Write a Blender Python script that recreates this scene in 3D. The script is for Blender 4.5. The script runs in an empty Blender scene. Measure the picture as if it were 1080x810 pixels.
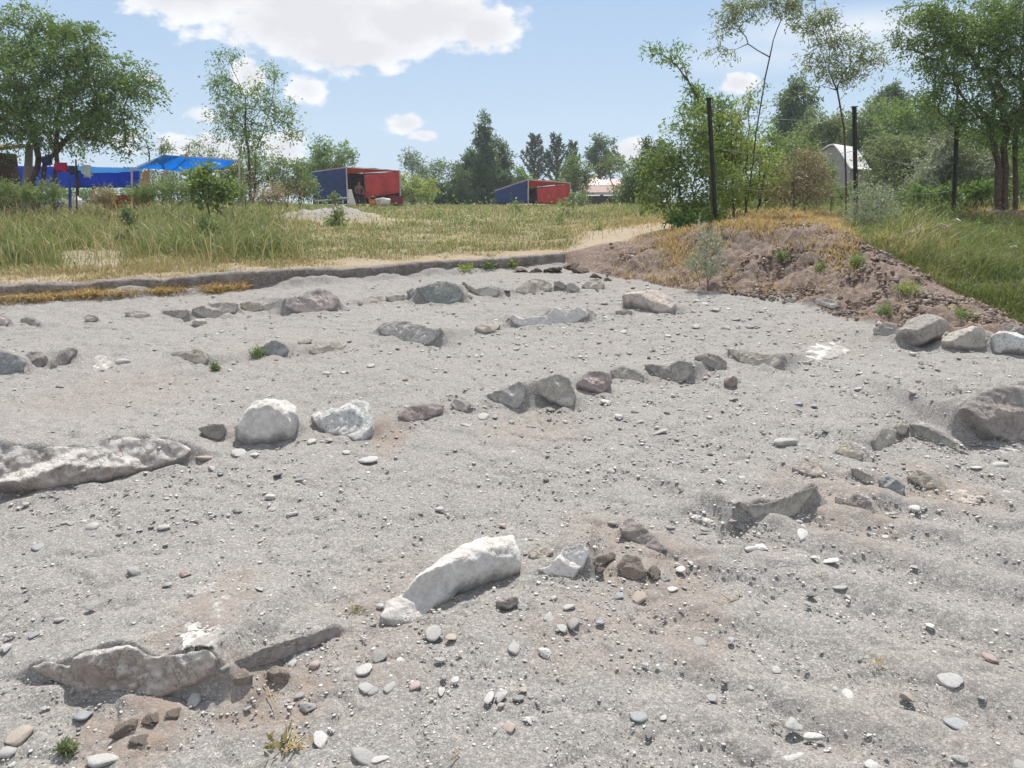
import bpy, bmesh, math, random
import numpy as np
from mathutils import Vector, Matrix, Quaternion
R = math.radians
random.seed(7)
rng = np.random.default_rng(11)
scene = bpy.context.scene
COL = scene.collection

# ------------------------------------------------------------------ camera model
F = 832.0; EYE = 1.6; PITCH = R(12.9)
CP, SP = math.cos(PITCH), math.sin(PITCH)
CAM = np.array([0.0, 0.0, EYE])
def ray(px, py):
    dx = (px - 540.0) / F; dy = (405.0 - py) / F
    return np.array([dx, CP + dy * SP, -SP + dy * CP])
def pt(px, py, Y):
    d = ray(px, py)
    return CAM + d * (Y / d[1])
def column(x, y, z):
    dep = np.maximum(y * CP - (z - EYE) * SP, 0.05)
    return 540.0 + F * x / dep
def pix(x, y, z):
    dep = np.maximum(y * CP - (z - EYE) * SP, 0.05)
    return 540.0 + F * x / dep, 405.0 - F * (y * SP + (z - EYE) * CP) / dep

# ------------------------------------------------------------------ noise
def _hash(ix, iy, iz, seed):
    h = (ix * 374761393 + iy * 668265263 + iz * 2147483647 + seed * 974711) & 0xFFFFFFFF
    h = ((h ^ (h >> 13)) * 1274126177) & 0xFFFFFFFF
    h = ((h ^ (h >> 16)) * 2246822519) & 0xFFFFFFFF
    return h ^ (h >> 15)
def noise3(x, y, z, seed=0):
    x = np.asarray(x, float); y = np.asarray(y, float); z = np.asarray(z, float)
    x, y, z = np.broadcast_arrays(x, y, z)
    ix = np.floor(x).astype(np.int64); iy = np.floor(y).astype(np.int64); iz = np.floor(z).astype(np.int64)
    fx, fy, fz = x - ix, y - iy, z - iz
    u = fx * fx * fx * (fx * (fx * 6 - 15) + 10); v = fy * fy * fy * (fy * (fy * 6 - 15) + 10); w = fz * fz * fz * (fz * (fz * 6 - 15) + 10)
    out = 0
    for dx in (0, 1):
        for dy in (0, 1):
            for dz in (0, 1):
                h = _hash(ix + dx, iy + dy, iz + dz, seed)
                gx = (h & 255) / 127.5 - 1; gy = ((h >> 8) & 255) / 127.5 - 1; gz = ((h >> 16) & 255) / 127.5 - 1
                n = gx * (fx - dx) + gy * (fy - dy) + gz * (fz - dz)
                out = out + n * (u if dx else 1 - u) * (v if dy else 1 - v) * (w if dz else 1 - w)
    return out
def noise2(x, y, seed=0):
    return noise3(x, y, np.zeros_like(np.asarray(x, float)) + .37, seed)
def fbm2(x, y, oct=4, seed=0):
    s = 0; a = 1
    for k in range(oct):
        s = s + a * noise2(x * 2 ** k, y * 2 ** k, seed + k); a *= .5
    return s
def fbm3(x, y, z, oct=4, seed=0):
    s = 0; a = 1
    for k in range(oct):
        s = s + a * noise3(x * 2 ** k, y * 2 ** k, z * 2 ** k, seed + k); a *= .5
    return s
def sstep(a, b, x):
    t = np.clip((x - a) / (b - a), 0, 1)
    return t * t * (3 - 2 * t)

# ------------------------------------------------------------------ mesh building
def mesh_np(name, verts, faces, smooth=True, attrs=None):
    """verts (n,3); faces: array (m,k) or list of such arrays; attrs {name: (n,) floats}"""
    if not isinstance(faces, (list, tuple)): faces = [faces]
    faces = [np.asarray(f, np.int32) for f in faces if len(f)]
    verts = np.asarray(verts, np.float32)
    me = bpy.data.meshes.new(name)
    me.vertices.add(len(verts)); me.vertices.foreach_set('co', verts.ravel())
    tot = np.concatenate([np.full(len(f), f.shape[1], np.int32) for f in faces])
    idx = np.concatenate([f.ravel() for f in faces])
    me.loops.add(len(idx)); me.loops.foreach_set('vertex_index', idx)
    me.polygons.add(len(tot))
    me.polygons.foreach_set('loop_start', np.concatenate([[0], np.cumsum(tot)[:-1]]).astype(np.int32))
    try: me.polygons.foreach_set('loop_total', tot)
    except Exception: pass
    me.polygons.foreach_set('use_smooth', np.full(len(tot), smooth, bool))
    for k, v in (attrs or {}).items():
        a = me.attributes.new(k, 'FLOAT', 'POINT'); a.data.foreach_set('value', np.asarray(v, np.float32))
    me.update(calc_edges=True); me.validate()
    return me
def link(name, me, mat=None, parent=None):
    o = bpy.data.objects.new(name, me); COL.objects.link(o)
    if mat is not None: me.materials.append(mat)
    if parent is not None: o.parent = parent
    return o
def tag(o, label=None, cat=None, group=None, kind=None):
    if label: o['label'] = label
    if cat: o['category'] = cat
    if group: o['group'] = group
    if kind: o['kind'] = kind
    return o
def thing(name, loc, label, cat, group=None):
    o = bpy.data.objects.new(name, None); COL.objects.link(o); o.location = loc
    o.empty_display_size = .05
    return tag(o, label, cat, group)
class MB:
    """collects world-space pieces, links them as one mesh (relative to a parent Empty)"""
    def __init__(s): s.v = []; s.f4 = []; s.f3 = []; s.n = 0
    def add(s, v, f4=None, f3=None):
        v = np.asarray(v, float).reshape(-1, 3)
        if f4 is not None and len(f4): s.f4.append(np.asarray(f4) + s.n)
        if f3 is not None and len(f3): s.f3.append(np.asarray(f3) + s.n)
        s.v.append(v); s.n += len(v); return s
    def quadbox(s, corners, thick, nrm=None):
        """a sheet through four corners with real thickness"""
        c = np.asarray(corners, float)
        n = np.cross(c[1] - c[0], c[3] - c[0]) if nrm is None else np.asarray(nrm, float)
        n = n / np.linalg.norm(n) * thick / 2
        v = np.vstack([c - n, c + n])
        return s.add(v, [[3, 2, 1, 0], [4, 5, 6, 7], [0, 1, 5, 4], [1, 2, 6, 5], [2, 3, 7, 6], [3, 0, 4, 7]])
    def box(s, c, size, rz=0):
        hx, hy, hz = np.array(size) / 2.0
        v = np.array([[-hx, -hy, -hz], [hx, -hy, -hz], [hx, hy, -hz], [-hx, hy, -hz], [-hx, -hy, hz], [hx, -hy, hz], [hx, hy, hz], [-hx, hy, hz]])
        ca, sa = math.cos(rz), math.sin(rz)
        v = v @ np.array([[ca, sa, 0], [-sa, ca, 0], [0, 0, 1]]) + np.asarray(c, float)
        return s.add(v, [[3, 2, 1, 0], [4, 5, 6, 7], [0, 1, 5, 4], [1, 2, 6, 5], [2, 3, 7, 6], [3, 0, 4, 7]])
    def tube(s, pts, rad, sides=8):
        p = np.asarray(pts, float); m = len(p)
        rad = np.full(m, rad) if np.isscalar(rad) else np.asarray(rad, float)
        d = np.gradient(p, axis=0); d /= np.maximum(np.linalg.norm(d, axis=1, keepdims=True), 1e-9)
        ref = np.where(np.abs(d[:, 2:3]) > .9, [[1., 0, 0]], [[0, 0, 1.]])
        u = np.cross(d, ref); u /= np.maximum(np.linalg.norm(u, axis=1, keepdims=True), 1e-9); w = np.cross(d, u)
        a = np.arange(sides) * 2 * math.pi / sides
        v = p[:, None] + rad[:, None, None] * (np.cos(a)[None, :, None] * u[:, None] + np.sin(a)[None, :, None] * w[:, None])
        i = np.arange(m - 1)[:, None] * sides; j = np.arange(sides)[None]; k = (j + 1) % sides
        f = np.stack([i + j, i + k, i + sides + k, i + sides + j], -1).reshape(-1, 4)
        n0 = m * sides
        v = np.vstack([v.reshape(-1, 3), p[:1], p[-1:]])
        jj = np.arange(sides); kk = (jj + 1) % sides
        f3 = np.vstack([np.stack([kk, jj, np.full(sides, n0)], 1), np.stack([(m - 1) * sides + jj, (m - 1) * sides + kk, np.full(sides, n0 + 1)], 1)])
        return s.add(v, f, f3)
    def build(s, name, mat, parent=None, smooth=False, attrs=None):
        v = np.vstack(s.v)
        if parent is not None:
            q = parent; off = np.zeros(3)
            while q is not None: off += np.array(q.location); q = q.parent
            v = v - off
        fs = []
        if s.f4: fs.append(np.vstack(s.f4))
        if s.f3: fs.append(np.vstack(s.f3))
        return link(name, mesh_np(name, v, fs, smooth, attrs), mat, parent)

# ------------------------------------------------------------------ materials
class NT:
    def __init__(s, name):
        s.m = bpy.data.materials.new(name); s.m.use_nodes = True
        s.t = s.m.node_tree; s.t.nodes.clear()
        s.out = s.n('ShaderNodeOutputMaterial')
    def n(s, typ, **kw):
        nd = s.t.nodes.new(typ)
        for k, v in kw.items(): setattr(nd, k, v)
        return nd
    def l(s, a, b): s.t.links.new(a, b)
    def val(s, sock, v):
        if isinstance(v, bpy.types.NodeSocket): s.l(v, sock)
        else: sock.default_value = v
    def math(s, op, a, b=0.0, c=None, clamp=False):
        nd = s.n('ShaderNodeMath', operation=op, use_clamp=clamp); s.val(nd.inputs[0], a); s.val(nd.inputs[1], b)
        if c is not None: s.val(nd.inputs[2], c)
        return nd.outputs[0]
    def mix(s, fac, a, b):
        nd = s.n('ShaderNodeMix', data_type='RGBA'); s.val(nd.inputs[0], fac)
        for q, v in ((6, a), (7, b)):
            if isinstance(v, bpy.types.NodeSocket): s.l(v, nd.inputs[q])
            else: nd.inputs[q].default_value = (*v[:3], 1)
        return nd.outputs[2]
    def noise(s, scale, detail=4, rough=.55, vec=None, out=0):
        nd = s.n('ShaderNodeTexNoise'); nd.inputs['Scale'].default_value = scale; nd.inputs['Detail'].default_value = detail; nd.inputs['Roughness'].default_value = rough
        if vec is not None: s.l(vec, nd.inputs['Vector'])
        return nd.outputs[out]
    def voro(s, scale, vec=None, out='Color', feature='F1'):
        nd = s.n('ShaderNodeTexVoronoi', feature=feature); nd.inputs['Scale'].default_value = scale
        if vec is not None: s.l(vec, nd.inputs['Vector'])
        return nd.outputs[out]
    def ramp(s, fac, stops, interp='LINEAR'):
        nd = s.n('ShaderNodeValToRGB'); cr = nd.color_ramp; cr.interpolation = interp
        while len(cr.elements) < len(stops): cr.elements.new(.5)
        for e, (p, c) in zip(cr.elements, stops): e.position = p; e.color = (*c, 1) if len(c) == 3 else c
        s.val(nd.inputs[0], fac); return nd.outputs[0]
    def attr(s, name, out='Fac'):
        return s.n('ShaderNodeAttribute', attribute_name=name).outputs[out]
    def maprange(s, v, a, b, c=0., d=1.):
        nd = s.n('ShaderNodeMapRange'); s.val(nd.inputs[0], v)
        for k, q in zip((1, 2, 3, 4), (a, b, c, d)): nd.inputs[k].default_value = q
        return nd.outputs[0]
    def bump(s, h, strength=.5, dist=.01, nrm=None):
        nd = s.n('ShaderNodeBump'); nd.inputs['Strength'].default_value = strength; nd.inputs['Distance'].default_value = dist
        s.l(h, nd.inputs['Height'])
        if nrm is not None: s.l(nrm, nd.inputs['Normal'])
        return nd.outputs[0]
    def bsdf(s, col, rough=.9, nrm=None, spec=.2, **kw):
        b = s.n('ShaderNodeBsdfPrincipled')
        if isinstance(col, bpy.types.NodeSocket): s.l(col, b.inputs['Base Color'])
        else: b.inputs['Base Color'].default_value = (*col, 1)
        s.val(b.inputs['Roughness'], rough); b.inputs['Specular IOR Level'].default_value = spec
        for k, v in kw.items(): s.val(b.inputs[k], v)
        if nrm is not None: s.l(nrm, b.inputs['Normal'])
        return b.outputs[0]
    def done(s, sh): s.l(sh, s.out.inputs[0]); return s.m
def g3(v, w=1.0): return (v * 1.02 * w, v, v * .955)
# ------------------------------------------------------------------ terrain
SLOPE = .066
_c = np.array([-260, -80, 0, 130, 270, 400, 500, 595, 640, 700, 745, 780, 860, 930, 1000, 1080, 1200, 1400], float)
_foot = np.array([330, 322, 317, 311, 303, 294, 286, 279, 291, 300, 306, 310, 325, 345, 356, 368, 392, 440], float)
_crest = np.array([312, 304, 300, 295, 287, 281, 274, 267, 257, 247, 239, 234, 237, 268, 308, 347, 378, 430], float)
_off = np.array([.16, .16, .16, .16, .16, .16, .16, .2, 1.25, 1.6, 1.6, 1.65, 1.9, 1.5, 1.05, .6, .5, .5])
def _yf(c, f):
    d = ray(c, f); return EYE / (SLOPE - d[2] / d[1])
YF_T = np.array([_yf(c, f) for c, f in zip(_c, _foot)])
YC_T = YF_T + _off
ZC_T = np.array([pt(c, p, Y)[2] for c, p, Y in zip(_c, _crest, YC_T)])
L_T = np.interp(_c, [-260, 300, 600, 780, 900, 1080, 1400], [13, 14, 15, 10, 8, 6, 6])
BUMPS = []
def zones(x, y):
    yy = np.maximum(y, .4)
    c = np.clip(column(x, yy, SLOPE * yy), -260, 1400)
    return c, np.interp(c, _c, YF_T), np.interp(c, _c, YC_T), np.interp(c, _c, ZC_T)
def H(x, y, bumps=True):
    x = np.asarray(x, float); y = np.asarray(y, float)
    c, yf, yc, zc = zones(x, y)
    L = np.interp(c, _c, L_T)
    zs = SLOPE * y
    w = np.clip((y - yf) / (yc - yf), 0, 1); w = w * w * (3 - 2 * w) * .6 + w * .4
    far = zc + (1.52 - zc) * (1 - np.exp(-np.maximum(y - yc, 0) / L))
    z = np.where(y < yf, zs, np.where(y < yc, SLOPE * yf + (zc - SLOPE * yf) * w, far))
    nearw = 1 - sstep(14, 40, np.abs(y) + np.abs(x) * .3)
    z = z + nearw * (.035 * fbm2(x * .7, y * .7, 3, 3))
    if bumps and BUMPS:
        up = np.zeros_like(z); dn = np.zeros_like(z)
        for (ox, oy, ux, uy, bx, by, hw, hb, Ld, us, tops, b0s, pit) in BUMPS:
            m = (np.abs(x - ox) < hw * 1.9 + Ld + .3) & (np.abs(y - oy) < hw * 1.9 + Ld + .3)
            if not m.any(): continue
            dx = x[m] - ox; dy = y[m] - oy
            s = dx * ux + dy * uy; b = dx * bx + dy * by
            prof = np.interp(s, us, tops, 0, 0); b0 = np.interp(s, us, b0s)
            wav = 1 + .22 * noise2(x[m] * 11, y[m] * 11, 71)
            k = prof * wav * sstep(.35 * b0 - .005, b0 + .012, b) * (1 - np.clip((b - b0) / Ld, 0, 1)) ** 1.5
            up[m] = np.maximum(up[m], k)
            lat = 1 - sstep(.7, 1.2, np.abs(s) / hw)
            up[m] = np.maximum(up[m], pit * lat * np.exp(-((b + .02) / (.05 + .4 * pit)) ** 2) * np.clip(.75 + 1.6 * noise2(x[m] * 9, y[m] * 9, 72), 0, 1.5))
        z = z + up - dn
    return z
_S = np.concatenate([np.linspace(1.0, 14, 1500), np.linspace(14.05, 60, 500)])
def hit(px, py):
    """where the ray through a photo pixel meets the ground"""
    d = ray(px, py); P = CAM + d[None] * (_S / d[1])[:, None]
    g = P[:, 2] - H(P[:, 0], P[:, 1])
    k = np.argmax(g <= 0)
    if g[k] > 0: k = len(_S) - 1
    if k == 0: return P[0]
    t = g[k - 1] / (g[k - 1] - g[k] + 1e-9)
    Q = P[k - 1] * (1 - t) + P[k] * t
    return Q
def gp(px, Y):
    z = 1.3
    for _ in range(4):
        dep = Y * CP - (z - EYE) * SP; x = (px - 540) / F * dep
        z = float(H(np.array([x]), np.array([float(Y)]))[0])
    return np.array([x, Y, z])
# ------------------------------------------------------------------ materials of ground and stone
def ground_material():
    t = NT('ground')
    P = t.n('ShaderNodeNewGeometry').outputs['Position']
    big = t.noise(.9, 4, .6, P); mid = t.noise(9, 5, .6, P); fine = t.noise(170, 3, .7, P)
    cell = t.voro(260, P); cell2 = t.voro(110, P)
    sp = t.n('ShaderNodeSeparateColor'); t.l(cell, sp.inputs[0])
    sp2 = t.n('ShaderNodeSeparateColor'); t.l(cell2, sp2.inputs[0])
    patch = t.maprange(t.noise(2.6, 5, .65, P), .38, .62)
    sand = t.mix(t.maprange(big, .38, .62), (.195, .187, .177), (.275, .262, .247))
    sand = t.mix(t.math('MULTIPLY', patch, .55), sand, (.285, .272, .255))
    sand = t.mix(t.maprange(mid, .35, .7), sand, (.30, .286, .268))
    grain = t.ramp(sp.outputs[0], [(0, (.06, .057, .053)), (.22, (.16, .153, .144)), (.68, (.285, .272, .256)), (.89, (.46, .443, .42)), (1, (.74, .72, .69))])
    sand = t.mix(.47, sand, grain)
    grain2 = t.ramp(sp2.outputs[0], [(0, (.10, .095, .088)), (.22, (.22, .208, .194)), (.74, (.275, .262, .247)), (.9, (.50, .48, .455)), (1, (.57, .47, .40))])
    sand = t.mix(.3, sand, grain2)
    # brown earth and pinkish stains in the sand
    br = t.math('MULTIPLY', t.attr('brown'), t.maprange(t.noise(14, 5, .65, P), .3, .6), clamp=True)
    sand = t.mix(br, sand, t.mix(mid, (.22, .165, .13), (.33, .27, .225)))
    # earth of the mound
    clod = t.noise(22, 6, .7, P)
    earth = t.mix(t.maprange(clod, .3, .68), (.105, .074, .057), (.275, .208, .166))
    earth = t.mix(t.math('MULTIPLY', t.maprange(sp2.outputs[1], .75, .95), .5), earth, g3(.38))
    # meadow soil: straw litter over pale earth
    straw = t.mix(t.maprange(t.noise(60, 4, .7, P), .3, .7), (.2, .15, .085), (.42, .34, .195))
    straw = t.mix(t.maprange(t.noise(1.3, 4, .6, P), .4, .62), straw, (.33, .27, .2))
    green = t.mix(t.noise(30, 3, .6, P), (.05, .075, .022), (.15, .16, .06))
    mead = t.mix(t.math('MULTIPLY', t.attr('green'), .75), straw, green)
    mead = t.mix(t.math('MULTIPLY', t.attr('bare'), t.maprange(mid, .3, .6)), mead, (.345, .285, .225))
    col = t.mix(t.attr('earth'), sand, earth)
    col = t.mix(t.attr('meadow'), col, mead)
    h = t.math('ADD', t.math('MULTIPLY', fine, .6), t.math('MULTIPLY', sp2.outputs[2], .5))
    b1 = t.bump(h, .55, .006)
    b2 = t.bump(t.noise(45, 6, .7, P), .5, .02, b1)
    return t.done(t.bsdf(col, .95, b2, .1))
def rock_material(name, a, b, c=None, vein=(.6, .58, .55), veinw=0., dust=.55, bscale=30, speck=0., crust=None, crack=.55, bst=.8):
    """a, b: two tones of the stone; grey sand lies on what faces up"""
    t = NT(name)
    co = t.n('ShaderNodeTexCoord').outputs['Object']
    geo = t.n('ShaderNodeNewGeometry')
    big = t.noise(7, 6, .65, co); mid = t.noise(32, 6, .7, co); fine = t.noise(140, 3, .7, co)
    col = t.mix(t.maprange(big, .33, .66), a, b)
    if c: col = t.mix(t.maprange(t.noise(4.3, 5, .7, co), .5, .66), col, c)
    col = t.mix(t.math('MULTIPLY', t.maprange(mid, .45, .75), .35), col, tuple(min(1, v * 1.5) for v in b))
    col = t.mix(t.math('MULTIPLY', t.maprange(mid, .48, .28), .4), col, tuple(v * .55 for v in a))
    if speck:
        s = t.n('ShaderNodeSeparateColor'); t.l(t.voro(90, co), s.inputs[0])
        col = t.mix(t.math('MULTIPLY', t.maprange(s.outputs[0], .7, .95), speck), col, tuple(v * .45 for v in a))
    if veinw:
        v = t.math('ABSOLUTE', t.math('SUBTRACT', t.noise(5, 7, .7, co), .5))
        col = t.mix(t.math('MULTIPLY', t.maprange(v, .035, 0.), veinw), col, vein)
    nz = t.n('ShaderNodeSeparateXYZ'); t.l(geo.outputs['Normal'], nz.inputs[0])
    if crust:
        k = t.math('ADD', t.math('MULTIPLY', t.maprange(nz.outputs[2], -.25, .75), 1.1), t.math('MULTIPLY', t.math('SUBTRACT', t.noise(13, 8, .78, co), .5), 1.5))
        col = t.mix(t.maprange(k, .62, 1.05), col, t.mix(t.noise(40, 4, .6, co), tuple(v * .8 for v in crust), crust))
    d = t.math('MULTIPLY', t.maprange(nz.outputs[2], .35, .8), t.maprange(t.noise(18, 5, .7, co), .38, .6))
    col = t.mix(t.math('MULTIPLY', d, dust * .6), col, (.285, .27, .252))
    dv = t.math('MULTIPLY', t.attr('dust'), t.maprange(t.noise(55, 5, .7, co), .25, .5), clamp=True)
    sandc = t.mix(t.maprange(t.noise(160, 2, .7, co), .35, .65), (.21, .198, .184), (.34, .322, .3))
    cr = t.math('ABSOLUTE', t.math('SUBTRACT', t.noise(9, 6, .6, co), .5))
    col = t.mix(t.math('MULTIPLY', t.maprange(cr, .018, 0.), crack), col, tuple(v * .4 for v in a))
    col = t.mix(t.math('MULTIPLY', dv, .92), col, sandc)
    h = t.math('ADD', t.noise(bscale, 8, .74, co), t.math('ADD', t.math('MULTIPLY', fine, .3), t.math('MULTIPLY', t.maprange(cr, 0., .05), .35)))
    return t.done(t.bsdf(col, .88, t.bump(h, bst, .02), .2))
M = {}
M['ground'] = ground_material()
M['white'] = rock_material('white_stone', (.53, .505, .47), (.68, .655, .62), (.46, .42, .375), crack=.2, bst=.55, dust=.2)
M['chalk'] = rock_material('chalk_stone', (0.648, 0.610, 0.567), (0.799, 0.772, 0.734), (0.562, 0.486, 0.432), crack=.2, bst=.55, dust=.2)
M['crumbly'] = rock_material('crumbly_stone', (0.538, 0.538, 0.512), (0.713, 0.702, 0.670), (0.384, 0.371, 0.346), crack=.2, bst=.55, dust=.2, bscale=55, speck=.6)
M['pale'] = rock_material('pale_stone', (0.498, 0.442, 0.371), (0.567, 0.513, 0.437), dust=.5)
M['grey'] = rock_material('grey_stone', (0.412, 0.378, 0.328), (0.594, 0.549, 0.480), dust=.6, veinw=.3)
M['dark'] = rock_material('dark_stone', (0.313, 0.288, 0.256), (0.463, 0.423, 0.377), dust=.6, veinw=.25)
M['blue'] = rock_material('blue_grey_stone', (0.273, 0.281, 0.284), (0.422, 0.425, 0.418), dust=.5, veinw=.3)
M['green'] = rock_material('green_grey_stone', (0.218, 0.242, 0.227), (0.375, 0.390, 0.359), dust=.45, veinw=.4)
M['purple'] = rock_material('purple_grey_stone', (0.473, 0.429, 0.403), (0.600, 0.600, 0.552), (0.377, 0.338, 0.321), dust=.45, veinw=.5, speck=.4)
M['pink'] = rock_material('pink_stone', (0.481, 0.393, 0.363), (0.600, 0.519, 0.487), dust=.5)
M['beige'] = rock_material('beige_stone', (0.538, 0.461, 0.403), (0.583, 0.508, 0.454), dust=.45)
M['brown'] = rock_material('brown_stone', (0.296, 0.257, 0.237), (0.428, 0.378, 0.351), dust=.5)
M['red'] = rock_material('red_stone', (0.338, 0.257, 0.237), (0.465, 0.378, 0.356), vein=(0.592, 0.555, 0.538), veinw=.5, dust=.4)
M['tan'] = rock_material('tan_stone', (0.410, 0.352, 0.288), (0.563, 0.493, 0.416), dust=.5)
M['clod'] = rock_material('earth_clod', (0.256, 0.205, 0.166), (0.397, 0.333, 0.282), dust=.5, bscale=60)
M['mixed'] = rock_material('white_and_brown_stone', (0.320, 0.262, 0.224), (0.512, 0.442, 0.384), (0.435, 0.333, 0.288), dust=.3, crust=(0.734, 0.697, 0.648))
def flat_material(name, col, col2=None, rough=.8, scale=6, spec=.3, bump=0, bs=40):
    t = NT(name); co = t.n('ShaderNodeTexCoord').outputs['Object']
    c = t.mix(t.maprange(t.noise(scale, 5, .6, co), .3, .7), col, col2 or tuple(v * .8 for v in col))
    nrm = t.bump(t.noise(bs, 5, .6, co), bump, .02) if bump else None
    return t.done(t.bsdf(c, rough, nrm, spec))
def cloth_material(name, col, trans=.35, scale=3):
    """thin woven tarpaulin: some of the light comes through"""
    t = NT(name); co = t.n('ShaderNodeTexCoord').outputs['Object']
    c = t.mix(t.maprange(t.noise(scale, 4, .6, co), .3, .7), col, tuple(v * .72 + .012 for v in col))
    c = t.mix(t.math('MULTIPLY', t.maprange(t.noise(1.1, 6, .7, co), .5, .68), .3), c, tuple(v * .6 + .14 for v in col))
    nrm = t.bump(t.noise(3.2, 4, .6, co), .6, .15)
    b = t.bsdf(c, .6, nrm, .3)
    tr = t.n('ShaderNodeBsdfTranslucent'); t.l(c, tr.inputs[0]); t.l(nrm, tr.inputs[1])
    mx = t.n('ShaderNodeMixShader'); mx.inputs[0].default_value = trans
    t.l(b, mx.inputs[1]); t.l(tr.outputs[0], mx.inputs[2])
    return t.done(mx.outputs[0])
def leaf_material(name, a, b, c=None, trans=.38, rough=.55, spec=.3):
    """per-leaf tone from the 'rnd' attribute"""
    t = NT(name)
    r = t.attr('rnd')
    stops = [(0, a), (.7, b), (1, c or tuple(min(1, v * 1.35) for v in b))]
    col = t.ramp(r, stops)
    bs = t.bsdf(col, rough, None, spec)
    tr = t.n('ShaderNodeBsdfTranslucent'); t.l(t.mix(.35, col, (.22, .30, .03)), tr.inputs[0])
    mx = t.n('ShaderNodeMixShader'); mx.inputs[0].default_value = trans
    t.l(bs, mx.inputs[1]); t.l(tr.outputs[0], mx.inputs[2])
    return t.done(mx.outputs[0])
def bark_material(name, a, b):
    t = NT(name); co = t.n('ShaderNodeTexCoord').outputs['Object']
    c = t.mix(t.maprange(t.noise(14, 6, .7, co), .35, .65), a, b)
    return t.done(t.bsdf(c, .95, t.bump(t.noise(30, 6, .7, co), .8, .03), .1))
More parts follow.
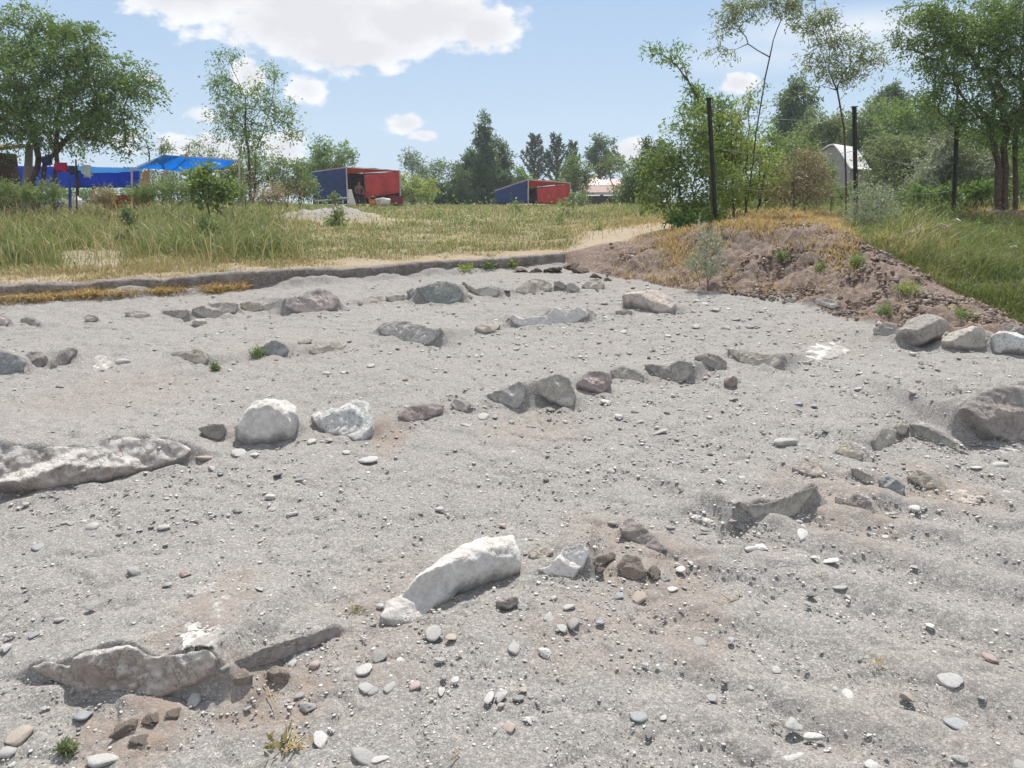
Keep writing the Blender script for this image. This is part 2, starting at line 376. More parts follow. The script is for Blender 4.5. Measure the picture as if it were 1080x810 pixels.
# ------------------------------------------------------------------ rocks bedded in the sand
# (name, label, material, photo outline, lean back in degrees, how deep the sand behind covers it, bulge)
ROWS = 'rocks bedded in rows across the sandy slope'
EDGE = 'rocks along the foot of the earth bank'
ROCKS = [
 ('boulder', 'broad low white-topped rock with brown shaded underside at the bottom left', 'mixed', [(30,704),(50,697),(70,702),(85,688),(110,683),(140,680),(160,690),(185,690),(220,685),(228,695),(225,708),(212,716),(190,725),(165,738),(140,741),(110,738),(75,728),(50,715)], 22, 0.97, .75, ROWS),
 ('stone_slab', 'long thin slanting brown-grey slab edge right of the broad bottom-left rock', 'brown', [(246,698),(275,685),(300,676),(330,668),(356,659),(361,665),(350,676),(320,686),(290,697),(265,706),(250,706)], 10, 0.98, .35, None),
 ('chalk_patch', 'crumbling chalky white crust running up the sand behind the broad bottom-left rock', 'chalk', [(190,670),(205,663),(213,640),(208,622),(216,611),(228,613),(239,628),(236,645),(227,660),(230,676),(222,686),(200,687)], 68, 0.2, .5, None),
 ('earth_clod', 'small round clod at the left end of the thin slanting slab', 'clod', [(245,716),(256,704),(268,711),(264,722),(250,725)], 30, 0.3, .9, None),
 ('earth_clod', 'brown angular clod just under the thin slanting slab', 'clod', [(280,712),(288,701),(303,706),(304,719),(290,724)], 30, 0.3, .9, None),
 ('boulder', 'large smooth white curved stone like a bent sausage in the foreground', 'white', [(402,648),(408,641),(410,634),(428,628),(434,617),(446,604),(460,592),(480,580),(500,573),(528,567),(540,574),(548,590),(547,609),(530,613),(510,614),(490,622),(475,630),(460,638),(450,648),(440,656),(420,657),(406,654)], 52, 0.45, .95, None),
 ('stone', 'small dark brown lump just under the right end of the smooth white curved stone', 'brown', [(523,634),(533,628),(546,629),(547,637),(536,643),(527,641)], 30, 0.5, .9, None),
 ('rock', 'white rock with dark undercut face right of the smooth white curved stone', 'chalk', [(566,602),(580,596),(596,578),(613,573),(621,582),(614,598),(604,610),(588,609)], 28, 0.93, .7, None),
 ('rock', 'low dusty pale stone between two white foreground stones', 'pale', [(556,583),(568,574),(580,577),(584,583),(572,589),(560,589)], 50, 0.6, .7, None),
 ('earth_clod', 'flat dusty clod touching the white rock with the dark undercut', 'clod', [(619,592),(633,584),(648,581),(650,588),(636,596),(622,597)], 30, 0.5, .8, None),
 ('earth_clod', 'crumbly grey-brown clod below the pinkish brown jagged rock', 'clod', [(650,596),(660,584),(675,588),(682,603),(672,612),(656,608)], 35, 0.4, .8, None),
 ('rock', 'pinkish brown jagged rock sloping to the right in mid slope', 'brown', [(652,556),(663,545),(678,553),(692,567),(704,580),(690,581),(675,574),(660,569)], 38, 0.6, .6, None),
 ('rock', 'wide sand-topped rock with a dark crescent face above the elongated white pebble', 'grey', [(777,529),(795,533),(812,529),(832,523),(848,517),(863,511),(856,522),(848,532),(842,542),(825,550),(805,550),(790,541)], 8, 1.02, .5, None),
 ('chalk_patch', 'streaky white splinters of stone left of the dark crescent rock', 'white', [(730,542),(740,530),(752,529),(764,536),(766,546),(754,552),(738,550)], 60, 0.3, .6, None),
 ('rock', 'rusty brown rough rock right of the dark crescent rock', 'brown', [(889,531),(902,519),(917,526),(923,540),(915,547),(903,541)], 32, 0.93, .7, None),
 ('stone', 'small grey stone left of the rusty brown rough rock', 'grey', [(880,524),(886,520),(891,527),(888,533),(882,531)], 30, 0.6, .8, None),
 ('rock', 'flat salmon pink slab lying flush with the gravel on the right', 'beige', [(997,516),(1008,511),(1024,513),(1037,521),(1036,529),(1020,531),(1004,526)], 62, 0.5, .5, None),
 ('rock', 'tan stone with a dark front left of the flat salmon pink slab', 'tan', [(955,503),(968,494),(982,502),(989,514),(976,515),(962,508)], 34, 0.93, .6, None),
 ('rock', 'dark bluish lump with knobbly top among gravel on the right', 'blue', [(925,505),(936,501),(946,506),(955,512),(952,521),(940,520),(930,514)], 34, 0.6, .9, None),
 ('rock', 'narrow dark wedge of stone above the rusty brown rough rock', 'dark', [(895,493),(904,494),(919,502),(921,509),(912,510),(902,503)], 20, 0.97, .5, None),
 ('rock', 'pale flat pinkish stone above the dark crescent rock', 'beige', [(834,493),(846,486),(862,487),(872,502),(858,502),(846,499)], 50, 0.93, .6, None),
 ('rock', 'pale rounded stone half sunk left of the dark grey sand-topped lump', 'pale', [(880,476),(889,465),(899,468),(911,479),(905,486),(892,482)], 42, 0.93, .8, None),
 ('rock', 'dark grey sand-topped lump between two pale stones on the right slope', 'grey', [(920,464),(933,451),(946,452),(944,468),(935,480),(925,474)], 22, 1.0, .6, None),
 ('stone', 'small pale-topped stone at the left tip of the slanting dark slab', 'pale', [(945,448),(952,443),(960,449),(955,458),(947,457)], 30, 0.93, .8, None),
 ('stone_slab', 'slanting dark grey slab edge pointing down right below the big right boulder', 'dark', [(957,446),(975,450),(995,458),(1008,467),(1007,478),(998,477),(980,468),(967,458)], 14, 1.0, .4, None),
 ('boulder', 'big dark-faced boulder with pinkish dusty top at the right edge', 'brown', [(1010,433),(1018,423),(1032,416),(1050,408),(1070,408),(1100,412),(1110,440),(1096,464),(1070,465),(1050,459),(1036,455),(1024,446)], 30, 0.97, .75, None),
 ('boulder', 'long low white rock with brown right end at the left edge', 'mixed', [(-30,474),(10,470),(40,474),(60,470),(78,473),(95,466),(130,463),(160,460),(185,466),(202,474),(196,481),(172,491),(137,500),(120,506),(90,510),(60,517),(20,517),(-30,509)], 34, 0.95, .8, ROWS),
 ('stone', 'dark brown triangular stone left of the rounded white boulder', 'brown', [(208,452),(222,447),(236,447),(239,453),(232,464),(220,462)], 20, 0.98, .5, ROWS),
 ('boulder', 'rounded bright white boulder standing proud of the sand in mid slope', 'white', [(246,456),(257,440),(266,428),(280,424),(292,427),(302,425),(313,431),(317,444),(311,457),(300,464),(285,468),(268,467),(256,462)], 46, 0.45, 1.0, ROWS),
 ('rock', 'crumbly white-grey rock right of the rounded white boulder', 'crumbly', [(327,440),(345,431),(362,432),(377,422),(390,428),(394,442),(388,455),(378,464),(362,460),(345,456),(334,450)], 48, 0.6, .7, ROWS),
 ('rock', 'low reddish brown rock beside a patch of brown earth', 'red', [(419,438),(432,428),(452,425),(469,427),(467,434),(452,441),(432,445)], 30, 0.97, .6, ROWS),
 ('stone', 'small grey stone right of the low reddish brown rock', 'grey', [(474,426),(485,418),(497,424),(490,434),(480,432)], 45, 0.6, .8, ROWS),
 ('rock', 'grey triangular rock with a pointed peak, left of the rounded cracked rock', 'purple', [(511,417),(530,410),(548,401),(553,406),(551,419),(545,433),(535,431),(522,424)], 16, 0.95, .55, ROWS),
 ('rock', 'brown-grey cracked rock with a domed top right of the grey triangular rock', 'grey', [(556,410),(570,400),(585,394),(597,397),(604,405),(607,415),(604,428),(597,431),(585,424),(568,416)], 22, 0.6, .75, ROWS),
 ('rock', 'pinkish brown lumpy rock between the domed cracked rock and a small grey one', 'red', [(607,405),(616,394),(630,391),(643,393),(646,405),(635,416),(622,413)], 26, 0.93, .7, ROWS),
 ('rock', 'small striped grey rock right of the pinkish brown lumpy rock', 'grey', [(643,392),(655,386),(668,390),(680,396),(677,403),(663,404),(652,401)], 24, 0.95, .6, ROWS),
 ('rock', 'wide dark grey rock with two-pointed top in the middle row', 'dark', [(678,384),(692,384),(704,386),(717,380),(729,382),(727,394),(721,402),(708,404),(692,398)], 18, 0.97, .6, ROWS),
 ('rock', 'small dark pitted rock right of the wide two-pointed grey rock', 'dark', [(732,376),(745,372),(758,375),(767,382),(764,390),(756,391),(745,385)], 26, 0.97, .6, ROWS),
 ('rock', 'pale flat-topped slab at the right end of the middle row', 'pale', [(764,367),(785,370),(806,374),(827,373),(826,379),(812,390),(796,390),(780,381)], 34, 0.95, .6, ROWS),
 ('stone', 'round brick-red stone below the pale flat-topped slab', 'red', [(763,402),(766,397),(772,395),(778,399),(778,405),(772,409),(766,408)], 25, 0.3, 1.0, None),
 ('chalk_patch', 'crumbled white chalky patch right of the pale flat-topped slab', 'chalk', [(848,370),(858,364),(870,360),(884,362),(894,361),(892,371),(877,378),(858,379)], 72, 0.2, .5, None),
 ('rock', 'cut-off dark blue-grey rock at the left edge', 'blue', [(-20,372),(5,371),(18,374),(28,381),(24,392),(10,395),(-20,397)], 24, 0.97, .7, ROWS),
 ('rock', 'rounded brown rock touching the dark blue-grey rock', 'brown', [(24,376),(34,370),(46,372),(52,378),(48,385),(38,392),(26,392)], 28, 0.97, .8, ROWS),
 ('rock', 'cracked brown rock split by deep gaps, right of the rounded brown rock', 'brown', [(52,389),(57,378),(66,370),(76,366),(84,369),(77,375),(72,383),(62,390)], 24, 0.97, .5, ROWS),
 ('chalk_patch', 'flat white crusty patch on the sand left of a pale oval pebble', 'white', [(97,386),(99,375),(111,373),(119,379),(117,388),(109,389),(100,394)], 66, 0.2, .5, None),
 ('rock', 'tan low rock with a drooping right end in the second row', 'tan', [(173,375),(185,370),(195,372),(206,367),(217,372),(220,379),(212,385),(200,381),(188,378)], 30, 0.93, .7, ROWS),
 ('rock', 'smooth dark blue-grey rock with a green weed at its left foot', 'blue', [(265,372),(275,366),(288,358),(298,361),(305,369),(298,376),(285,375)], 24, 0.93, .75, ROWS),
 ('rock', 'pale lumpy rock with two humps right of the smooth blue-grey rock', 'pale', [(325,370),(334,362),(341,366),(347,361),(358,360),(366,365),(356,370),(346,371),(338,374),(330,373)], 32, 0.93, .7, ROWS),
 ('rock', 'thin pale ledge of stone above the pale lumpy rock', 'pale', [(313,361),(321,357),(331,357),(328,361),(318,364)], 35, 0.97, .5, ROWS),
 ('rock', 'purple-grey speckled rock tapering to both sides in the second row', 'purple', [(398,345),(412,341),(427,338),(440,341),(455,346),(468,347),(456,358),(448,364),(432,364),(418,358),(403,352)], 30, 0.93, .7, ROWS),
 ('stone', 'pale rounded stone left of the long white-topped slab', 'pale', [(500,345),(508,341),(520,338),(529,343),(521,350),(511,351)], 42, 0.6, .8, ROWS),
 ('boulder', 'long white-topped slab with a shaded face in the upper middle', 'white', [(539,332),(552,336),(565,334),(577,331),(586,323),(600,327),(612,323),(619,327),(620,333),(605,341),(582,348),(566,343),(551,345),(543,341)], 24, 0.93, .6, ROWS),
 ('stone', 'small grey stone at the right tip of the long white-topped slab', 'grey', [(619,325),(627,328),(630,333),(624,335),(620,332)], 26, 0.93, .6, ROWS),
 ('rock', 'cut-off pinkish grey rock at the left end of the top row', 'pink', [(-14,331),(2,331),(11,336),(9,341),(2,347),(-14,349)], 30, 0.93, .7, ROWS),
 ('stone', 'dark grey blocky stone near the left end of the top row', 'dark', [(20,337),(26,334),(35,335),(42,341),(38,345),(27,342)], 24, 0.97, .6, ROWS),
 ('stone', 'small pale rounded stone between the dark blocky and the flat pale stones', 'pale', [(89,334),(93,331),(101,332),(104,335),(96,340),(90,338)], 30, 0.6, .8, ROWS),
 ('rock', 'flat pale stone left of the dark wedge in the top row', 'beige', [(130,330),(142,327),(154,328),(158,331),(152,335),(146,338),(137,335)], 36, 0.6, .7, ROWS),
 ('stone', 'dark triangular wedge in the top row', 'dark', [(169,328),(183,327),(198,326),(198,331),(193,337),(186,338),(177,333)], 12, 1.0, .45, ROWS),
 ('rock', 'faceted grey rock right of the dark wedge in the top row', 'grey', [(201,326),(215,321),(235,318),(252,320),(249,328),(240,333),(225,337),(214,334)], 24, 0.95, .65, ROWS),
 ('stone', 'smooth pale egg-shaped stone under the faceted grey rock', 'pale', [(202,340),(208,336),(216,336),(219,341),(212,344),(206,344)], 45, 0.4, .9, None),
 ('rock', 'mottled low rock between the faceted grey rock and the big pink one', 'tan', [(252,320),(262,318),(276,319),(278,326),(266,329),(258,327)], 28, 0.97, .6, ROWS),
 ('rock', 'pale-topped dark stone against the left end of the big pink rock', 'grey', [(276,323),(285,319),(296,317),(304,323),(300,330),(290,332),(280,329)], 28, 0.93, .75, ROWS),
 ('boulder', 'big pink peaked rock in the top row', 'pink', [(299,319),(309,312),(325,310),(335,305),(349,307),(359,316),(350,326),(338,330),(322,331),(308,326)], 28, 0.9, .75, ROWS),
 ('rock', 'long pale low stone right of the big pink peaked rock', 'beige', [(377,319),(391,312),(405,312),(409,317),(393,322),(383,323)], 30, 0.93, .7, ROWS),
 ('stone', 'slim grey stone left of the dark green-grey block', 'grey', [(405,313),(416,311),(428,311),(427,317),(416,320)], 26, 0.97, .5, ROWS),
 ('stone', 'grey rounded stone leaning on the dark green-grey block', 'blue', [(428,308),(434,303),(442,306),(444,313),(436,315)], 28, 0.93, .7, ROWS),
 ('boulder', 'big dark green-grey block in the top row', 'green', [(439,304),(450,300),(472,297),(481,299),(488,311),(480,320),(465,322),(452,320),(445,311)], 26, 0.9, .65, ROWS),
 ('stone', 'small dark stone at the right foot of the dark green-grey block', 'dark', [(484,308),(491,307),(499,313),(496,316),(487,313)], 26, 0.93, .7, ROWS),
 ('rock', 'sloping grey rock with a hooked left end in the top row', 'grey', [(485,296),(493,299),(501,304),(515,302),(525,304),(524,312),(511,314),(498,308)], 22, 0.97, .6, ROWS),
 ('boulder', 'white-topped rock with a dark underside in the top row', 'pale', [(542,308),(552,298),(563,293),(581,297),(583,304),(576,308),(560,311),(548,309)], 34, 0.6, .75, ROWS),
 ('stone', 'slim dark stone right of the white-topped rock in the top row', 'dark', [(583,297),(591,296),(598,301),(594,305),(586,302)], 22, 0.97, .5, ROWS),
 ('stone', 'grey wedge-shaped stone at the right end of the top row', 'grey', [(598,299),(605,298),(612,304),(606,308),(599,305)], 22, 0.97, .5, ROWS),
 ('rock', 'pale blocky rock at the right end of the top row below the broken kerb', 'pale', [(613,302),(620,295),(632,293),(638,300),(635,306),(622,305)], 36, 0.6, .8, ROWS),
 ('rock', 'pale pink rounded outcrop at the left foot of the earth bank', 'beige', [(656,316),(668,309),(682,311),(692,308),(706,312),(714,319),(708,326),(694,330),(676,326),(662,322)], 46, 0.6, .9, EDGE),
 ('stone', 'flat dark stone below the pale pink outcrop', 'dark', [(648,328),(658,326),(668,328),(664,332),(652,332)], 30, 0.93, .6, None),
 ('rock', 'grey rock with a pale upper rim at the foot of the earth bank', 'grey', [(854,318),(866,314),(880,316),(888,322),(890,330),(880,327),(870,324)], 28, 0.93, .7, EDGE),
 ('stone', 'small grey stone left of the pale-rimmed rock at the bank foot', 'grey', [(826,316),(836,311),(846,313),(840,319),(831,320)], 30, 0.93, .7, EDGE),
 ('rock', 'low dark grey lump left of the round grey boulder at the bank foot', 'dark', [(920,347),(934,339),(946,342),(951,350),(936,354),(923,353)], 26, 0.93, .7, EDGE),
 ('boulder', 'round rough grey boulder at the foot of the earth bank', 'dark', [(948,349),(957,337),(974,331),(990,335),(999,347),(991,358),(978,361),(968,366),(957,358)], 26, 0.5, .85, EDGE),
 ('boulder', 'low grey boulder with a pale top at the bank foot', 'grey', [(992,359),(1004,350),(1020,345),(1036,347),(1049,352),(1057,362),(1041,366),(1016,369),(1000,367)], 36, 0.5, .85, EDGE),
 ('boulder', 'white boulder at the right edge by the bank foot', 'crumbly', [(1044,354),(1056,350),(1070,352),(1086,358),(1100,364),(1098,376),(1080,374),(1066,371),(1052,372)], 36, 0.5, .9, EDGE),
 ('rock', 'dark grey rock behind the white boulder at the right edge', 'grey', [(1048,346),(1060,340),(1075,343),(1088,350),(1084,357),(1064,354)], 26, 0.6, .8, EDGE),
 ('rock', 'cut-off dark flat rock at the right edge above the big boulder', 'dark', [(1064,406),(1074,402),(1092,400),(1100,405),(1090,411),(1072,410)], 26, 0.97, .6, None),
]
def inside(u, v, P):
    n = len(P); r = np.zeros(u.shape, bool)
    for i in range(n):
        a, b = P[i], P[(i + 1) % n]
        c = ((a[1] > v) != (b[1] > v)) & (u < (b[0] - a[0]) * (v - a[1]) / (b[1] - a[1] + 1e-12) + a[0])
        r ^= c
    return r
def edge_dist(u, v, P):
    best = np.full(u.shape, 1e9); cu = np.zeros(u.shape); cv = np.zeros(u.shape)
    n = len(P)
    for i in range(n):
        a, b = P[i], P[(i + 1) % n]; d = b - a; L = d @ d + 1e-12
        t = np.clip(((u - a[0]) * d[0] + (v - a[1]) * d[1]) / L, 0, 1)
        x = a[0] + t * d[0]; y = a[1] + t * d[1]; e = np.hypot(u - x, v - y)
        m = e < best; best = np.where(m, e, best); cu = np.where(m, x, cu); cv = np.where(m, y, cv)
    return best, cu, cv
LANDMARKS = []
def make_rock(k, spec):
    name, label, mat, poly, lean, emb, bulge, group = spec
    poly = np.array(poly, float); c = poly.mean(0)
    lo, hi = poly.min(0), poly.max(0); pw, ph = hi - lo
    mid = lambda q: q[np.argmax(q[:, 1])]
    left = poly[poly[:, 0] <= lo[0] + .4 * pw]; right = poly[poly[:, 0] >= hi[0] - .4 * pw]
    a, b = mid(left), mid(right)
    if pw > 16 and b[0] - a[0] > .25 * pw: A, B = hit(*a), hit(*b)
    else:
        A = hit(lo[0], hi[1]); B = hit(hi[0], hi[1])
    flat_ = lean >= 60
    if flat_: lean = 85
    u = B - A; u[2] = np.clip(u[2], -.25, .25) * 1.0
    ang = np.clip(math.atan2(u[1], u[0]), -R(42), R(42)); hl = math.hypot(u[0], u[1])
    u = np.array([hl * math.cos(ang), hl * math.sin(ang), u[2]]); u /= np.linalg.norm(u)
    back = np.array([-u[1], u[0], 0]); back /= np.linalg.norm(back)
    v = np.array([0, 0, 1]) * math.cos(R(lean)) + back * math.sin(R(lean))
    v -= u * (u @ v); v /= np.linalg.norm(v)
    n = np.cross(u, v)           # towards the camera side (-back) ?
    if n @ back > 0: n = -n
    O = (A + B) / 2
    def proj(p):
        d = ray(*p); t = ((O - CAM) @ n) / (d @ n); Q = CAM + d * t - O
        return (Q @ u, Q @ v)
    # smooth the outline a little, then roughen it
    q = np.array([proj(p) for p in poly])
    q2 = []
    for i in range(len(q)):
        p0, p1 = q[i], q[(i + 1) % len(q)]
        q2 += [p0 * .88 + p1 * .12, p0 * .12 + p1 * .88]
    q = np.array(q2)
    seg = np.linalg.norm(np.roll(q, -1, 0) - q, axis=1); cum = np.concatenate([[0], np.cumsum(seg)])
    m = 160; s = np.linspace(0, cum[-1], m, endpoint=False); qq = np.vstack([q, q[:1]])
    q = np.stack([np.interp(s, cum, qq[:, 0]), np.interp(s, cum, qq[:, 1])], 1)
    size = min(np.ptp(q[:, 0]), np.ptp(q[:, 1])); W = np.ptp(q[:, 0]); Hh = np.ptp(q[:, 1])
    nx = fbm3(q[:, 0] / size * 3.2, q[:, 1] / size * 3.2, k * 3.7, 4, 50 + k); ny = fbm3(q[:, 0] / size * 3.2, q[:, 1] / size * 3.2, k * 3.7 + 9, 4, 90 + k)
    q = q + np.stack([nx, ny], 1) * size * (.085 if lean < 60 else .30)
    q0, q1 = q.min(0), q.max(0)
    step = max(max(W / pw * 1.15, W / 110), Hh / 90)
    gx = np.arange(q0[0] - step, q1[0] + 2 * step, step); gy = np.arange(q0[1] - step, q1[1] + 2 * step, step)
    U, V = np.meshgrid(gx, gy)
    ins = inside(U, V, q); d, cu, cv = edge_dist(U, V, q)
    cell = (ins[:-1, :-1] + 0 + ins[1:, :-1] + ins[:-1, 1:] + ins[1:, 1:]) >= 2
    used = np.zeros(U.shape, bool)
    used[:-1, :-1] |= cell; used[1:, :-1] |= cell; used[:-1, 1:] |= cell; used[1:, 1:] |= cell
    nb = np.zeros(U.shape, int)
    nb[:-1, :-1] += cell; nb[1:, :-1] += cell; nb[:-1, 1:] += cell; nb[1:, 1:] += cell
    border = used & (nb < 4)
    snap = border | (~ins & used)
    U = np.where(snap, cu, U); V = np.where(snap, cv, V); d = np.where(snap, 0, d)
    rr = size * .5
    e = np.clip(d / rr, 0, 1)
    rr_ = size * .5
    pw_ = 2.0 if bulge >= .85 else 3.4
    dome = (1 - (1 - e) ** pw_) ** .5
    if flat_: bulge = min(bulge * .14, .03 / (rr_ + 1e-6))
    r = np.random.default_rng(100 + k)
    rounded = bulge >= .85
    bulge = bulge * (1. if rounded else .68)
    front = dome * bulge * rr * 1.15
    for _ in range(3 if rounded else 8):                                     # chisel flat faces into the dome
        th = r.uniform(0, 2 * math.pi); sl = r.uniform(.35, 1.5)
        hgt = bulge * rr * (r.uniform(.9, 1.2) if rounded else r.uniform(.5, 1.05))
        pu = (U - (q0[0] + q1[0]) / 2) / (W / 2) * (W / size) ** .3; pv = (V - (q0[1] + q1[1]) / 2) / (Hh / 2)
        pl = hgt - sl * bulge * rr * (math.cos(th) * (pu - r.uniform(-.5, .5)) + math.sin(th) * pv)
        front = np.minimum(front, np.maximum(pl, .08 * rr * dome))
    nz = fbm3(U / size * 2.0 + k, V / size * 2.0, k * 1.3, 5, 7 + k); rg = np.abs(fbm3(U / size * 3.1, V / size * 3.1 + k, k * 2.1, 4, 17 + k))
    n5 = fbm3(U / size * 6.5, V / size * 6.5 + k, k * .7, 4, 27 + k); r6 = np.abs(fbm3(U / size * 5.3 + k, V / size * 2.6, k * .9, 4, 37 + k))
    front = front + e ** .5 * rr * (.16 * nz - .24 * np.minimum(rg, .35) + .03 + .075 * n5 - .13 * np.minimum(r6, .25))
    backd = dome * rr * 1.3 + .02
    idx = np.full(U.shape, -1); idx[used] = np.arange(used.sum())
    nv = used.sum()
    P3 = O + U[..., None] * u + V[..., None] * v
    if flat_:                       # crusts lie on the sand: drop every point along its sight line onto the ground
        dd_ = P3 - CAM; tt_ = np.ones(U.shape)
        for _ in range(14):
            Q_ = CAM + dd_ * tt_[..., None]; g_ = Q_[..., 2] - H(Q_[..., 0], Q_[..., 1])
            tt_ = tt_ + np.clip(g_ / (SLOPE * dd_[..., 1] - dd_[..., 2]), -.03, .03) * .8
        P3 = CAM + dd_ * tt_[..., None]; P3[..., 2] = H(P3[..., 0], P3[..., 1]) - .003
    Pf = (P3 + front[..., None] * (np.array([0, 0, 1.]) if flat_ else n))[used]; Pb = (P3 - np.where(border, 0, backd)[..., None] * n)[used]
    Pb[:, 2] -= np.where(border[used], 0, .25 * size)
    Cf = np.argwhere(cell)
    f = np.stack([idx[Cf[:, 0], Cf[:, 1]], idx[Cf[:, 0], Cf[:, 1] + 1], idx[Cf[:, 0] + 1, Cf[:, 1] + 1], idx[Cf[:, 0] + 1, Cf[:, 1]]], 1)
    bm_ = border[used]
    bmap = np.arange(nv) + nv; bmap[bm_] = np.where(bm_)[0]
    fb = bmap[f][:, ::-1]
    verts = np.vstack([Pf, Pb])
    # sand lying on the ledges along the upper outline and caught in a ragged line at the foot
    ub = np.linspace(q0[0], q1[0], 60); wl = W / 50
    tv_ = np.array([max([p[1] for p in q if abs(p[0] - x_) < wl + W / 60] or [0]) for x_ in ub]); bv_ = np.array([min([p[1] for p in q if abs(p[0] - x_) < wl + W / 60] or [0]) for x_ in ub])
    uu, vv = U[used], V[used]; tt = (np.interp(uu, ub, tv_) - vv) / Hh; bb = (vv - np.interp(uu, ub, bv_)) / Hh
    dn_ = fbm3(uu / size * 3.2, vv / size * 3.2, uu * 0 + k * 1.9, 4, 63 + k)
    if lean >= 60: dv = sstep(.0, .35, dn_ + .35 * (1 - d[used] / rr))
    else:
        cov = .10 if rounded else (.10 if mat in ('mixed', 'white', 'chalk', 'crumbly') else .36)
        dv = np.maximum(1 - sstep(-.02, cov, tt + .22 * dn_ + (.06 if rounded else 0)), .9 * (1 - sstep(.0, .10, bb + .12 * dn_)))
    dv = np.concatenate([dv, np.ones(nv)])
    if n[1] > 0: f = f[:, ::-1]; fb = fb[:, ::-1]
    # drop the back-sheet vertices that were merged
    keep = np.ones(2 * nv, bool); keep[nv:][bm_] = False
    remap = np.cumsum(keep) - 1
    verts = verts[keep]; dv = dv[keep]; f = remap[f]; fb = remap[fb]
    org = O.copy()
    o = link(name, mesh_np(name, verts - org, np.vstack([f, fb]), True, {'dust': dv}), M[mat]); o.location = org
    tag(o, label, 'rock' if 'clod' not in name else 'clod', group)
    # the sand banked up behind it follows the rock's upper outline
    hb = emb * max(q1[1] * v[2], .01)
    mid2 = (q0 + q1) / 2
    oc = O + mid2[0] * u
    u2 = np.array([u[0], u[1]]) / math.hypot(u[0], u[1])
    mu = mid2[0]
    us = np.linspace(q0[0], q1[0], 26)[1:-1]; tv = np.array([max([p[1] for p in q if abs(p[0] - x_) < W / 24 + 1e-6] or [0]) for x_ in us])
    tv = np.convolve(np.pad(tv, 2, mode='edge'), np.ones(5) / 5, 'valid')
    tops = np.maximum(tv * v[2], 0) * emb * (1.05 if group == ROWS and not rounded else 1.)
    b0s = np.maximum(tv, 0) * math.sin(R(lean))
    ext = max(.10 * W, .03)
    us = np.concatenate([[q0[0] - 2.2 * ext, q0[0] - .9 * ext, q0[0]], us, [q1[0], q1[0] + .9 * ext, q1[0] + 2.2 * ext]]) - mu
    tops = np.concatenate([[0, tops[0] * .3, tops[0] * .8], tops, [tops[-1] * .8, tops[-1] * .3, 0]])
    b0s = np.concatenate([[b0s[0]] * 3, b0s, [b0s[-1]] * 3])
    if lean >= 60: tops = tops * 0
    Ld = max(.35, 7 * hb)
    BUMPS.append((oc[0], oc[1], u2[0], u2[1], back[0], back[1], W * .5, hb, Ld, us, tops, b0s, (0. if rounded else min(.16 * hb, .02))))
    LANDMARKS.append((c[0], c[1], pw, ph, label, name))
    return o
ORDER = sorted(range(len(ROCKS)), key=lambda i: -max(p[1] for p in ROCKS[i][3]))
for k in ORDER: make_rock(k, ROCKS[k])
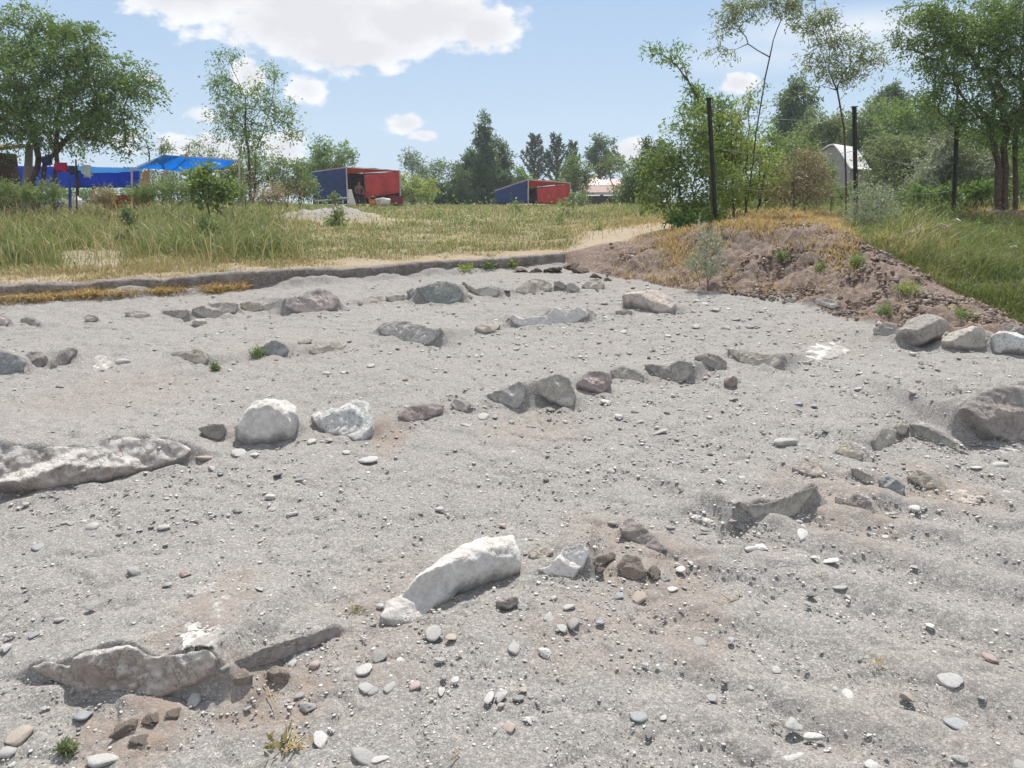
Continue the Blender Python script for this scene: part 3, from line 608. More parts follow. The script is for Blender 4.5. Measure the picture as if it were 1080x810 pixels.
# ------------------------------------------------------------------ the ground: one polar heightfield split into sand, earth bank and meadow
def build_ground():
    az = np.concatenate([np.linspace(-180, -46, 28)[:-1], np.linspace(-46, 46, 860), np.linspace(46, 180, 28)[1:-1]])
    pys = np.concatenate([np.linspace(1500, 820, 60), np.linspace(818, 214, 520)])
    ys = []
    for p in pys:
        d = ray(540, p); ys.append(EYE / (SLOPE * 1.0 - d[2] / d[1]))
    r = np.array(ys); r = r[r < 30]
    r = np.concatenate([np.geomspace(.02, r[0], 8)[:-1], r])
    # finer rows where the kerb and the bank stand
    r = np.sort(np.concatenate([r, np.arange(7.0, 12.5, .035)]))
    r = np.concatenate([r, np.geomspace(r[-1] + .3, 330, 60)])
    A, Rr = np.meshgrid(np.radians(az), r)
    X = Rr * np.sin(A); Y = Rr * np.cos(A)
    c, yf, yc, zc = zones(X, Y)
    jag = .05 * fbm2(X * 3, Y * 3, 3, 61)
    earth_w = sstep(603, 650, c) * (1 - sstep(1100, 1160, c) * .0)
    sandy = Y < yf + jag
    bank = ~sandy & (Y < yc + .12 + jag * 2) & (c > 612)
    nearm = 1 - sstep(12, 30, Rr)
    Z = H(X, Y)
    inb = sstep(-.1, .12, Y - yf) * (1 - sstep(-.1, .35, Y - yc)) * earth_w
    Z = Z + inb * (1 - .6 * sstep(-.5, -.1, Y - yc)) * (.15 * fbm2(X * 2.6, Y * 2.6, 4, 21) - .12 * np.maximum(.25 - np.abs(fbm2(X * 3.5, Y * 3.5, 3, 23)), 0) + .045 * np.abs(fbm2(X * 8, Y * 8, 3, 31)) + .022 * fbm2(X * 25, Y * 25, 2, 33))
    sw = (1 - sstep(-.05, .1, Y - yf)) * nearm
    foot = np.abs(fbm2(X * 4.5, Y * 4.5, 2, 44))
    Z = Z + sw * (.010 * fbm2(X * 4, Y * 4, 3, 5) - .014 * np.maximum(.22 - foot, 0) / .22 + .005 * fbm2(X * 30, Y * 30, 3, 8))
    # wind ripples run down to the right in the lower right of the slope
    rip = sstep(640, 760, c) * sw * (1 - sstep(3.2, 4.4, Y))
    ph = (X * .55 + Y * 1.0) * 17 + 3.0 * fbm2(X * 1.1, Y * 1.1, 3, 15)
    Z = Z + rip * .018 * np.sin(ph) * (1 + .5 * fbm2(X * 3, Y * 3, 2, 16))
    Z = Z + (~sandy & ~bank) * nearm * .02 * fbm2(X * 2.5, Y * 2.5, 3, 9)
    Z = Z + .085 * np.exp(-((Y - yf + .03) / .11) ** 2) * (1 - sstep(585, 610, c)) * np.clip(.55 + 1.3 * fbm2(X * 1.6, Y * 1.6, 3, 19), 0, 1.3) * (Y > 0)
    # heap of gravel and a bare brown heap in the meadow
    for px, Yh, w, dpt, hh in HEAPS:
        q = gp(px, Yh); Z = Z + hh * np.exp(-((X - q[0]) / w) ** 2 - ((Y - q[1]) / dpt) ** 2) * (1 + .5 * fbm2(X * 2.5, Y * 2.5, 4, 77))
    nr, na = X.shape
    V = np.stack([X, Y, Z], -1).reshape(-1, 3)
    # masks that carry true soil differences
    brown = np.zeros(X.shape)
    pxs, pys_ = pix(X, np.maximum(Y, .3), Z)
    inf = Y > .5
    for (bx, by, rx, ry, w) in BROWN:
        Q = hit(bx, by); Q2 = hit(bx + rx, by); Q3 = hit(bx, by - ry); ww = abs(Q2[0] - Q[0]); dd = max(abs(Q3[1] - Q[1]), .03)
        e = np.hypot((X - Q[0]) / ww, (Y - Q[1]) / dd) + .5 * fbm2(X * 7, Y * 7, 3, 12)
        brown = np.maximum(brown, w * (1 - sstep(.5, 1.3, e)))
    brown = np.maximum(brown, .16 * sstep(.1, .5, fbm2(X * .8, Y * .8, 4, 91)))
    earth = sstep(-.05, .1, Y - yf + jag) * earth_w
    earth = np.maximum(earth, sstep(-.02, .03, Y - yf) * (1 - sstep(.1, .3, Y - yc)))
    meadow = sstep(-.05, .25, Y - yc + 3 * jag)
    greenv, bare = meadow_masks(X, Y, c)
    for px, Yh, w, dpt, hh in HEAPS:
        q = gp(px, Yh); e = sstep(.25, .6, np.exp(-((X - q[0]) / w) ** 2 - ((Y - q[1]) / dpt) ** 2) + .25 * fbm2(X * 2, Y * 2, 3, 78)); meadow = np.minimum(meadow, 1 - .85 * e)
    fl = lambda a: a.reshape(-1)
    cell = lambda a: a[:-1, :]
    ia = np.arange(na); ja = (ia + 1) % na
    base = (np.arange(nr - 1) * na)[:, None]
    f = np.stack([base + ia, base + ja, base + na + ja, base + na + ia], -1).reshape(-1, 4)[:, ::-1]
    zone = np.where(sandy, 0, np.where(bank, 1, 2))[:-1].reshape(-1)
    at = dict(brown=fl(brown), earth=fl(earth), meadow=fl(meadow), green=fl(greenv), bare=fl(bare))
    out = []
    for zi, nm in enumerate(('sand', 'earth_bank', 'meadow')):
        ff = f[zone == zi]
        use = np.unique(ff); mp = np.full(len(V), -1); mp[use] = np.arange(len(use))
        o = link(nm, mesh_np(nm, V[use], mp[ff], True, {k: v[use] for k, v in at.items()}), M['ground'])
        tag(o, kind='structure'); out.append(o)
    return out
HEAPS = [(334, 20, 1.3, .8, .26), (372, 20.5, .7, .6, .2), (1062, 15.5, .9, .5, .22)]
BROWN = [(150, 765, 60, 45, 1.), (290, 735, 70, 40, .8), (408, 458, 22, 25, .9), (690, 600, 60, 45, .6), (880, 525, 70, 35, .5), (640, 570, 60, 30, .5), (990, 515, 60, 25, .6), (620, 660, 90, 40, .35), (720, 640, 60, 60, .4), (120, 415, 90, 25, .25), (560, 450, 60, 20, .35), (410, 640, 60, 60, .3), (240, 720, 60, 40, .5), (225, 640, 40, 45, .5)]
def meadow_masks(X, Y, c):
    n1 = fbm2(X * .55, Y * .55, 4, 33); n2 = fbm2(X * 1.7, Y * 1.7, 3, 35)
    dc = Y - np.interp(c, _c, YC_T)
    g = .34 + .6 * n1 + .25 * n2
    g = g + .55 * (1 - sstep(70, 130, c)) * sstep(.7, 1.5, dc) * (1 - sstep(4, 7, dc))
    g = g + .55 * sstep(120, 165, c) * (1 - sstep(270, 330, c)) * sstep(.9, 1.9, dc)
    g = g + .12 * sstep(290, 330, c) * (1 - sstep(470, 560, c)) * sstep(1.3, 2.5, dc)
    g = g - .8 * sstep(600, 640, c) * (1 - sstep(850, 900, c)) * (1 - sstep(2.5, 6, dc))
    g = g + .16 * sstep(890, 940, c) + .45 * sstep(980, 1050, c) * (1 - sstep(1.5, 3.5, dc))
    g = g - .6 * (1 - sstep(.25, 1.0, dc)) * (1 - sstep(850, 920, c))
    b = .25 + .9 * n1 * n2 + .2 * n2
    b = b + .8 * sstep(55, 75, c) * (1 - sstep(118, 140, c)) * sstep(.8, 1.3, dc) * (1 - sstep(2.6, 3.6, dc))
    b = b + .7 * sstep(585, 630, c) * (1 - sstep(760, 800, c)) * (1 - sstep(1.5, 4.5, dc))
    b = b + (.22 + .5 * n2) * (1 - sstep(.2, 1.1, dc)) * (1 - sstep(600, 640, c)) + .45 * sstep(300, 360, c) * (1 - sstep(560, 600, c)) * np.clip(n2 + n1, 0, 1)
    b = b - .4 * sstep(890, 940, c)
    for px, Yh, w, dpt, hh in HEAPS:
        q = gp(px, Yh); e = np.exp(-((X - q[0]) / w) ** 2 - ((Y - q[1]) / dpt) ** 2); b = b + .75 * e; g = g - .7 * e
    return np.clip(g, 0, 1), np.clip(b, 0, 1)
build_ground()

# ------------------------------------------------------------------ low concrete kerb along the upper edge of the sand
def build_kerb():
    cs = np.linspace(-60, 596, 420)
    yf = np.interp(cs, _c, YF_T); yc = np.interp(cs, _c, YC_T); zc = np.interp(cs, _c, ZC_T)
    C = np.array([pt(c, f, y) for c, f, y in zip(cs, np.interp(cs, _c, _foot), yf)])
    fade = 1.0
    rings = []
    prof = [(-.02, -.22), (-.035, -.05), (-.03, .0), (0.0, .018), (.07, .025), (.15, .018), (.17, -.03), (.16, -.25)]
    x = C[:, 0]
    # follow the true ground height just behind
    zt = H(C[:, 0], yc + .02)
    for (dy, dz) in prof:
        rings.append(np.stack([x, yf + .03 + dy, zt + dz], 1))
    V = np.stack(rings, 1)
    n, k = V.shape[:2]
    p = V.reshape(-1, 3)
    nz = fbm3(p[:, 0] * 4, p[:, 1] * 9, p[:, 2] * 9, 5, 3)
    chip = np.maximum(fbm3(p[:, 0] * 1.8, p[:, 1], p[:, 2] * 2, 3, 8) - .25, 0)
    p = p + np.stack([0 * nz, nz * .03 + chip * .07, nz * .022 - chip * .12], 1)
    i = np.arange(n - 1)[:, None] * k; j = np.arange(k - 1)[None]
    f = np.stack([i + j, i + k + j, i + k + j + 1, i + j + 1], -1).reshape(-1, 4)
    caps = [np.arange(k)[None, ::-1], (np.arange(k) + (n - 1) * k)[None]]
    org = p.mean(0)
    o = link('kerb', mesh_np('kerb', p - org, [f] + caps), rock_material('old_concrete', (.20, .172, .15), (.33, .295, .265), (.17, .14, .12), dust=.5, bscale=45, speck=.35)); o.location = org
    tag(o, 'low worn concrete kerb along the upper edge of the sand', 'kerb')
build_kerb()

# ------------------------------------------------------------------ clods of dark earth below the broken end of the kerb and on the bank
def blob_mesh(name, seed, sub=3, rough=.25, flat=.75, ang=.0):
    bm = bmesh.new(); bmesh.ops.create_icosphere(bm, subdivisions=sub, radius=1)
    v = np.array([p.co[:] for p in bm.verts])
    n = fbm3(v[:, 0] * 1.1 + seed, v[:, 1] * 1.1, v[:, 2] * 1.1, 4, seed)
    v = v * (1 + rough * n)[:, None]
    r = np.random.default_rng(seed)
    for _ in range(int(ang)):
        d = r.normal(size=3); d /= np.linalg.norm(d); h = r.uniform(.45, .8)
        s = v @ d; ex = np.maximum(s - h, 0); v = v - ex[:, None] * d * .92
    v[:, 2] *= flat
    for p, q in zip(bm.verts, v): p.co = q
    me = bpy.data.meshes.new(name); bm.to_mesh(me); bm.free()
    me.polygons.foreach_set('use_smooth', np.ones(len(me.polygons), bool))
    return me
CLODS = [blob_mesh('earth_clod', 300 + i, 4, 1.1, .6, 6) for i in range(5)]
for m_ in CLODS: m_.materials.append(M['clod'])
def put(name, me, px, py, w, label=None, cat=None, group=None, mat=None, asp=(1, 1), flat=1, sink=.25, rz=None):
    """w: photo width in pixels"""
    Q = hit(px, py)
    s = w / F * np.linalg.norm(Q - CAM) / 2
    o = bpy.data.objects.new(name, me); COL.objects.link(o)
    o.scale = (s * asp[0], s * asp[1], s * flat)
    o.rotation_euler = (random.uniform(-.25, .25), random.uniform(-.25, .25), random.uniform(0, 6.28) if rz is None else rz)
    bz = me.vertices and min(v.co.z for v in me.vertices) if False else -.7
    o.location = (Q[0], Q[1], Q[2] + s * flat * (.7 - sink * 1.2))
    if mat is not None:
        o.material_slots[0].link = 'OBJECT'; o.material_slots[0].material = mat
    return tag(o, label, cat, group)
M['dark_earth'] = rock_material('dark_earth_clod', (.15, .11, .09), (.26, .205, .17), dust=.15, bscale=60)
CG = 'dark earth clods below the kerb end'
for i, (x, y, w, lb) in enumerate([(548, 286, 13, 'dark earth clod under the kerb, leftmost of the broken-edge clods'), (565, 287, 16, 'dark earth clod below the kerb second from the left'),
        (582, 286, 18, 'dark earth clod just left of the broken kerb end'), (598, 283, 17, 'dark earth clod right under the broken kerb end'), (613, 287, 19, 'largest dark earth clod right of the broken kerb end'),
        (628, 292, 13, 'small dark earth clod in the gap between kerb and bank'), (641, 296, 12, 'dark earth clod next to the left foot of the bank')]):
    put('earth_clod', CLODS[i % 5], x, y, w, lb, 'clod', CG, M['dark_earth'], sink=.5, flat=.7)
# ------------------------------------------------------------------ pebbles: the 300 that show largest, each its own object; the rest is gravel
PMESH = [blob_mesh('pebble', 500 + i, 3, .34 if i < 7 else .55, 1, 2 if i < 7 else 8) for i in range(12)]
def pebble_material(name, a, b):
    t = NT(name); co = t.n('ShaderNodeTexCoord').outputs['Object']
    oi = t.n('ShaderNodeObjectInfo').outputs['Random']
    c = t.mix(oi, a, b)
    c = t.mix(t.math('MULTIPLY', t.maprange(t.noise(2.2, 5, .7, co), .4, .7), .5), c, tuple(v * .72 for v in a))
    c = t.mix(t.math('MULTIPLY', t.maprange(t.noise(3.5, 5, .75, co), .42, .62), .6), c, g3(.28))
    return t.done(t.bsdf(c, .7, t.bump(t.noise(5, 6, .65, co), .25, .15), .3))
PM = {'white': pebble_material('white_pebble', g3(.42), g3(.58)), 'pale': pebble_material('pale_pebble', g3(.31), g3(.43)), 'grey': pebble_material('grey_pebble', g3(.22), g3(.31)),
      'dark grey': pebble_material('dark_pebble', g3(.12), g3(.19)), 'pinkish': pebble_material('pinkish_pebble', (.36, .27, .235), (.45, .35, .31)), 'tan': pebble_material('tan_pebble', (.34, .28, .22), (.46, .39, .32)),
      'blue-grey': pebble_material('blue_grey_pebble', (.25, .265, .28), (.34, .355, .365))}
for m_ in PMESH: m_.materials.append(PM['pale'])
NAMED = [  # px, py, width, colour, aspect (depth/width), label
 (110,797,28,'white',.6,'large smooth white oval pebble at the bottom left'), (20,772,21,'tan',.9,'tan angular stone at the lower left edge'), (87,754,15,'blue-grey',.8,'blue-grey pebble in front of the broad bottom-left rock'),
 (205,733,12,'white',1.5,'white upright oval pebble under the right end of the broad bottom-left rock'), (7,681,9,'pale',1,'small pale pebble at the left edge beside the broad rock'), (8,790,14,'pale',.8,'pale pebble in the bottom left corner'),
 (384,702,18,'white',1.0,'white oval pebble, topmost of the pebble cluster right of the slab tip'), (386,722,19,'pale',.7,'pale flat pebble under the white oval one in the cluster'), (393,727,12,'grey',.8,'grey pebble tucked beside the pale flat pebble in the cluster'), (400,688,17,'grey',.9,'grey stone just above the white oval pebble cluster'),
 (411,720,10,'pale',1.8,'narrow pale pebble right of the pebble cluster'), (323,741,19,'grey',.6,'grey-tan oval pebble right of the brown earth patch'), (316,732,9,'grey',.9,'small grey pebble above the grey-tan oval one'), (338,776,13,'white',1.2,'white pebble above two long pale pebbles at the bottom'),
 (384,795,28,'pale',.45,'long pale pebble at the bottom of the frame left of centre'), (401,798,18,'white',.45,'long white pebble touching the long pale one at the bottom'), (309,698,9,'white',.8,'small white pebble below the slanting slab'), (332,699,11,'pinkish',.8,'pink pebble below the tip of the slanting slab'),
 (457,664,17,'pale',1.0,'pale angular stone with a dark shadow below the smooth curved stone'), (422,694,9,'white',.8,'small white round pebble right of the grey stone'), (464,694,12,'pale',.5,'flat pale pebble below the angular stone with the shadow'), (465,725,9,'white',1.2,'small white pebble with flat base in the lower middle'),
 (542,680,13,'pale',1.3,'pale egg-shaped pebble standing in shadow, lower middle'), (574,683,13,'white',1.0,'bright white round pebble right of the pale egg-shaped one'), (605,655,13,'grey',1.05,'round grey pebble right of the flat pale one below the white rock'), (593,660,10,'pale',1,'flat pale pebble left of the round grey one'), (579,648,10,'white',1.2,'white elongated pebble below the dark undercut rock'), (600,639,14,'white',.45,'flat white pebble above the round grey pebble'),
 (529,731,13,'pale',1.0,'pale pebble right of a thin pale shard, lower middle'), (516,730,9,'white',1.9,'thin pale upright shard in the lower middle'), (547,735,13,'grey',.5,'thin grey shard lying right of the pale pebble'), (537,764,15,'pinkish',.7,'pinkish oval pebble with dark shadow in the bottom middle'),
 (674,752,17,'blue-grey',.8,'bluish flat pebble sunk in sand in the lower middle right'), (684,770,9,'dark grey',1.1,'small dark pebble below the bluish flat pebble'), (738,674,14,'grey',1.0,'grey rounded stone with a dark underside right of centre'), (748,687,10,'white',.6,'small white pebble beside the grey rounded stone'),
 (804,719,12,'pale',.8,'pale oval pebble in the right lower half'), (751,734,10,'pale',.9,'round pale pebble left of the ring-marked pebble'), (837,762,17,'pale',.75,'pale pebble with a round mark in the lower right'), (858,775,19,'white',.4,'pointed white sliver right of the ring-marked pebble'), (836,799,26,'white',.35,'long white sliver at the bottom right of centre'), (892,741,16,'pale',.7,'pale oval pebble below a curved white shard'),
 (894,729,10,'white',1.4,'curved white shard above the pale oval pebble'), (1000,711,23,'pale',.85,'big round pale cobble half sunk in the lower right'), (1011,761,25,'blue-grey',.55,'smooth elongated grey-blue cobble in the lower right corner'), (956,732,13,'tan',.8,'tan chip of stone in the lower right'), (919,806,13,'white',.8,'white pebble at the bottom edge right'), (1012,798,14,'pale',.6,'pale pebble at the bottom edge near the right corner'),
 (846,553,13,'white',2.3,'elongated white pebble under the dark crescent rock'), (780,552,11,'grey',.9,'grey round pebble left of the dark crescent rock'), (773,548,8,'pinkish',.8,'small reddish pebble beside the grey round pebble'), (827,590,18,'pale',.6,'pale oval cobble below the dark crescent rock'), (803,573,15,'white',.9,'white angular pebble below the dark crescent rock'), (792,577,18,'white',.4,'flat white shard beside the white angular pebble'),
 (885,617,16,'pale',.6,'pale pebble beside a rusty clod on the right slope'), (876,589,17,'white',.55,'flat white stone below the rusty brown rock'), (718,598,10,'white',1,'white pebble below the jagged pinkish rock'), (728,592,7,'white',.8,'little white pebble right of the jagged pinkish rock'), (646,549,12,'grey',.8,'dark grey oval pebble left of the jagged pinkish rock'), (699,605,13,'grey',1,'rounded grey stone at the right foot of the crumbly clod'), (707,555,11,'grey',.6,'grey pebble right of the jagged pinkish rock'),
 (674,626,14,'tan',1,'tan ridged stone like a shell below the crumbly clod'), (652,626,12,'blue-grey',.8,'bluish pebble below the crumbly clod'), (709,619,11,'white',.9,'pinkish white pebble right of the ridged stone'), (485,600,6,'white',.8,'tiny white pebble on the smooth curved stone side'),
 (130,379,13,'white',.7,'pale oval pebble right of the flat white crust in the second row'), (252,475,15,'white',.7,'white stone below the rounded bright white boulder'), (268,477,11,'white',.8,'second white stone below the rounded bright white boulder'), (215,481,15,'pinkish',.5,'pinkish stone at the right tip of the long low white rock'), (223,492,8,'white',.8,'small white pebble below the pinkish stone'), (389,483,22,'white',.4,'long flat white stone in mid slope'), (346,480,9,'white',.8,'white pebble between the white boulder and the long flat white stone'),
 (329,464,9,'white',1,'white pebble under the crumbly white-grey rock'), (510,437,13,'white',.85,'white oval pebble below the grey triangular rock'), (492,447,12,'pale',.6,'pale flat pebble left of the white oval one'), (522,438,7,'pale',.8,'small pale pebble right of the white oval one'), (640,422,14,'white',.6,'white stone below the pinkish brown lumpy rock'), (652,437,9,'white',.9,'white pebble lower right of the pinkish brown lumpy rock'), (686,421,8,'grey',.6,'grey flat pebble below the wide two-pointed rock'), (696,454,19,'pale',.4,'flat pale stone in the middle of the gravel'), (828,464,24,'white',.55,'broad flat white stone on the right slope'),
 (762,505,13,'white',.6,'white flat pebble right of centre on the gravel'), (843,549,8,'pale',.7,'pale chip above the elongated white pebble'), (973,506,12,'white',.8,'round white cobble on the right slope near the salmon slab'), (965,533,10,'white',1,'white round pebble below the tan stone'), (942,540,9,'grey',.6,'grey pebble right of the rusty brown rock'), (1056,458,11,'blue-grey',.7,'bluish stone in the shade of the big right boulder'), (1058,476,10,'pale',.7,'pale pebble below the big right boulder'), (1070,474,14,'white',.4,'long white pebble below the big right boulder at the edge'), (1054,489,15,'white',.5,'long white pebble lower down from the big right boulder'),
 (870,453,7,'dark grey',.7,'tiny dark pebble right of the broad flat white stone'), (168,470,7,'white',.8,'white pebble resting on top of the long low white rock'), (68,550,8,'pale',.6,'left pale pebble of a pair on the left slope'), (74,550,10,'grey',.6,'right grey pebble of a pair on the left slope'), (141,601,15,'pale',.5,'long pale pebble on the left slope'), (194,602,12,'pinkish',.8,'brownish pebble on the left slope beside the chalk crust'), (173,555,12,'white',.5,'white flat pebble on the left slope'), (308,540,13,'pale',.6,'pale pebble left of centre on open sand'), (274,620,8,'white',.6,'white pebble right of the chalky crust')]
PEB = [(x, y, w, c, a, l, None) for x, y, w, c, a, l in NAMED]
# more, scattered as the photo's gravel is: thick in the middle right, thin on the left
pr = random.Random(5)
def density(x, y):
    d = .22 + .65 * math.exp(-((x - 780) / 260) ** 2 - ((y - 440) / 130) ** 2)
    d += .5 * math.exp(-((x - 960) / 140) ** 2 - ((y - 510) / 70) ** 2) + .75 * math.exp(-((x - 680) / 130) ** 2 - ((y - 335) / 34) ** 2) + .3 * math.exp(-((x - 700) / 120) ** 2 - ((y - 620) / 60) ** 2)
    d += .35 * math.exp(-((x - 210) / 80) ** 2 - ((y - 540) / 50) ** 2) + .25 * math.exp(-((x - 420) / 120) ** 2 - ((y - 730) / 70) ** 2)
    if x < 330 and y < 470: d *= .55
    return min(d, 1.6)
_fc = np.array([[-260, 330]])
def on_sand(x, y): return y > np.interp(x, _c, _foot) + 4
_polys = [(np.array(s[3], float)) for s in ROCKS]
def clear_of_rocks(x, y, m):
    for P in _polys:
        lo = P.min(0) - m; hi = P.max(0) + m
        if lo[0] < x < hi[0] and lo[1] < y < hi[1]:
            if inside(np.array([float(x)]), np.array([float(y)]), P)[0]: return False
            if m and edge_dist(np.array([float(x)]), np.array([float(y)]), P)[0][0] < m: return False
    return True
KINDS = [('white', .30), ('pale', .27), ('grey', .2), ('dark grey', .08), ('pinkish', .06), ('tan', .04), ('blue-grey', .05)]
def pick(r):
    t = r.random()
    for k, w in KINDS:
        t -= w
        if t < 0: return k
    return 'pale'
tries = 0
while len(PEB) < 300 and tries < 30000:
    tries += 1
    x = pr.uniform(4, 1076); y = pr.uniform(300, 806)
    if len(PEB) > 130 and pr.random() < .45: q_ = pr.choice(PEB); x = q_[0] + pr.gauss(0, 26); y = q_[1] + pr.gauss(0, 14)
    if not (4 < x < 1076 and 300 < y < 806): continue
    if not on_sand(x, y) or pr.random() > density(x, y): continue
    w = min(5.4 * pr.random() ** -.3, 11)
    if y < 420: w = min(w, 9)
    if not clear_of_rocks(x, y, w * .7): continue
    if any(abs(x - p[0]) < (w + p[2]) * .55 and abs(y - p[1]) < (w + p[2]) * .45 for p in PEB): continue
    PEB.append((x, y, w, pick(pr), pr.uniform(.5, 1.0), None, None))
# labels of the unnamed: colour, size, shape and which rock it lies by
def short(label):
    w = label.split()
    cut = [i for i, q in enumerate(w) if q in ('with', 'in', 'at', 'on', 'among', 'above', 'below', 'between', 'beside', 'left', 'right', 'touching', 'under', 'split', 'running', 'tapering', 'like', 'by', 'lying', 'sloping', 'leaning', 'behind', 'against', 'pointing', 'just', 'standing')]
    n = cut[0] if cut and cut[0] >= 2 else len(w)
    return ' '.join(w[:min(n, 6)])
_sh = {}
for q in LANDMARKS: _sh.setdefault(short(q[4]), []).append(q)
LM = [(q[0], q[1], q[2], q[3], s) for s, l in _sh.items() if len(l) == 1 for q in l]
seen = {}; recs = []
for (x, y, w, c, a, l, _) in PEB:
    if l is None:
        best = min(LM, key=lambda q: math.hypot(max(abs(x - q[0]) - q[2] / 2, 0), 1.6 * max(abs(y - q[1]) - q[3] / 2, 0)) + .15 * math.hypot(x - q[0], y - q[1]))
        ex = (x - best[0]) / (best[2] / 2 + 6); ey = (y - best[1]) / (best[3] / 2 + 6)
        rel = ('right of' if ex > 0 else 'left of') if abs(ex) > abs(ey) else ('below' if ey > 0 else 'above')
        size = 'small' if w < 7.3 else ('medium' if w < 9 else 'large')
        shp = 'flat' if a < .64 else ('oval' if a < .82 else 'round')
        recs.append([(size, c, shp, rel, best[4]), math.hypot(x - best[0], y - best[1])])
    else: recs.append([None, 0])
byk = {}
for i, (k, d) in enumerate(recs):
    if k: byk.setdefault(k, []).append((d, i))
ORD = ['', 'second ', 'third ', 'fourth ', 'fifth ']
labels = [p[5] for p in PEB]
for k, l in byk.items():
    l.sort()
    for q, (d, i) in enumerate(l):
        o_ = ORD[min(q, 4)]
        if len(l) > 1 and q == 0: o_ = 'nearest '
        labels[i] = f'{o_}{k[0]} {k[1]} {k[2]} pebble {k[3]} the {k[4]}'
for i, (x, y, w, c, a, l, _) in enumerate(PEB):
    me = PMESH[(i * 5) % 12] if w < 20 or c == 'tan' else PMESH[i % 8]
    big = l is not None
    fl = pr.uniform(.4, .62) if a > .65 else pr.uniform(.28, .42)
    # the photo's aspect is height over width: turn it into depth on the slope
    asp = (1, max(.45, min(2.4, a * 1.35)))
    put('pebble', me, x, y + w * a * .3, w, labels[i], 'pebble', 'pebbles lying on the sand', PM[c], asp, fl, sink=pr.uniform(.35, .7), rz=pr.uniform(-.5, .5))
# loose gravel, past counting
def gravel():
    bm = bmesh.new(); bmesh.ops.create_icosphere(bm, subdivisions=1, radius=1)
    bv = np.array([v.co[:] for v in bm.verts]); bf = np.array([[v.index for v in f.verts] for f in bm.faces]); bm.free()
    g = np.random.default_rng(3)
    N = 82000
    x = g.uniform(-160, 1240, N); y = 292 + 540 * g.random(N) ** .95
    w = np.minimum(1.15 * g.random(N) ** -.56, 5.1)
    dn = np.array([density(a, b) for a, b in zip(x, y)])
    k = (y > np.interp(x, _c, _foot) + 2) & (g.random(N) < (dn + .1) * .75)
    x, y, w = x[k], y[k], w[k]
    # intersect the rays with the ground
    dx = (x - 540) / F; dy = (405 - y) / F
    d = np.stack([dx, CP + dy * SP, -SP + dy * CP], 1)
    t = EYE / (SLOPE * d[:, 1] - d[:, 2])
    for _ in range(3):
        P = CAM + d * t[:, None]; h = H(P[:, 0], P[:, 1]); t = t + np.clip((P[:, 2] - h) / (SLOPE * d[:, 1] - d[:, 2]), -.4, .4)
    P = CAM + d * t[:, None]; P[:, 2] = H(P[:, 0], P[:, 1])
    s = w / F * t / 2
    n = len(x)
    sc = np.stack([s, s * g.uniform(.6, 1.1, n), s * g.uniform(.11, .3, n)], 1)
    a = g.uniform(0, 6.28, n); tilt = g.normal(0, .12, (n, 2))
    V = bv[None] * sc[:, None] * (1 + .22 * g.normal(size=(n, len(bv), 1)).clip(-1.5, 1.5))
    c, s_ = np.cos(a)[:, None], np.sin(a)[:, None]
    X = V[..., 0] * c - V[..., 1] * s_; Y = V[..., 0] * s_ + V[..., 1] * c
    Z = V[..., 2] + X * tilt[:, :1] + Y * tilt[:, 1:]
    V = np.stack([X, Y, Z], -1) + P[:, None]; V[..., 2] += (sc[:, 2] * g.uniform(-.2, .5, n))[:, None]
    f = (bf[None] + (np.arange(n) * len(bv))[:, None, None]).reshape(-1, 3)
    m = NT('gravel'); r = m.attr('rnd')
    col = m.ramp(r, [(0, g3(.2)), (.12, g3(.28)), (.4, g3(.37)), (.65, g3(.46)), (.82, g3(.6)), (.88, (.42, .34, .30)), (1, g3(.68))])
    mat = m.done(m.bsdf(col, .8, None, .25))
    o = link('gravel', mesh_np('gravel', V.reshape(-1, 3), f, True, {'rnd': np.repeat(g.random(n), len(bv))}), mat)
    tag(o, 'loose grey and white gravel strewn over the sand slope', 'gravel', kind='stuff')
gravel()

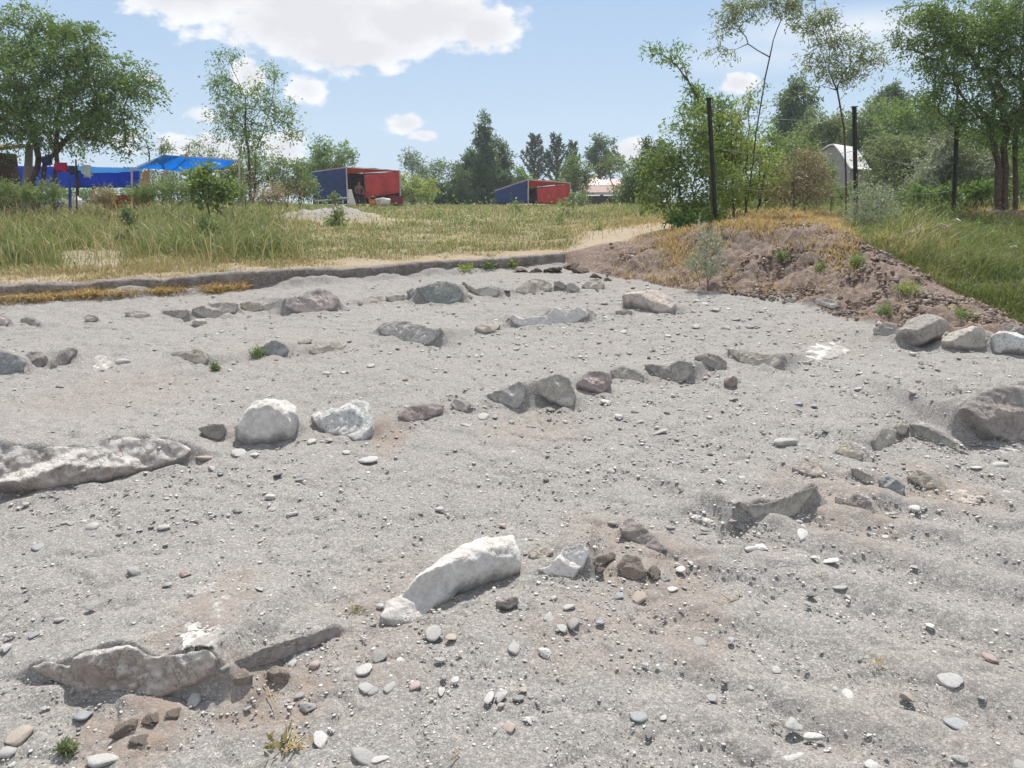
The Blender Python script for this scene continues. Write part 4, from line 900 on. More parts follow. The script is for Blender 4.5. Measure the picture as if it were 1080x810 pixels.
def bank_rubble():
    bm = bmesh.new(); bmesh.ops.create_icosphere(bm, subdivisions=2, radius=1)
    bv = np.array([v.co[:] for v in bm.verts]); bf = np.array([[v.index for v in f.verts] for f in bm.faces]); bm.free()
    g = np.random.default_rng(13); N = 5200
    c = g.uniform(640, 1090, N); u = g.random(N)
    Y = np.interp(c, _c, YF_T) - .12 + u * (np.interp(c, _c, _off) + .2)
    zg = np.interp(c, _c, ZC_T) * u + SLOPE * Y * (1 - u); x = (c - 540) / F * (Y * CP - (zg - EYE) * SP)
    k = (fbm2(x * 1.6, Y * 1.6, 3, 41) + .35 * (c > 760) > .1 + .4 * g.random(N)); x, Y = x[k], Y[k]; n = len(x)
    z = H(x, Y); s = np.minimum(.011 * g.random(n) ** -.45, .028)
    sc = np.stack([s, s * g.uniform(.6, 1.1, n), s * g.uniform(.5, .9, n)], 1)
    V = bv[None] * sc[:, None]
    q = V / s[:, None, None]; V = V * (1 + .85 * fbm3(q[..., 0] * 1.3 + np.arange(n)[:, None] * 7.1, q[..., 1] * 1.3, q[..., 2] * 1.3, 3, 4))[..., None]
    a = g.uniform(0, 6.28, n); cc, ss = np.cos(a)[:, None], np.sin(a)[:, None]
    V = np.stack([V[..., 0] * cc - V[..., 1] * ss, V[..., 0] * ss + V[..., 1] * cc, V[..., 2]], -1) + np.stack([x, Y, z + .05 * s + .012], 1)[:, None]
    f = (bf[None] + (np.arange(n) * len(bv))[:, None, None]).reshape(-1, 3)
    m = NT('bank_rubble'); col = m.ramp(m.attr('rnd'), [(0, (.15, .11, .09)), (.4, (.25, .19, .158)), (.8, (.34, .27, .228)), (.95, (.40, .35, .31)), (1, g3(.5))])
    P_ = m.n('ShaderNodeNewGeometry').outputs['Position']
    mat = m.done(m.bsdf(col, .95, m.bump(m.noise(70, 5, .7, P_), .8, .02), .1))
    tag(link('earth_rubble', mesh_np('earth_rubble', V.reshape(-1, 3), f, True, {'rnd': np.repeat(g.random(n), len(bv))}), mat), 'crumbly brown lumps of earth and stones strewn over the bank', 'rubble', kind='stuff')
bank_rubble()

for i, (x, y, w, lb) in enumerate([(136, 770, 22, 'brown earth clod left in the dug patch under the broad rock'), (160, 762, 20, 'brown earth clod in the middle of the dug patch under the broad rock'), (148, 784, 15, 'lowest brown earth clod of the dug patch under the broad rock'), (182, 757, 14, 'brown earth clod at the right side of the dug patch under the broad rock'), (632, 600, 15, 'grey-brown clod between the dark undercut rock and the crumbly clod'), (688, 606, 16, 'grey-brown clod right of the crumbly clod')]):
    put('earth_clod', CLODS[i % 5], x, y, w, lb, 'clod', 'earth clods on the sand', M['clod'], sink=.35, flat=.8)
# ------------------------------------------------------------------ trees, shrubs, weeds
LM_ = {
 'feather': leaf_material('feathery_leaves', (0.121, 0.154, 0.074), (0.242, 0.275, 0.154), (0.389, 0.403, 0.268), trans=.5),
 'robinia': leaf_material('robinia_leaves', (0.069, 0.122, 0.034), (0.147, 0.245, 0.063), (0.294, 0.374, 0.138)),
 'olive': leaf_material('olive_leaves', (0.105, 0.153, 0.057), (0.220, 0.287, 0.114), (0.383, 0.440, 0.230)),
 'dark': leaf_material('dark_leaves', (0.048, 0.085, 0.037), (0.106, 0.175, 0.069), (0.193, 0.278, 0.117)),
 'poplar': leaf_material('poplar_leaves', (0.044, 0.089, 0.044), (0.102, 0.177, 0.083), (0.216, 0.294, 0.167)),
 'bright': leaf_material('bright_leaves', (0.095, 0.146, 0.039), (0.190, 0.269, 0.084), (0.314, 0.381, 0.146), trans=.5),
 'mid': leaf_material('mid_green_leaves', (0.091, 0.162, 0.040), (0.191, 0.313, 0.080), (0.322, 0.444, 0.142)),
 'silver': leaf_material('silver_leaves', (0.205, 0.239, 0.154), (0.410, 0.444, 0.325), (0.600, 0.600, 0.600), trans=.25),
 'yellow': leaf_material('yellow_green_leaves', (0.169, 0.226, 0.047), (0.376, 0.451, 0.103), (0.550, 0.550, 0.226), trans=.45),
 'dry': leaf_material('dry_leaves', (0.222, 0.171, 0.102), (0.410, 0.325, 0.205), (0.600, 0.529, 0.342), trans=.25),
 'pine': leaf_material('pine_needles', (0.043, 0.072, 0.051), (0.094, 0.137, 0.094), (0.171, 0.222, 0.154), trans=.15),
 'blue': leaf_material('pale_blue_green_leaves', (0.120, 0.171, 0.111), (0.239, 0.307, 0.205), (0.376, 0.444, 0.325)),
}
BK = {'brown': bark_material('brown_bark', (.06, .045, .035), (.14, .105, .08)), 'grey': bark_material('grey_bark', (.11, .10, .09), (.24, .22, .195)), 'green': bark_material('green_bark', (.09, .09, .05), (.17, .16, .10))}

def leaf_geo(P, D, L, Wd, r):
    """rhombic leaves at P along D with a random roll; returns verts, quads"""
    n = len(P)
    D = D / np.maximum(np.linalg.norm(D, axis=1, keepdims=True), 1e-9)
    t = r.normal(size=(n, 3)); t -= (t * D).sum(1, keepdims=True) * D; t /= np.maximum(np.linalg.norm(t, axis=1, keepdims=True), 1e-9)
    L = L[:, None]; Wd = Wd[:, None]
    V = np.stack([P, P + D * L * .5 + t * Wd * .5, P + D * L, P + D * L * .5 - t * Wd * .5], 1)
    return V.reshape(-1, 3), np.arange(4 * n).reshape(n, 4)
def tree(name, label, Y, trunks, blobs, leaf='mid', bark='brown', r0=.1, clump_px=14, nclump=120, nleaf=60, leaf_px=3., group=None, cat='tree', seed=0, droop=.1, aspect=.38, parts=('trunk', 'crown'), twigs=5, dscale=.9, shell=.5, wood=True, ntrunk=10, flat=1.):
    r = np.random.default_rng(1000 + seed); S = Y / F
    nodes = []; par = []
    ends = []
    for tp in trunks:
        Q = []
        for i, (x, y) in enumerate(tp):
            p = gp(x, Y) if i == 0 else pt(x, y, Y)
            if i == 0: p = p - np.array([0, 0, .12])
            else: p = p + np.array([0, r.normal() * 4 * S, 0])
            Q.append(p)
        Q = np.array(Q); t = np.linspace(0, len(Q) - 1, ntrunk); k = np.minimum(t.astype(int), len(Q) - 2); f = (t - k)[:, None]
        pts_ = Q[k] * (1 - f) + Q[k + 1] * f
        pts_[1:-1] += r.normal(size=(len(pts_) - 2, 3)) * S * 1.2
        for i, p in enumerate(pts_):
            nodes.append(p); par.append(-1 if i == 0 else len(nodes) - 2)
    tot = sum(b[2] * b[3] for b in blobs)
    C = []
    for (bx, by, rx, ry) in blobs:
        n = max(2, int(nclump * rx * ry / tot))
        d = r.normal(size=(n, 3)); d /= np.linalg.norm(d, axis=1, keepdims=True)
        q = d * (r.random((n, 1)) ** shell) * np.array([rx, rx * dscale, ry]) * S
        C.append(pt(bx, by, Y) + q)
    C = np.vstack(C)
    base = np.array(nodes[0]); cen = C.mean(0)
    C = C[np.argsort(np.linalg.norm(C - np.array(nodes[ntrunk // 2 if len(nodes) > 2 else 0]), axis=1))]
    NA = np.array(nodes); term = []
    zmin = base[2]
    okn = NA[:, 2] > zmin + .12 * (C[:, 2].max() - zmin)
    okn = np.where(okn, 0, 1e3)
    cap = len(nodes) + 5 * len(C) + 5
    buf = np.zeros((cap, 3)); buf[:len(nodes)] = NA; pen = np.full(cap, 1e6); pen[:len(nodes)] = okn * .01
    m = len(nodes)
    for c in C:
        dd = np.linalg.norm(buf[:m] - c, axis=1) + 1.3 * np.maximum(buf[:m, 2] - c[2], -0.) + pen[:m] + .25 * np.maximum(.0, (c[2] - buf[:m, 2]) * 0)
        k = int(np.argmin(dd)); a = buf[k]
        ln = np.linalg.norm(c - a); ns = 3 if ln > 12 * S else 2
        prev = k
        for i in range(1, ns + 1):
            t = i / ns; p = a * (1 - t) + c * t + np.array([0, 0, .18 * ln * math.sin(math.pi * t)]) * (.6) + (r.normal(size=3) * .05 * ln if i < ns else 0)
            buf[m] = p; par.append(prev); pen[m] = 0; prev = m; m += 1
        term.append(prev)
    cnt = np.zeros(m)
    for k in term: cnt[k] += 1
    for i in range(m - 1, -1, -1):
        if par[i] >= 0: cnt[par[i]] += cnt[i]
    cnt = np.maximum(cnt, .5)
    rad = r0 * (cnt / cnt.max()) ** .5
    rad = np.maximum(rad, .22 * S)
    nt = len(trunks) * ntrunk
    root = thing(name, base + np.array([0, 0, .12]), label, cat, group)
    org = np.array(root.location)
    # wood: one tapered 5-sided tube per edge
    par_ = np.array(par[:m]); e = np.where(par_ >= 0)[0]
    A = buf[par_[e]]; B = buf[e]; ra = np.minimum(rad[par_[e]], rad[e] * 1.6 + .3 * S); rb = rad[e]
    ra[e < nt] = rad[par_[e]][e < nt]
    D = B - A; D /= np.maximum(np.linalg.norm(D, axis=1, keepdims=True), 1e-9)
    ref = np.where(np.abs(D[:, 2:]) > .9, [[1., 0, 0]], [[0, 0, 1.]]); U = np.cross(D, ref); U /= np.maximum(np.linalg.norm(U, axis=1, keepdims=True), 1e-9); Wv = np.cross(D, U)
    ns = 6; an = np.arange(ns) * 2 * math.pi / ns; ring = np.cos(an)[None, :, None] * U[:, None] + np.sin(an)[None, :, None] * Wv[:, None]
    V = np.concatenate([A[:, None] + ring * ra[:, None, None], B[:, None] + ring * rb[:, None, None]], 1)
    j = np.arange(ns); k2 = (j + 1) % ns
    ff = np.stack([j, k2, ns + k2, ns + j], 1)
    rt = np.zeros(m, int)
    for i in range(m): rt[i] = i if par_[i] < 0 else rt[par_[i]]
    pn = parts[0][:-1] if parts[0] == 'stems' else parts[0]
    for k in np.unique(rt):
        q = np.where(rt[e] == k)[0]
        if not len(q): continue
        fa = (ff[None] + (np.arange(len(q)) * 2 * ns)[:, None, None]).reshape(-1, 4)
        link(pn, mesh_np(pn, V[q].reshape(-1, 3) - org, fa), BK[bark], root)
    # leaves along little twigs that leave each clump
    n = len(C)
    T = buf[term]
    out = T - cen; out /= np.maximum(np.linalg.norm(out, axis=1, keepdims=True), 1e-9)
    tw = r.normal(size=(n, twigs, 3)) + out[:, None] * .55 + np.array([0, 0, .15 - droop]); tw[..., 2] *= flat; tw /= np.linalg.norm(tw, axis=2, keepdims=True)
    tl = clump_px * S * r.uniform(.6, 1.25, (n, twigs, 1))
    per = max(1, nleaf // twigs)
    u = r.random((n, twigs, per, 1)) ** .8
    P = T[:, None, None] + tw[:, :, None] * tl[:, :, None] * u + np.array([0, 0, -1.]) * droop * (u ** 2) * tl[:, :, None] * 1.2
    P = P + r.normal(size=P.shape) * clump_px * S * .11
    DD = tw[:, :, None] * .6 + r.normal(size=P.shape) * .6 + np.array([0, 0, -.25])
    P = P.reshape(-1, 3); DD = DD.reshape(-1, 3)
    N = len(P); Ls = leaf_px * S * r.uniform(.65, 1.35, N)
    V, f = leaf_geo(P, DD, Ls, Ls * aspect, r)
    rn = np.clip(np.repeat(np.repeat(r.random(n), twigs * per) * .45 + r.random(N) * .55, 4), 0, 1)
    link(parts[1], mesh_np(parts[1], V - org, f, False, {'rnd': rn}), LM_[leaf], root)
    return root
SH = ('stems', 'foliage')
# -- left
tree('robinia_tree', 'large spreading green tree overhanging the blue tarpaulins at the left', 22, [[(57, 212), (57, 180), (58, 150), (66, 110), (70, 60)], [(36, 212), (34, 185), (44, 160), (30, 120), (10, 80)], [(40, 212), (46, 170), (80, 140), (110, 100)]],
     [(20, 55, 70, 55), (62, 105, 75, 48), (105, 105, 45, 40), (-40, 80, 80, 65), (126, 88, 32, 26), (96, 62, 32, 28), (35, 25, 40, 24), (112, 146, 34, 18), (70, 70, 50, 50), (10, 120, 50, 34), (140, 100, 26, 24), (85, 140, 60, 20), (30, 140, 40, 16), (70, 40, 30, 22)], 'robinia', 'brown', .075, 18, 640, 76, 3.5, 'trees', seed=1, droop=.3, shell=.52, flat=.45)
tree('slender_tree', 'slender airy young tree with see-through crown behind the blue canopy', 30, [[(266, 205), (264, 170), (262, 130), (256, 90), (240, 58)], [(268, 205), (270, 160), (284, 110), (292, 75)]],
     [(243, 62, 14, 12), (236, 82, 16, 12), (252, 100, 26, 18), (245, 125, 22, 20), (285, 78, 14, 10), (280, 105, 26, 16), (300, 122, 18, 14), (268, 130, 30, 18), (305, 140, 14, 10), (262, 155, 26, 16), (232, 142, 10, 6)], 'mid', 'brown', .045, 13, 230, 40, 2.7, 'trees', seed=2, shell=.6, droop=.2, flat=.7)
tree('young_tree', 'dense bright green tree rising behind the left blue and red tent', 58, [[(343, 212), (343, 185), (343, 160)]], [(340, 160, 14, 12), (330, 178, 26, 18), (352, 172, 18, 14), (362, 158, 9, 8), (322, 195, 18, 16), (345, 190, 25, 18), (368, 168, 5, 5)], 'mid', 'brown', .1, 10, 170, 60, 3.0, 'trees', seed=3)
tree('bush', 'dark olive bushes tangled behind the right pole of the blue canopy', 32, [[(265, 208), (262, 190)], [(285, 208), (288, 188)], [(300, 208), (305, 190)], [(318, 208), (318, 192)]], [(262, 185, 26, 18), (290, 184, 26, 18), (310, 190, 18, 16), (245, 180, 16, 14), (325, 196, 12, 12)], 'olive', 'brown', .05, 10, 170, 50, 2.8, 'shrubs', 'bush', 4, parts=SH)
tree('small_bush', 'small light green bush with broad leaves standing in the tall grass', 17, [[(222, 214), (222, 200), (219, 185)], [(226, 214), (230, 195)]], [(215, 186, 14, 9), (226, 195, 20, 12), (236, 200, 12, 9), (211, 197, 11, 9), (221, 180, 6, 5), (222, 206, 18, 7)], 'bright', 'green', .02, 12, 80, 24, 4.6, 'shrubs', 'bush', 5, parts=SH, aspect=.6)
tree('far_tree', 'thin treetop showing above the middle of the blue canopy', 46, [[(214, 212), (214, 180), (214, 155)]], [(214, 152, 12, 6), (204, 160, 10, 6), (226, 160, 14, 6), (214, 168, 26, 8), (205, 186, 30, 14)], 'olive', 'brown', .06, 7, 80, 30, 2.4, 'trees', seed=6)
tree('far_tree', 'small round treetop just above the left end of the blue canopy', 46, [[(172, 212), (172, 180), (173, 155)]], [(173, 153, 10, 6), (168, 160, 8, 5), (180, 158, 8, 5), (175, 185, 22, 16)], 'olive', 'brown', .05, 7, 60, 30, 2.4, 'trees', seed=7)
tree('dead_sapling', 'bare thin dead stem leaning beside the left end of the canopy', 30, [[(160, 206), (158, 170), (154, 135)]], [(156, 150, 3, 10)], 'dry', 'grey', .025, 5, 6, 4, 2, None, 'plant', 8, parts=('stem', 'twig_leaves'))
for i, (px, Y, top, lb) in enumerate([(261, 24, 190, 'leftmost short dead stem in the dry grass beside the canopy pole'), (283, 25, 197, 'short dark dead stem in dry grass right of the canopy pole'), (303, 25, 198, 'dead stem beside the brush near the left tent'), (314, 24, 200, 'dead stump of a bush near the blue tent wall')]):
    tree('dead_bush', lb, Y, [[(px, 210), (px + 1, top)], [(px + 2, 210), (px - 7, top + 2)], [(px + 1, 210), (px + 8, top - 1)]], [(px, top, 9, 7)], 'dry', 'brown', .02, 7, 16, 8, 2.2, 'dead bushes', 'bush', 20 + i, parts=SH)
# -- middle
tree('willow_bush', 'pale grey-green loose tree between the two tents', 62, [[(437, 214), (436, 190), (434, 172)]], [(436, 172, 12, 12), (430, 165, 7, 6), (450, 182, 18, 14), (465, 175, 10, 8), (445, 195, 20, 16)], 'blue', 'brown', .08, 8, 120, 44, 2.4, 'trees', seed=9)
tree('bush', 'yellowish green bush just right of the left tent', 56, [[(436, 215), (434, 200)], [(450, 215), (450, 198)]], [(432, 198, 14, 16), (446, 202, 16, 14), (425, 205, 8, 10)], 'yellow', 'brown', .04, 8, 100, 44, 2.6, 'shrubs', 'bush', 10, parts=SH)
tree('bush', 'dark green bush left of the tall pointed poplar', 58, [[(466, 216), (464, 200)], [(480, 216), (482, 195)]], [(466, 200, 16, 16), (484, 195, 14, 20), (474, 208, 20, 10)], 'dark', 'brown', .05, 8, 120, 50, 2.8, 'shrubs', 'bush', 11, parts=SH)
tree('poplar', 'tall pointed dark poplar, highest tree in the middle', 60, [[(512, 217), (512, 180), (512, 150), (511, 120)]], [(511, 122, 2.5, 6), (511, 136, 6, 9), (511, 150, 9, 12), (512, 166, 12, 14), (513, 184, 15, 16), (512, 202, 17, 14)], 'poplar', 'brown', .12, 7, 210, 56, 2.9, 'trees', seed=12)
tree('poplar', 'shorter poplar touching the right side of the tall pointed one', 62, [[(528, 217), (528, 180), (527, 150)]], [(525, 151, 1.6, 6), (528, 160, 6, 9), (529, 175, 10, 13), (530, 195, 13, 18)], 'poplar', 'brown', .1, 7, 130, 54, 2.9, 'trees', seed=13)
tree('poplar', 'ragged low poplar left of the tall pointed one', 61, [[(492, 217), (492, 190), (494, 168)]], [(494, 166, 8, 8), (490, 180, 11, 12), (492, 198, 14, 16), (500, 172, 8, 8)], 'poplar', 'brown', .09, 7, 120, 50, 2.9, 'trees', seed=14)
tree('bush', 'light green bush in the gap between the poplars and the right tent', 64, [[(547, 217), (547, 200)]], [(547, 190, 10, 12), (540, 200, 10, 12), (556, 194, 8, 8)], 'mid', 'brown', .05, 7, 80, 44, 2.6, 'shrubs', 'bush', 15, parts=SH)
def pine(label, Y, px, top, base, w, seed):
    r = np.random.default_rng(seed); S = Y / F
    root = thing('pine_tree', gp(px, Y), label, 'tree', 'trees'); tr = MB(); P = []; D = []
    b = gp(px, Y); t = pt(px + r.uniform(-2, 2), top, Y); tr.tube(np.linspace(b - [0, 0, .1], t, 6), np.linspace(.12, .02, 6), 6)
    for k in range(44):
        f = .25 + .75 * (k / 44); o = b * (1 - f) + t * f; az = k * 2.4 + r.uniform(-.3, .3)
        ln = w * S * (1.08 - f) * r.uniform(.6, 1.15) + 2.5 * S
        d = np.array([math.cos(az), math.sin(az), r.uniform(.55, 1.1)]); d /= np.linalg.norm(d)
        q = np.array([o + d * ln * u + np.array([0, 0, .25 * ln * u * u]) for u in np.linspace(0, 1, 5)])
        tr.tube(q, np.linspace(.04, .012, 5), 5)
        m = int(14 + ln / S * 5)
        u = r.random(m) ** .6; o2 = np.array([o + d * ln * a + np.array([0, 0, .25 * ln * a * a]) for a in u])
        P.append(o2 + r.normal(size=o2.shape) * .25 * S); D.append(d * .9 + r.normal(size=(m, 3)) * .55)
    tr.build('trunk', BK['brown'], root)
    P = np.vstack(P); D = np.vstack(D); L = S * r.uniform(2.0, 4.2, len(P)); V, f = leaf_geo(P, D, L, L * .28, r)
    link('crown', mesh_np('crown', V - np.array(root.location), f, False, {'rnd': np.repeat(r.random(len(P)), 4)}), LM_['pine'], root)
pine('open spiky pine left of a similar pine behind the right tent', 72, 563, 144, 200, 26, 31)
pine('open spiky pine directly above the red panel of the right tent', 72, 588, 144, 200, 24, 32)
pine('small pine tip right of the two open spiky pines', 78, 604, 151, 200, 13, 33)
tree('poplar', 'dark clump-topped tree behind the pink-roofed building', 75, [[(633, 217), (633, 180), (633, 155)]], [(632, 155, 8, 10), (626, 163, 8, 10), (642, 163, 7, 12), (634, 175, 14, 12), (653, 172, 4, 8)], 'poplar', 'brown', .1, 7, 110, 50, 2.8, 'trees', seed=34)
tree('bush', 'light green bush right behind the right tent', 58, [[(606, 218), (604, 195)]], [(604, 178, 10, 12), (600, 192, 14, 12), (612, 195, 8, 14), (618, 185, 8, 8)], 'bright', 'brown', .05, 7, 90, 44, 2.8, 'shrubs', 'bush', 35, parts=SH)
tree('willow_bush', 'pale feathery tree in front of the pink-roofed building', 50, [[(648, 220), (646, 195), (642, 178)], [(656, 220), (658, 190)]], [(645, 174, 18, 10), (662, 182, 16, 14), (656, 198, 14, 14), (668, 195, 10, 14)], 'olive', 'brown', .05, 9, 80, 30, 2.4, 'trees', seed=36, shell=.6)
tree('bush', 'low dark weed bush at the right foot of the right tent', 40, [[(603, 222), (602, 212)], [(608, 222), (609, 212)]], [(604, 216, 13, 9), (612, 212, 8, 8)], 'olive', 'green', .02, 6, 50, 30, 2.6, 'shrubs', 'bush', 37, parts=SH)
# -- right
FR = 'shrubs along the wire fence'
tree('bush', 'dark dense bush at the left end of the fence shrubs', 34, [[(678, 224), (678, 195), (680, 165)]], [(678, 196, 20, 26), (688, 172, 16, 18), (668, 208, 14, 16), (680, 155, 6, 7), (695, 160, 12, 12)], 'dark', 'brown', .07, 9, 190, 50, 3.0, FR, 'bush', 41, parts=SH)
tree('shrub', 'wide light green shrub around the leaning left fence post', 12.2, [[(722, 236), (718, 200), (712, 165)], [(728, 236), (732, 190), (738, 150)], [(715, 236), (702, 205), (695, 180)]], [(708, 165, 26, 24), (738, 145, 26, 30), (700, 195, 26, 22), (728, 185, 34, 28), (738, 214, 32, 18), (700, 215, 22, 12), (686, 175, 14, 16), (718, 130, 14, 12), (760, 185, 20, 24)], 'bright', 'green', .018, 13, 300, 34, 4.0, FR, 'shrub', 42, parts=SH)
tree('tall_shrub', 'arching shrub whose longest shoot leans far out to the left against the sky', 13.4, [[(752, 236), (748, 190), (745, 140), (738, 100), (705, 62), (690, 52)], [(756, 236), (760, 180), (758, 130)], [(756, 236), (745, 160), (728, 120)]],
     [(738, 118, 20, 20), (760, 125, 16, 22), (735, 95, 10, 8), (722, 78, 7, 5), (708, 64, 9, 7), (692, 56, 11, 6), (722, 60, 4, 8), (752, 155, 26, 22), (768, 165, 20, 22)], 'mid', 'brown', .03, 11, 200, 34, 4.0, FR, 'shrub', 43, parts=SH, shell=.6)
tree('shrub', 'yellowish twiggy shrub between the leaning post and the tall thin sapling', 13.0, [[(775, 230), (772, 180), (770, 120)], [(785, 230), (790, 170), (788, 110)], [(795, 230), (806, 180), (815, 140)]], [(775, 130, 16, 18), (790, 115, 12, 14), (778, 160, 20, 20), (800, 165, 20, 20), (785, 195, 28, 22), (812, 195, 24, 22), (770, 210, 18, 14), (828, 175, 10, 10)], 'yellow', 'brown', .02, 11, 230, 26, 3.6, FR, 'shrub', 44, parts=SH, shell=.6)
tree('dry_shrub', 'brown half-dead twiggy shrub right of the yellowish one', 12.6, [[(838, 222), (836, 190), (830, 165)], [(848, 222), (852, 190), (860, 160)], [(830, 222), (818, 195), (808, 175)]], [(838, 190, 24, 20), (852, 180, 18, 18), (825, 205, 18, 12), (862, 200, 14, 14), (845, 205, 22, 12), (856, 168, 18, 9), (868, 182, 10, 14)], 'dry', 'grey', .015, 11, 220, 22, 3.0, FR, 'shrub', 45, parts=SH, shell=.6)
tree('sapling', 'tall thin curving sapling whose leafy top leaves the frame', 12.8, [[(784, 232), (793, 180), (801, 120), (808, 70), (815, 42), (823, 22)]], [(775, 18, 20, 14), (795, 2, 24, 14), (766, 30, 8, 6), (830, 5, 16, 12), (762, 50, 10, 5), (776, 54, 8, 4), (800, 88, 4, 10), (818, -20, 30, 16)], 'feather', 'brown', .011, 13, 100, 40, 3.8, 'saplings', 'sapling', 46, shell=.6, droop=.3, flat=.6, aspect=.3)
tree('sapling', 'slim straight sapling with an open rounded crown beside the dark middle fence post', 14.5, [[(893, 206), (891, 160), (888, 120), (880, 85), (874, 50), (866, 15)], [(888, 120), (896, 85), (905, 60)]][:1], [(868, 20, 18, 16), (852, 28, 14, 12), (880, 45, 24, 16), (856, 60, 12, 8), (872, 72, 22, 14), (905, 60, 22, 12), (892, 78, 22, 12), (922, 66, 10, 6), (846, 5, 16, 12), (908, 40, 10, 10), (850, 95, 5, 3)], 'feather', 'brown', .015, 13, 170, 34, 3.8, 'saplings', 'sapling', 47, shell=.6, droop=.3, flat=.6, aspect=.3)
tree('robinia_tree', 'big spreading tree with a thick dark trunk at the right edge', 16, [[(1062, 208), (1062, 170), (1060, 130), (1050, 90), (1020, 45)], [(1070, 208), (1072, 160), (1080, 100), (1075, 30)], [(1052, 208), (1056, 170), (1040, 130), (1010, 100)]],
     [(1040, 30, 55, 42), (1000, 25, 42, 24), (966, 48, 18, 12), (950, 42, 12, 8), (1075, 20, 50, 42), (985, 62, 28, 16), (1015, 75, 42, 28), (1065, 85, 45, 40), (1010, 110, 36, 24), (1045, 120, 40, 22), (985, 95, 18, 12), (1100, 70, 40, 60), (960, 5, 14, 6), (1060, 140, 34, 20), (975, 25, 30, 20), (1090, 130, 30, 30), (1020, 50, 50, 30)], 'robinia', 'brown', .06, 18, 640, 72, 3.3, 'trees', seed=48, droop=.3, shell=.5, flat=.5)
BW = 'trees behind the wire fence'
for i, (lb, Y, px, bl, lf) in enumerate([
    ('dark columnar poplar behind the wire fence', 46, 838, [(839, 92, 8, 8), (836, 106, 13, 14), (838, 124, 17, 18), (836, 145, 20, 20), (855, 108, 4, 8)], 'poplar'),
    ('grey-green tree behind the left roof edge of the grey shed', 42, 868, [(868, 135, 24, 18), (850, 155, 20, 20), (885, 140, 20, 18), (870, 165, 24, 22)], 'olive'),
    ('pale green tree right behind the grey shed', 40, 915, [(918, 150, 24, 26), (930, 125, 22, 18), (905, 140, 18, 20), (925, 180, 24, 22)], 'olive'),
    ('dark spiky treetop rising above the hedge right of the middle post', 48, 938, [(938, 102, 9, 8), (930, 112, 10, 8), (948, 108, 8, 8), (940, 130, 20, 20)], 'dark'),
    ('dense mid green tree left of the silvery bush', 34, 958, [(950, 130, 26, 20), (965, 150, 30, 28), (975, 115, 20, 16), (950, 175, 26, 24)], 'mid'),
    ('dark shadowed tree above the silvery bush', 30, 1000, [(1000, 135, 30, 18), (985, 160, 26, 22), (1015, 165, 26, 26)], 'dark'),
    ('dark tree filling the gap behind the thick right trunk', 28, 1060, [(1045, 150, 28, 22), (1070, 165, 30, 30), (1035, 180, 24, 20), (1095, 150, 30, 40)], 'dark')]):
    tree('woodland_tree', lb, Y, [[(px, 212), (px, 180), (bl[0][0], bl[0][1] + 8)]], bl, lf, 'brown', .1, 11, 230, 52, 3.2, BW, seed=50 + i)
tree('bush', 'silvery leaved bush in front of the right fence post', 18, [[(1008, 210), (1005, 185), (1000, 165)], [(1018, 210), (1025, 180)], [(995, 210), (985, 190)]], [(1008, 166, 28, 20), (990, 185, 28, 18), (1028, 180, 24, 18), (1005, 150, 18, 10), (972, 195, 14, 10), (1042, 170, 10, 12)], 'silver', 'grey', .03, 12, 300, 46, 3.6, FR, 'bush', 60, parts=SH)
tree('bush', 'low green tangle at the foot of the silvery bush', 17, [[(1000, 212), (1000, 205)], [(1030, 212), (1032, 200)], [(975, 212), (972, 202)]], [(1000, 204, 26, 9), (1035, 198, 20, 10), (970, 204, 18, 8), (1058, 200, 12, 8)], 'mid', 'brown', .015, 8, 110, 36, 3.6, FR, 'bush', 61, parts=SH)
tree('sage_bush', 'grey-green feathery sage bush at the top edge of the earth bank', 11.2, [[(915, 248), (912, 228), (910, 212)], [(922, 248), (928, 228), (930, 214)], [(918, 248), (900, 232)]], [(910, 222, 12, 12), (928, 220, 10, 14), (918, 240, 24, 9), (898, 236, 10, 7), (920, 206, 4, 6), (938, 236, 8, 8), (904, 210, 3, 5)], 'silver', 'green', .007, 12, 120, 30, 3.2, 'weeds', 'bush', 62, parts=SH, droop=-.9, aspect=.3)
tree('bush', 'grey twiggy low brush under the grey shed', 15, [[(880, 212), (878, 200)], [(900, 212), (905, 198)], [(862, 214), (858, 198)], [(945, 215), (945, 205)]], [(875, 203, 20, 10), (903, 203, 18, 10), (930, 206, 18, 8), (858, 205, 12, 10), (950, 208, 14, 7)], 'olive', 'grey', .012, 9, 120, 26, 3.2, FR, 'bush', 63, parts=SH, shell=.6)
tree('bush', 'green leafy weeds at the base of the leaning left fence post', 11.8, [[(738, 240), (738, 230)], [(752, 240), (755, 228)], [(715, 242), (712, 232)]], [(738, 230, 16, 8), (755, 232, 14, 7), (715, 232, 12, 7)], 'mid', 'green', .01, 8, 60, 34, 4.4, 'weeds', 'bush', 64, parts=SH, droop=-.1)
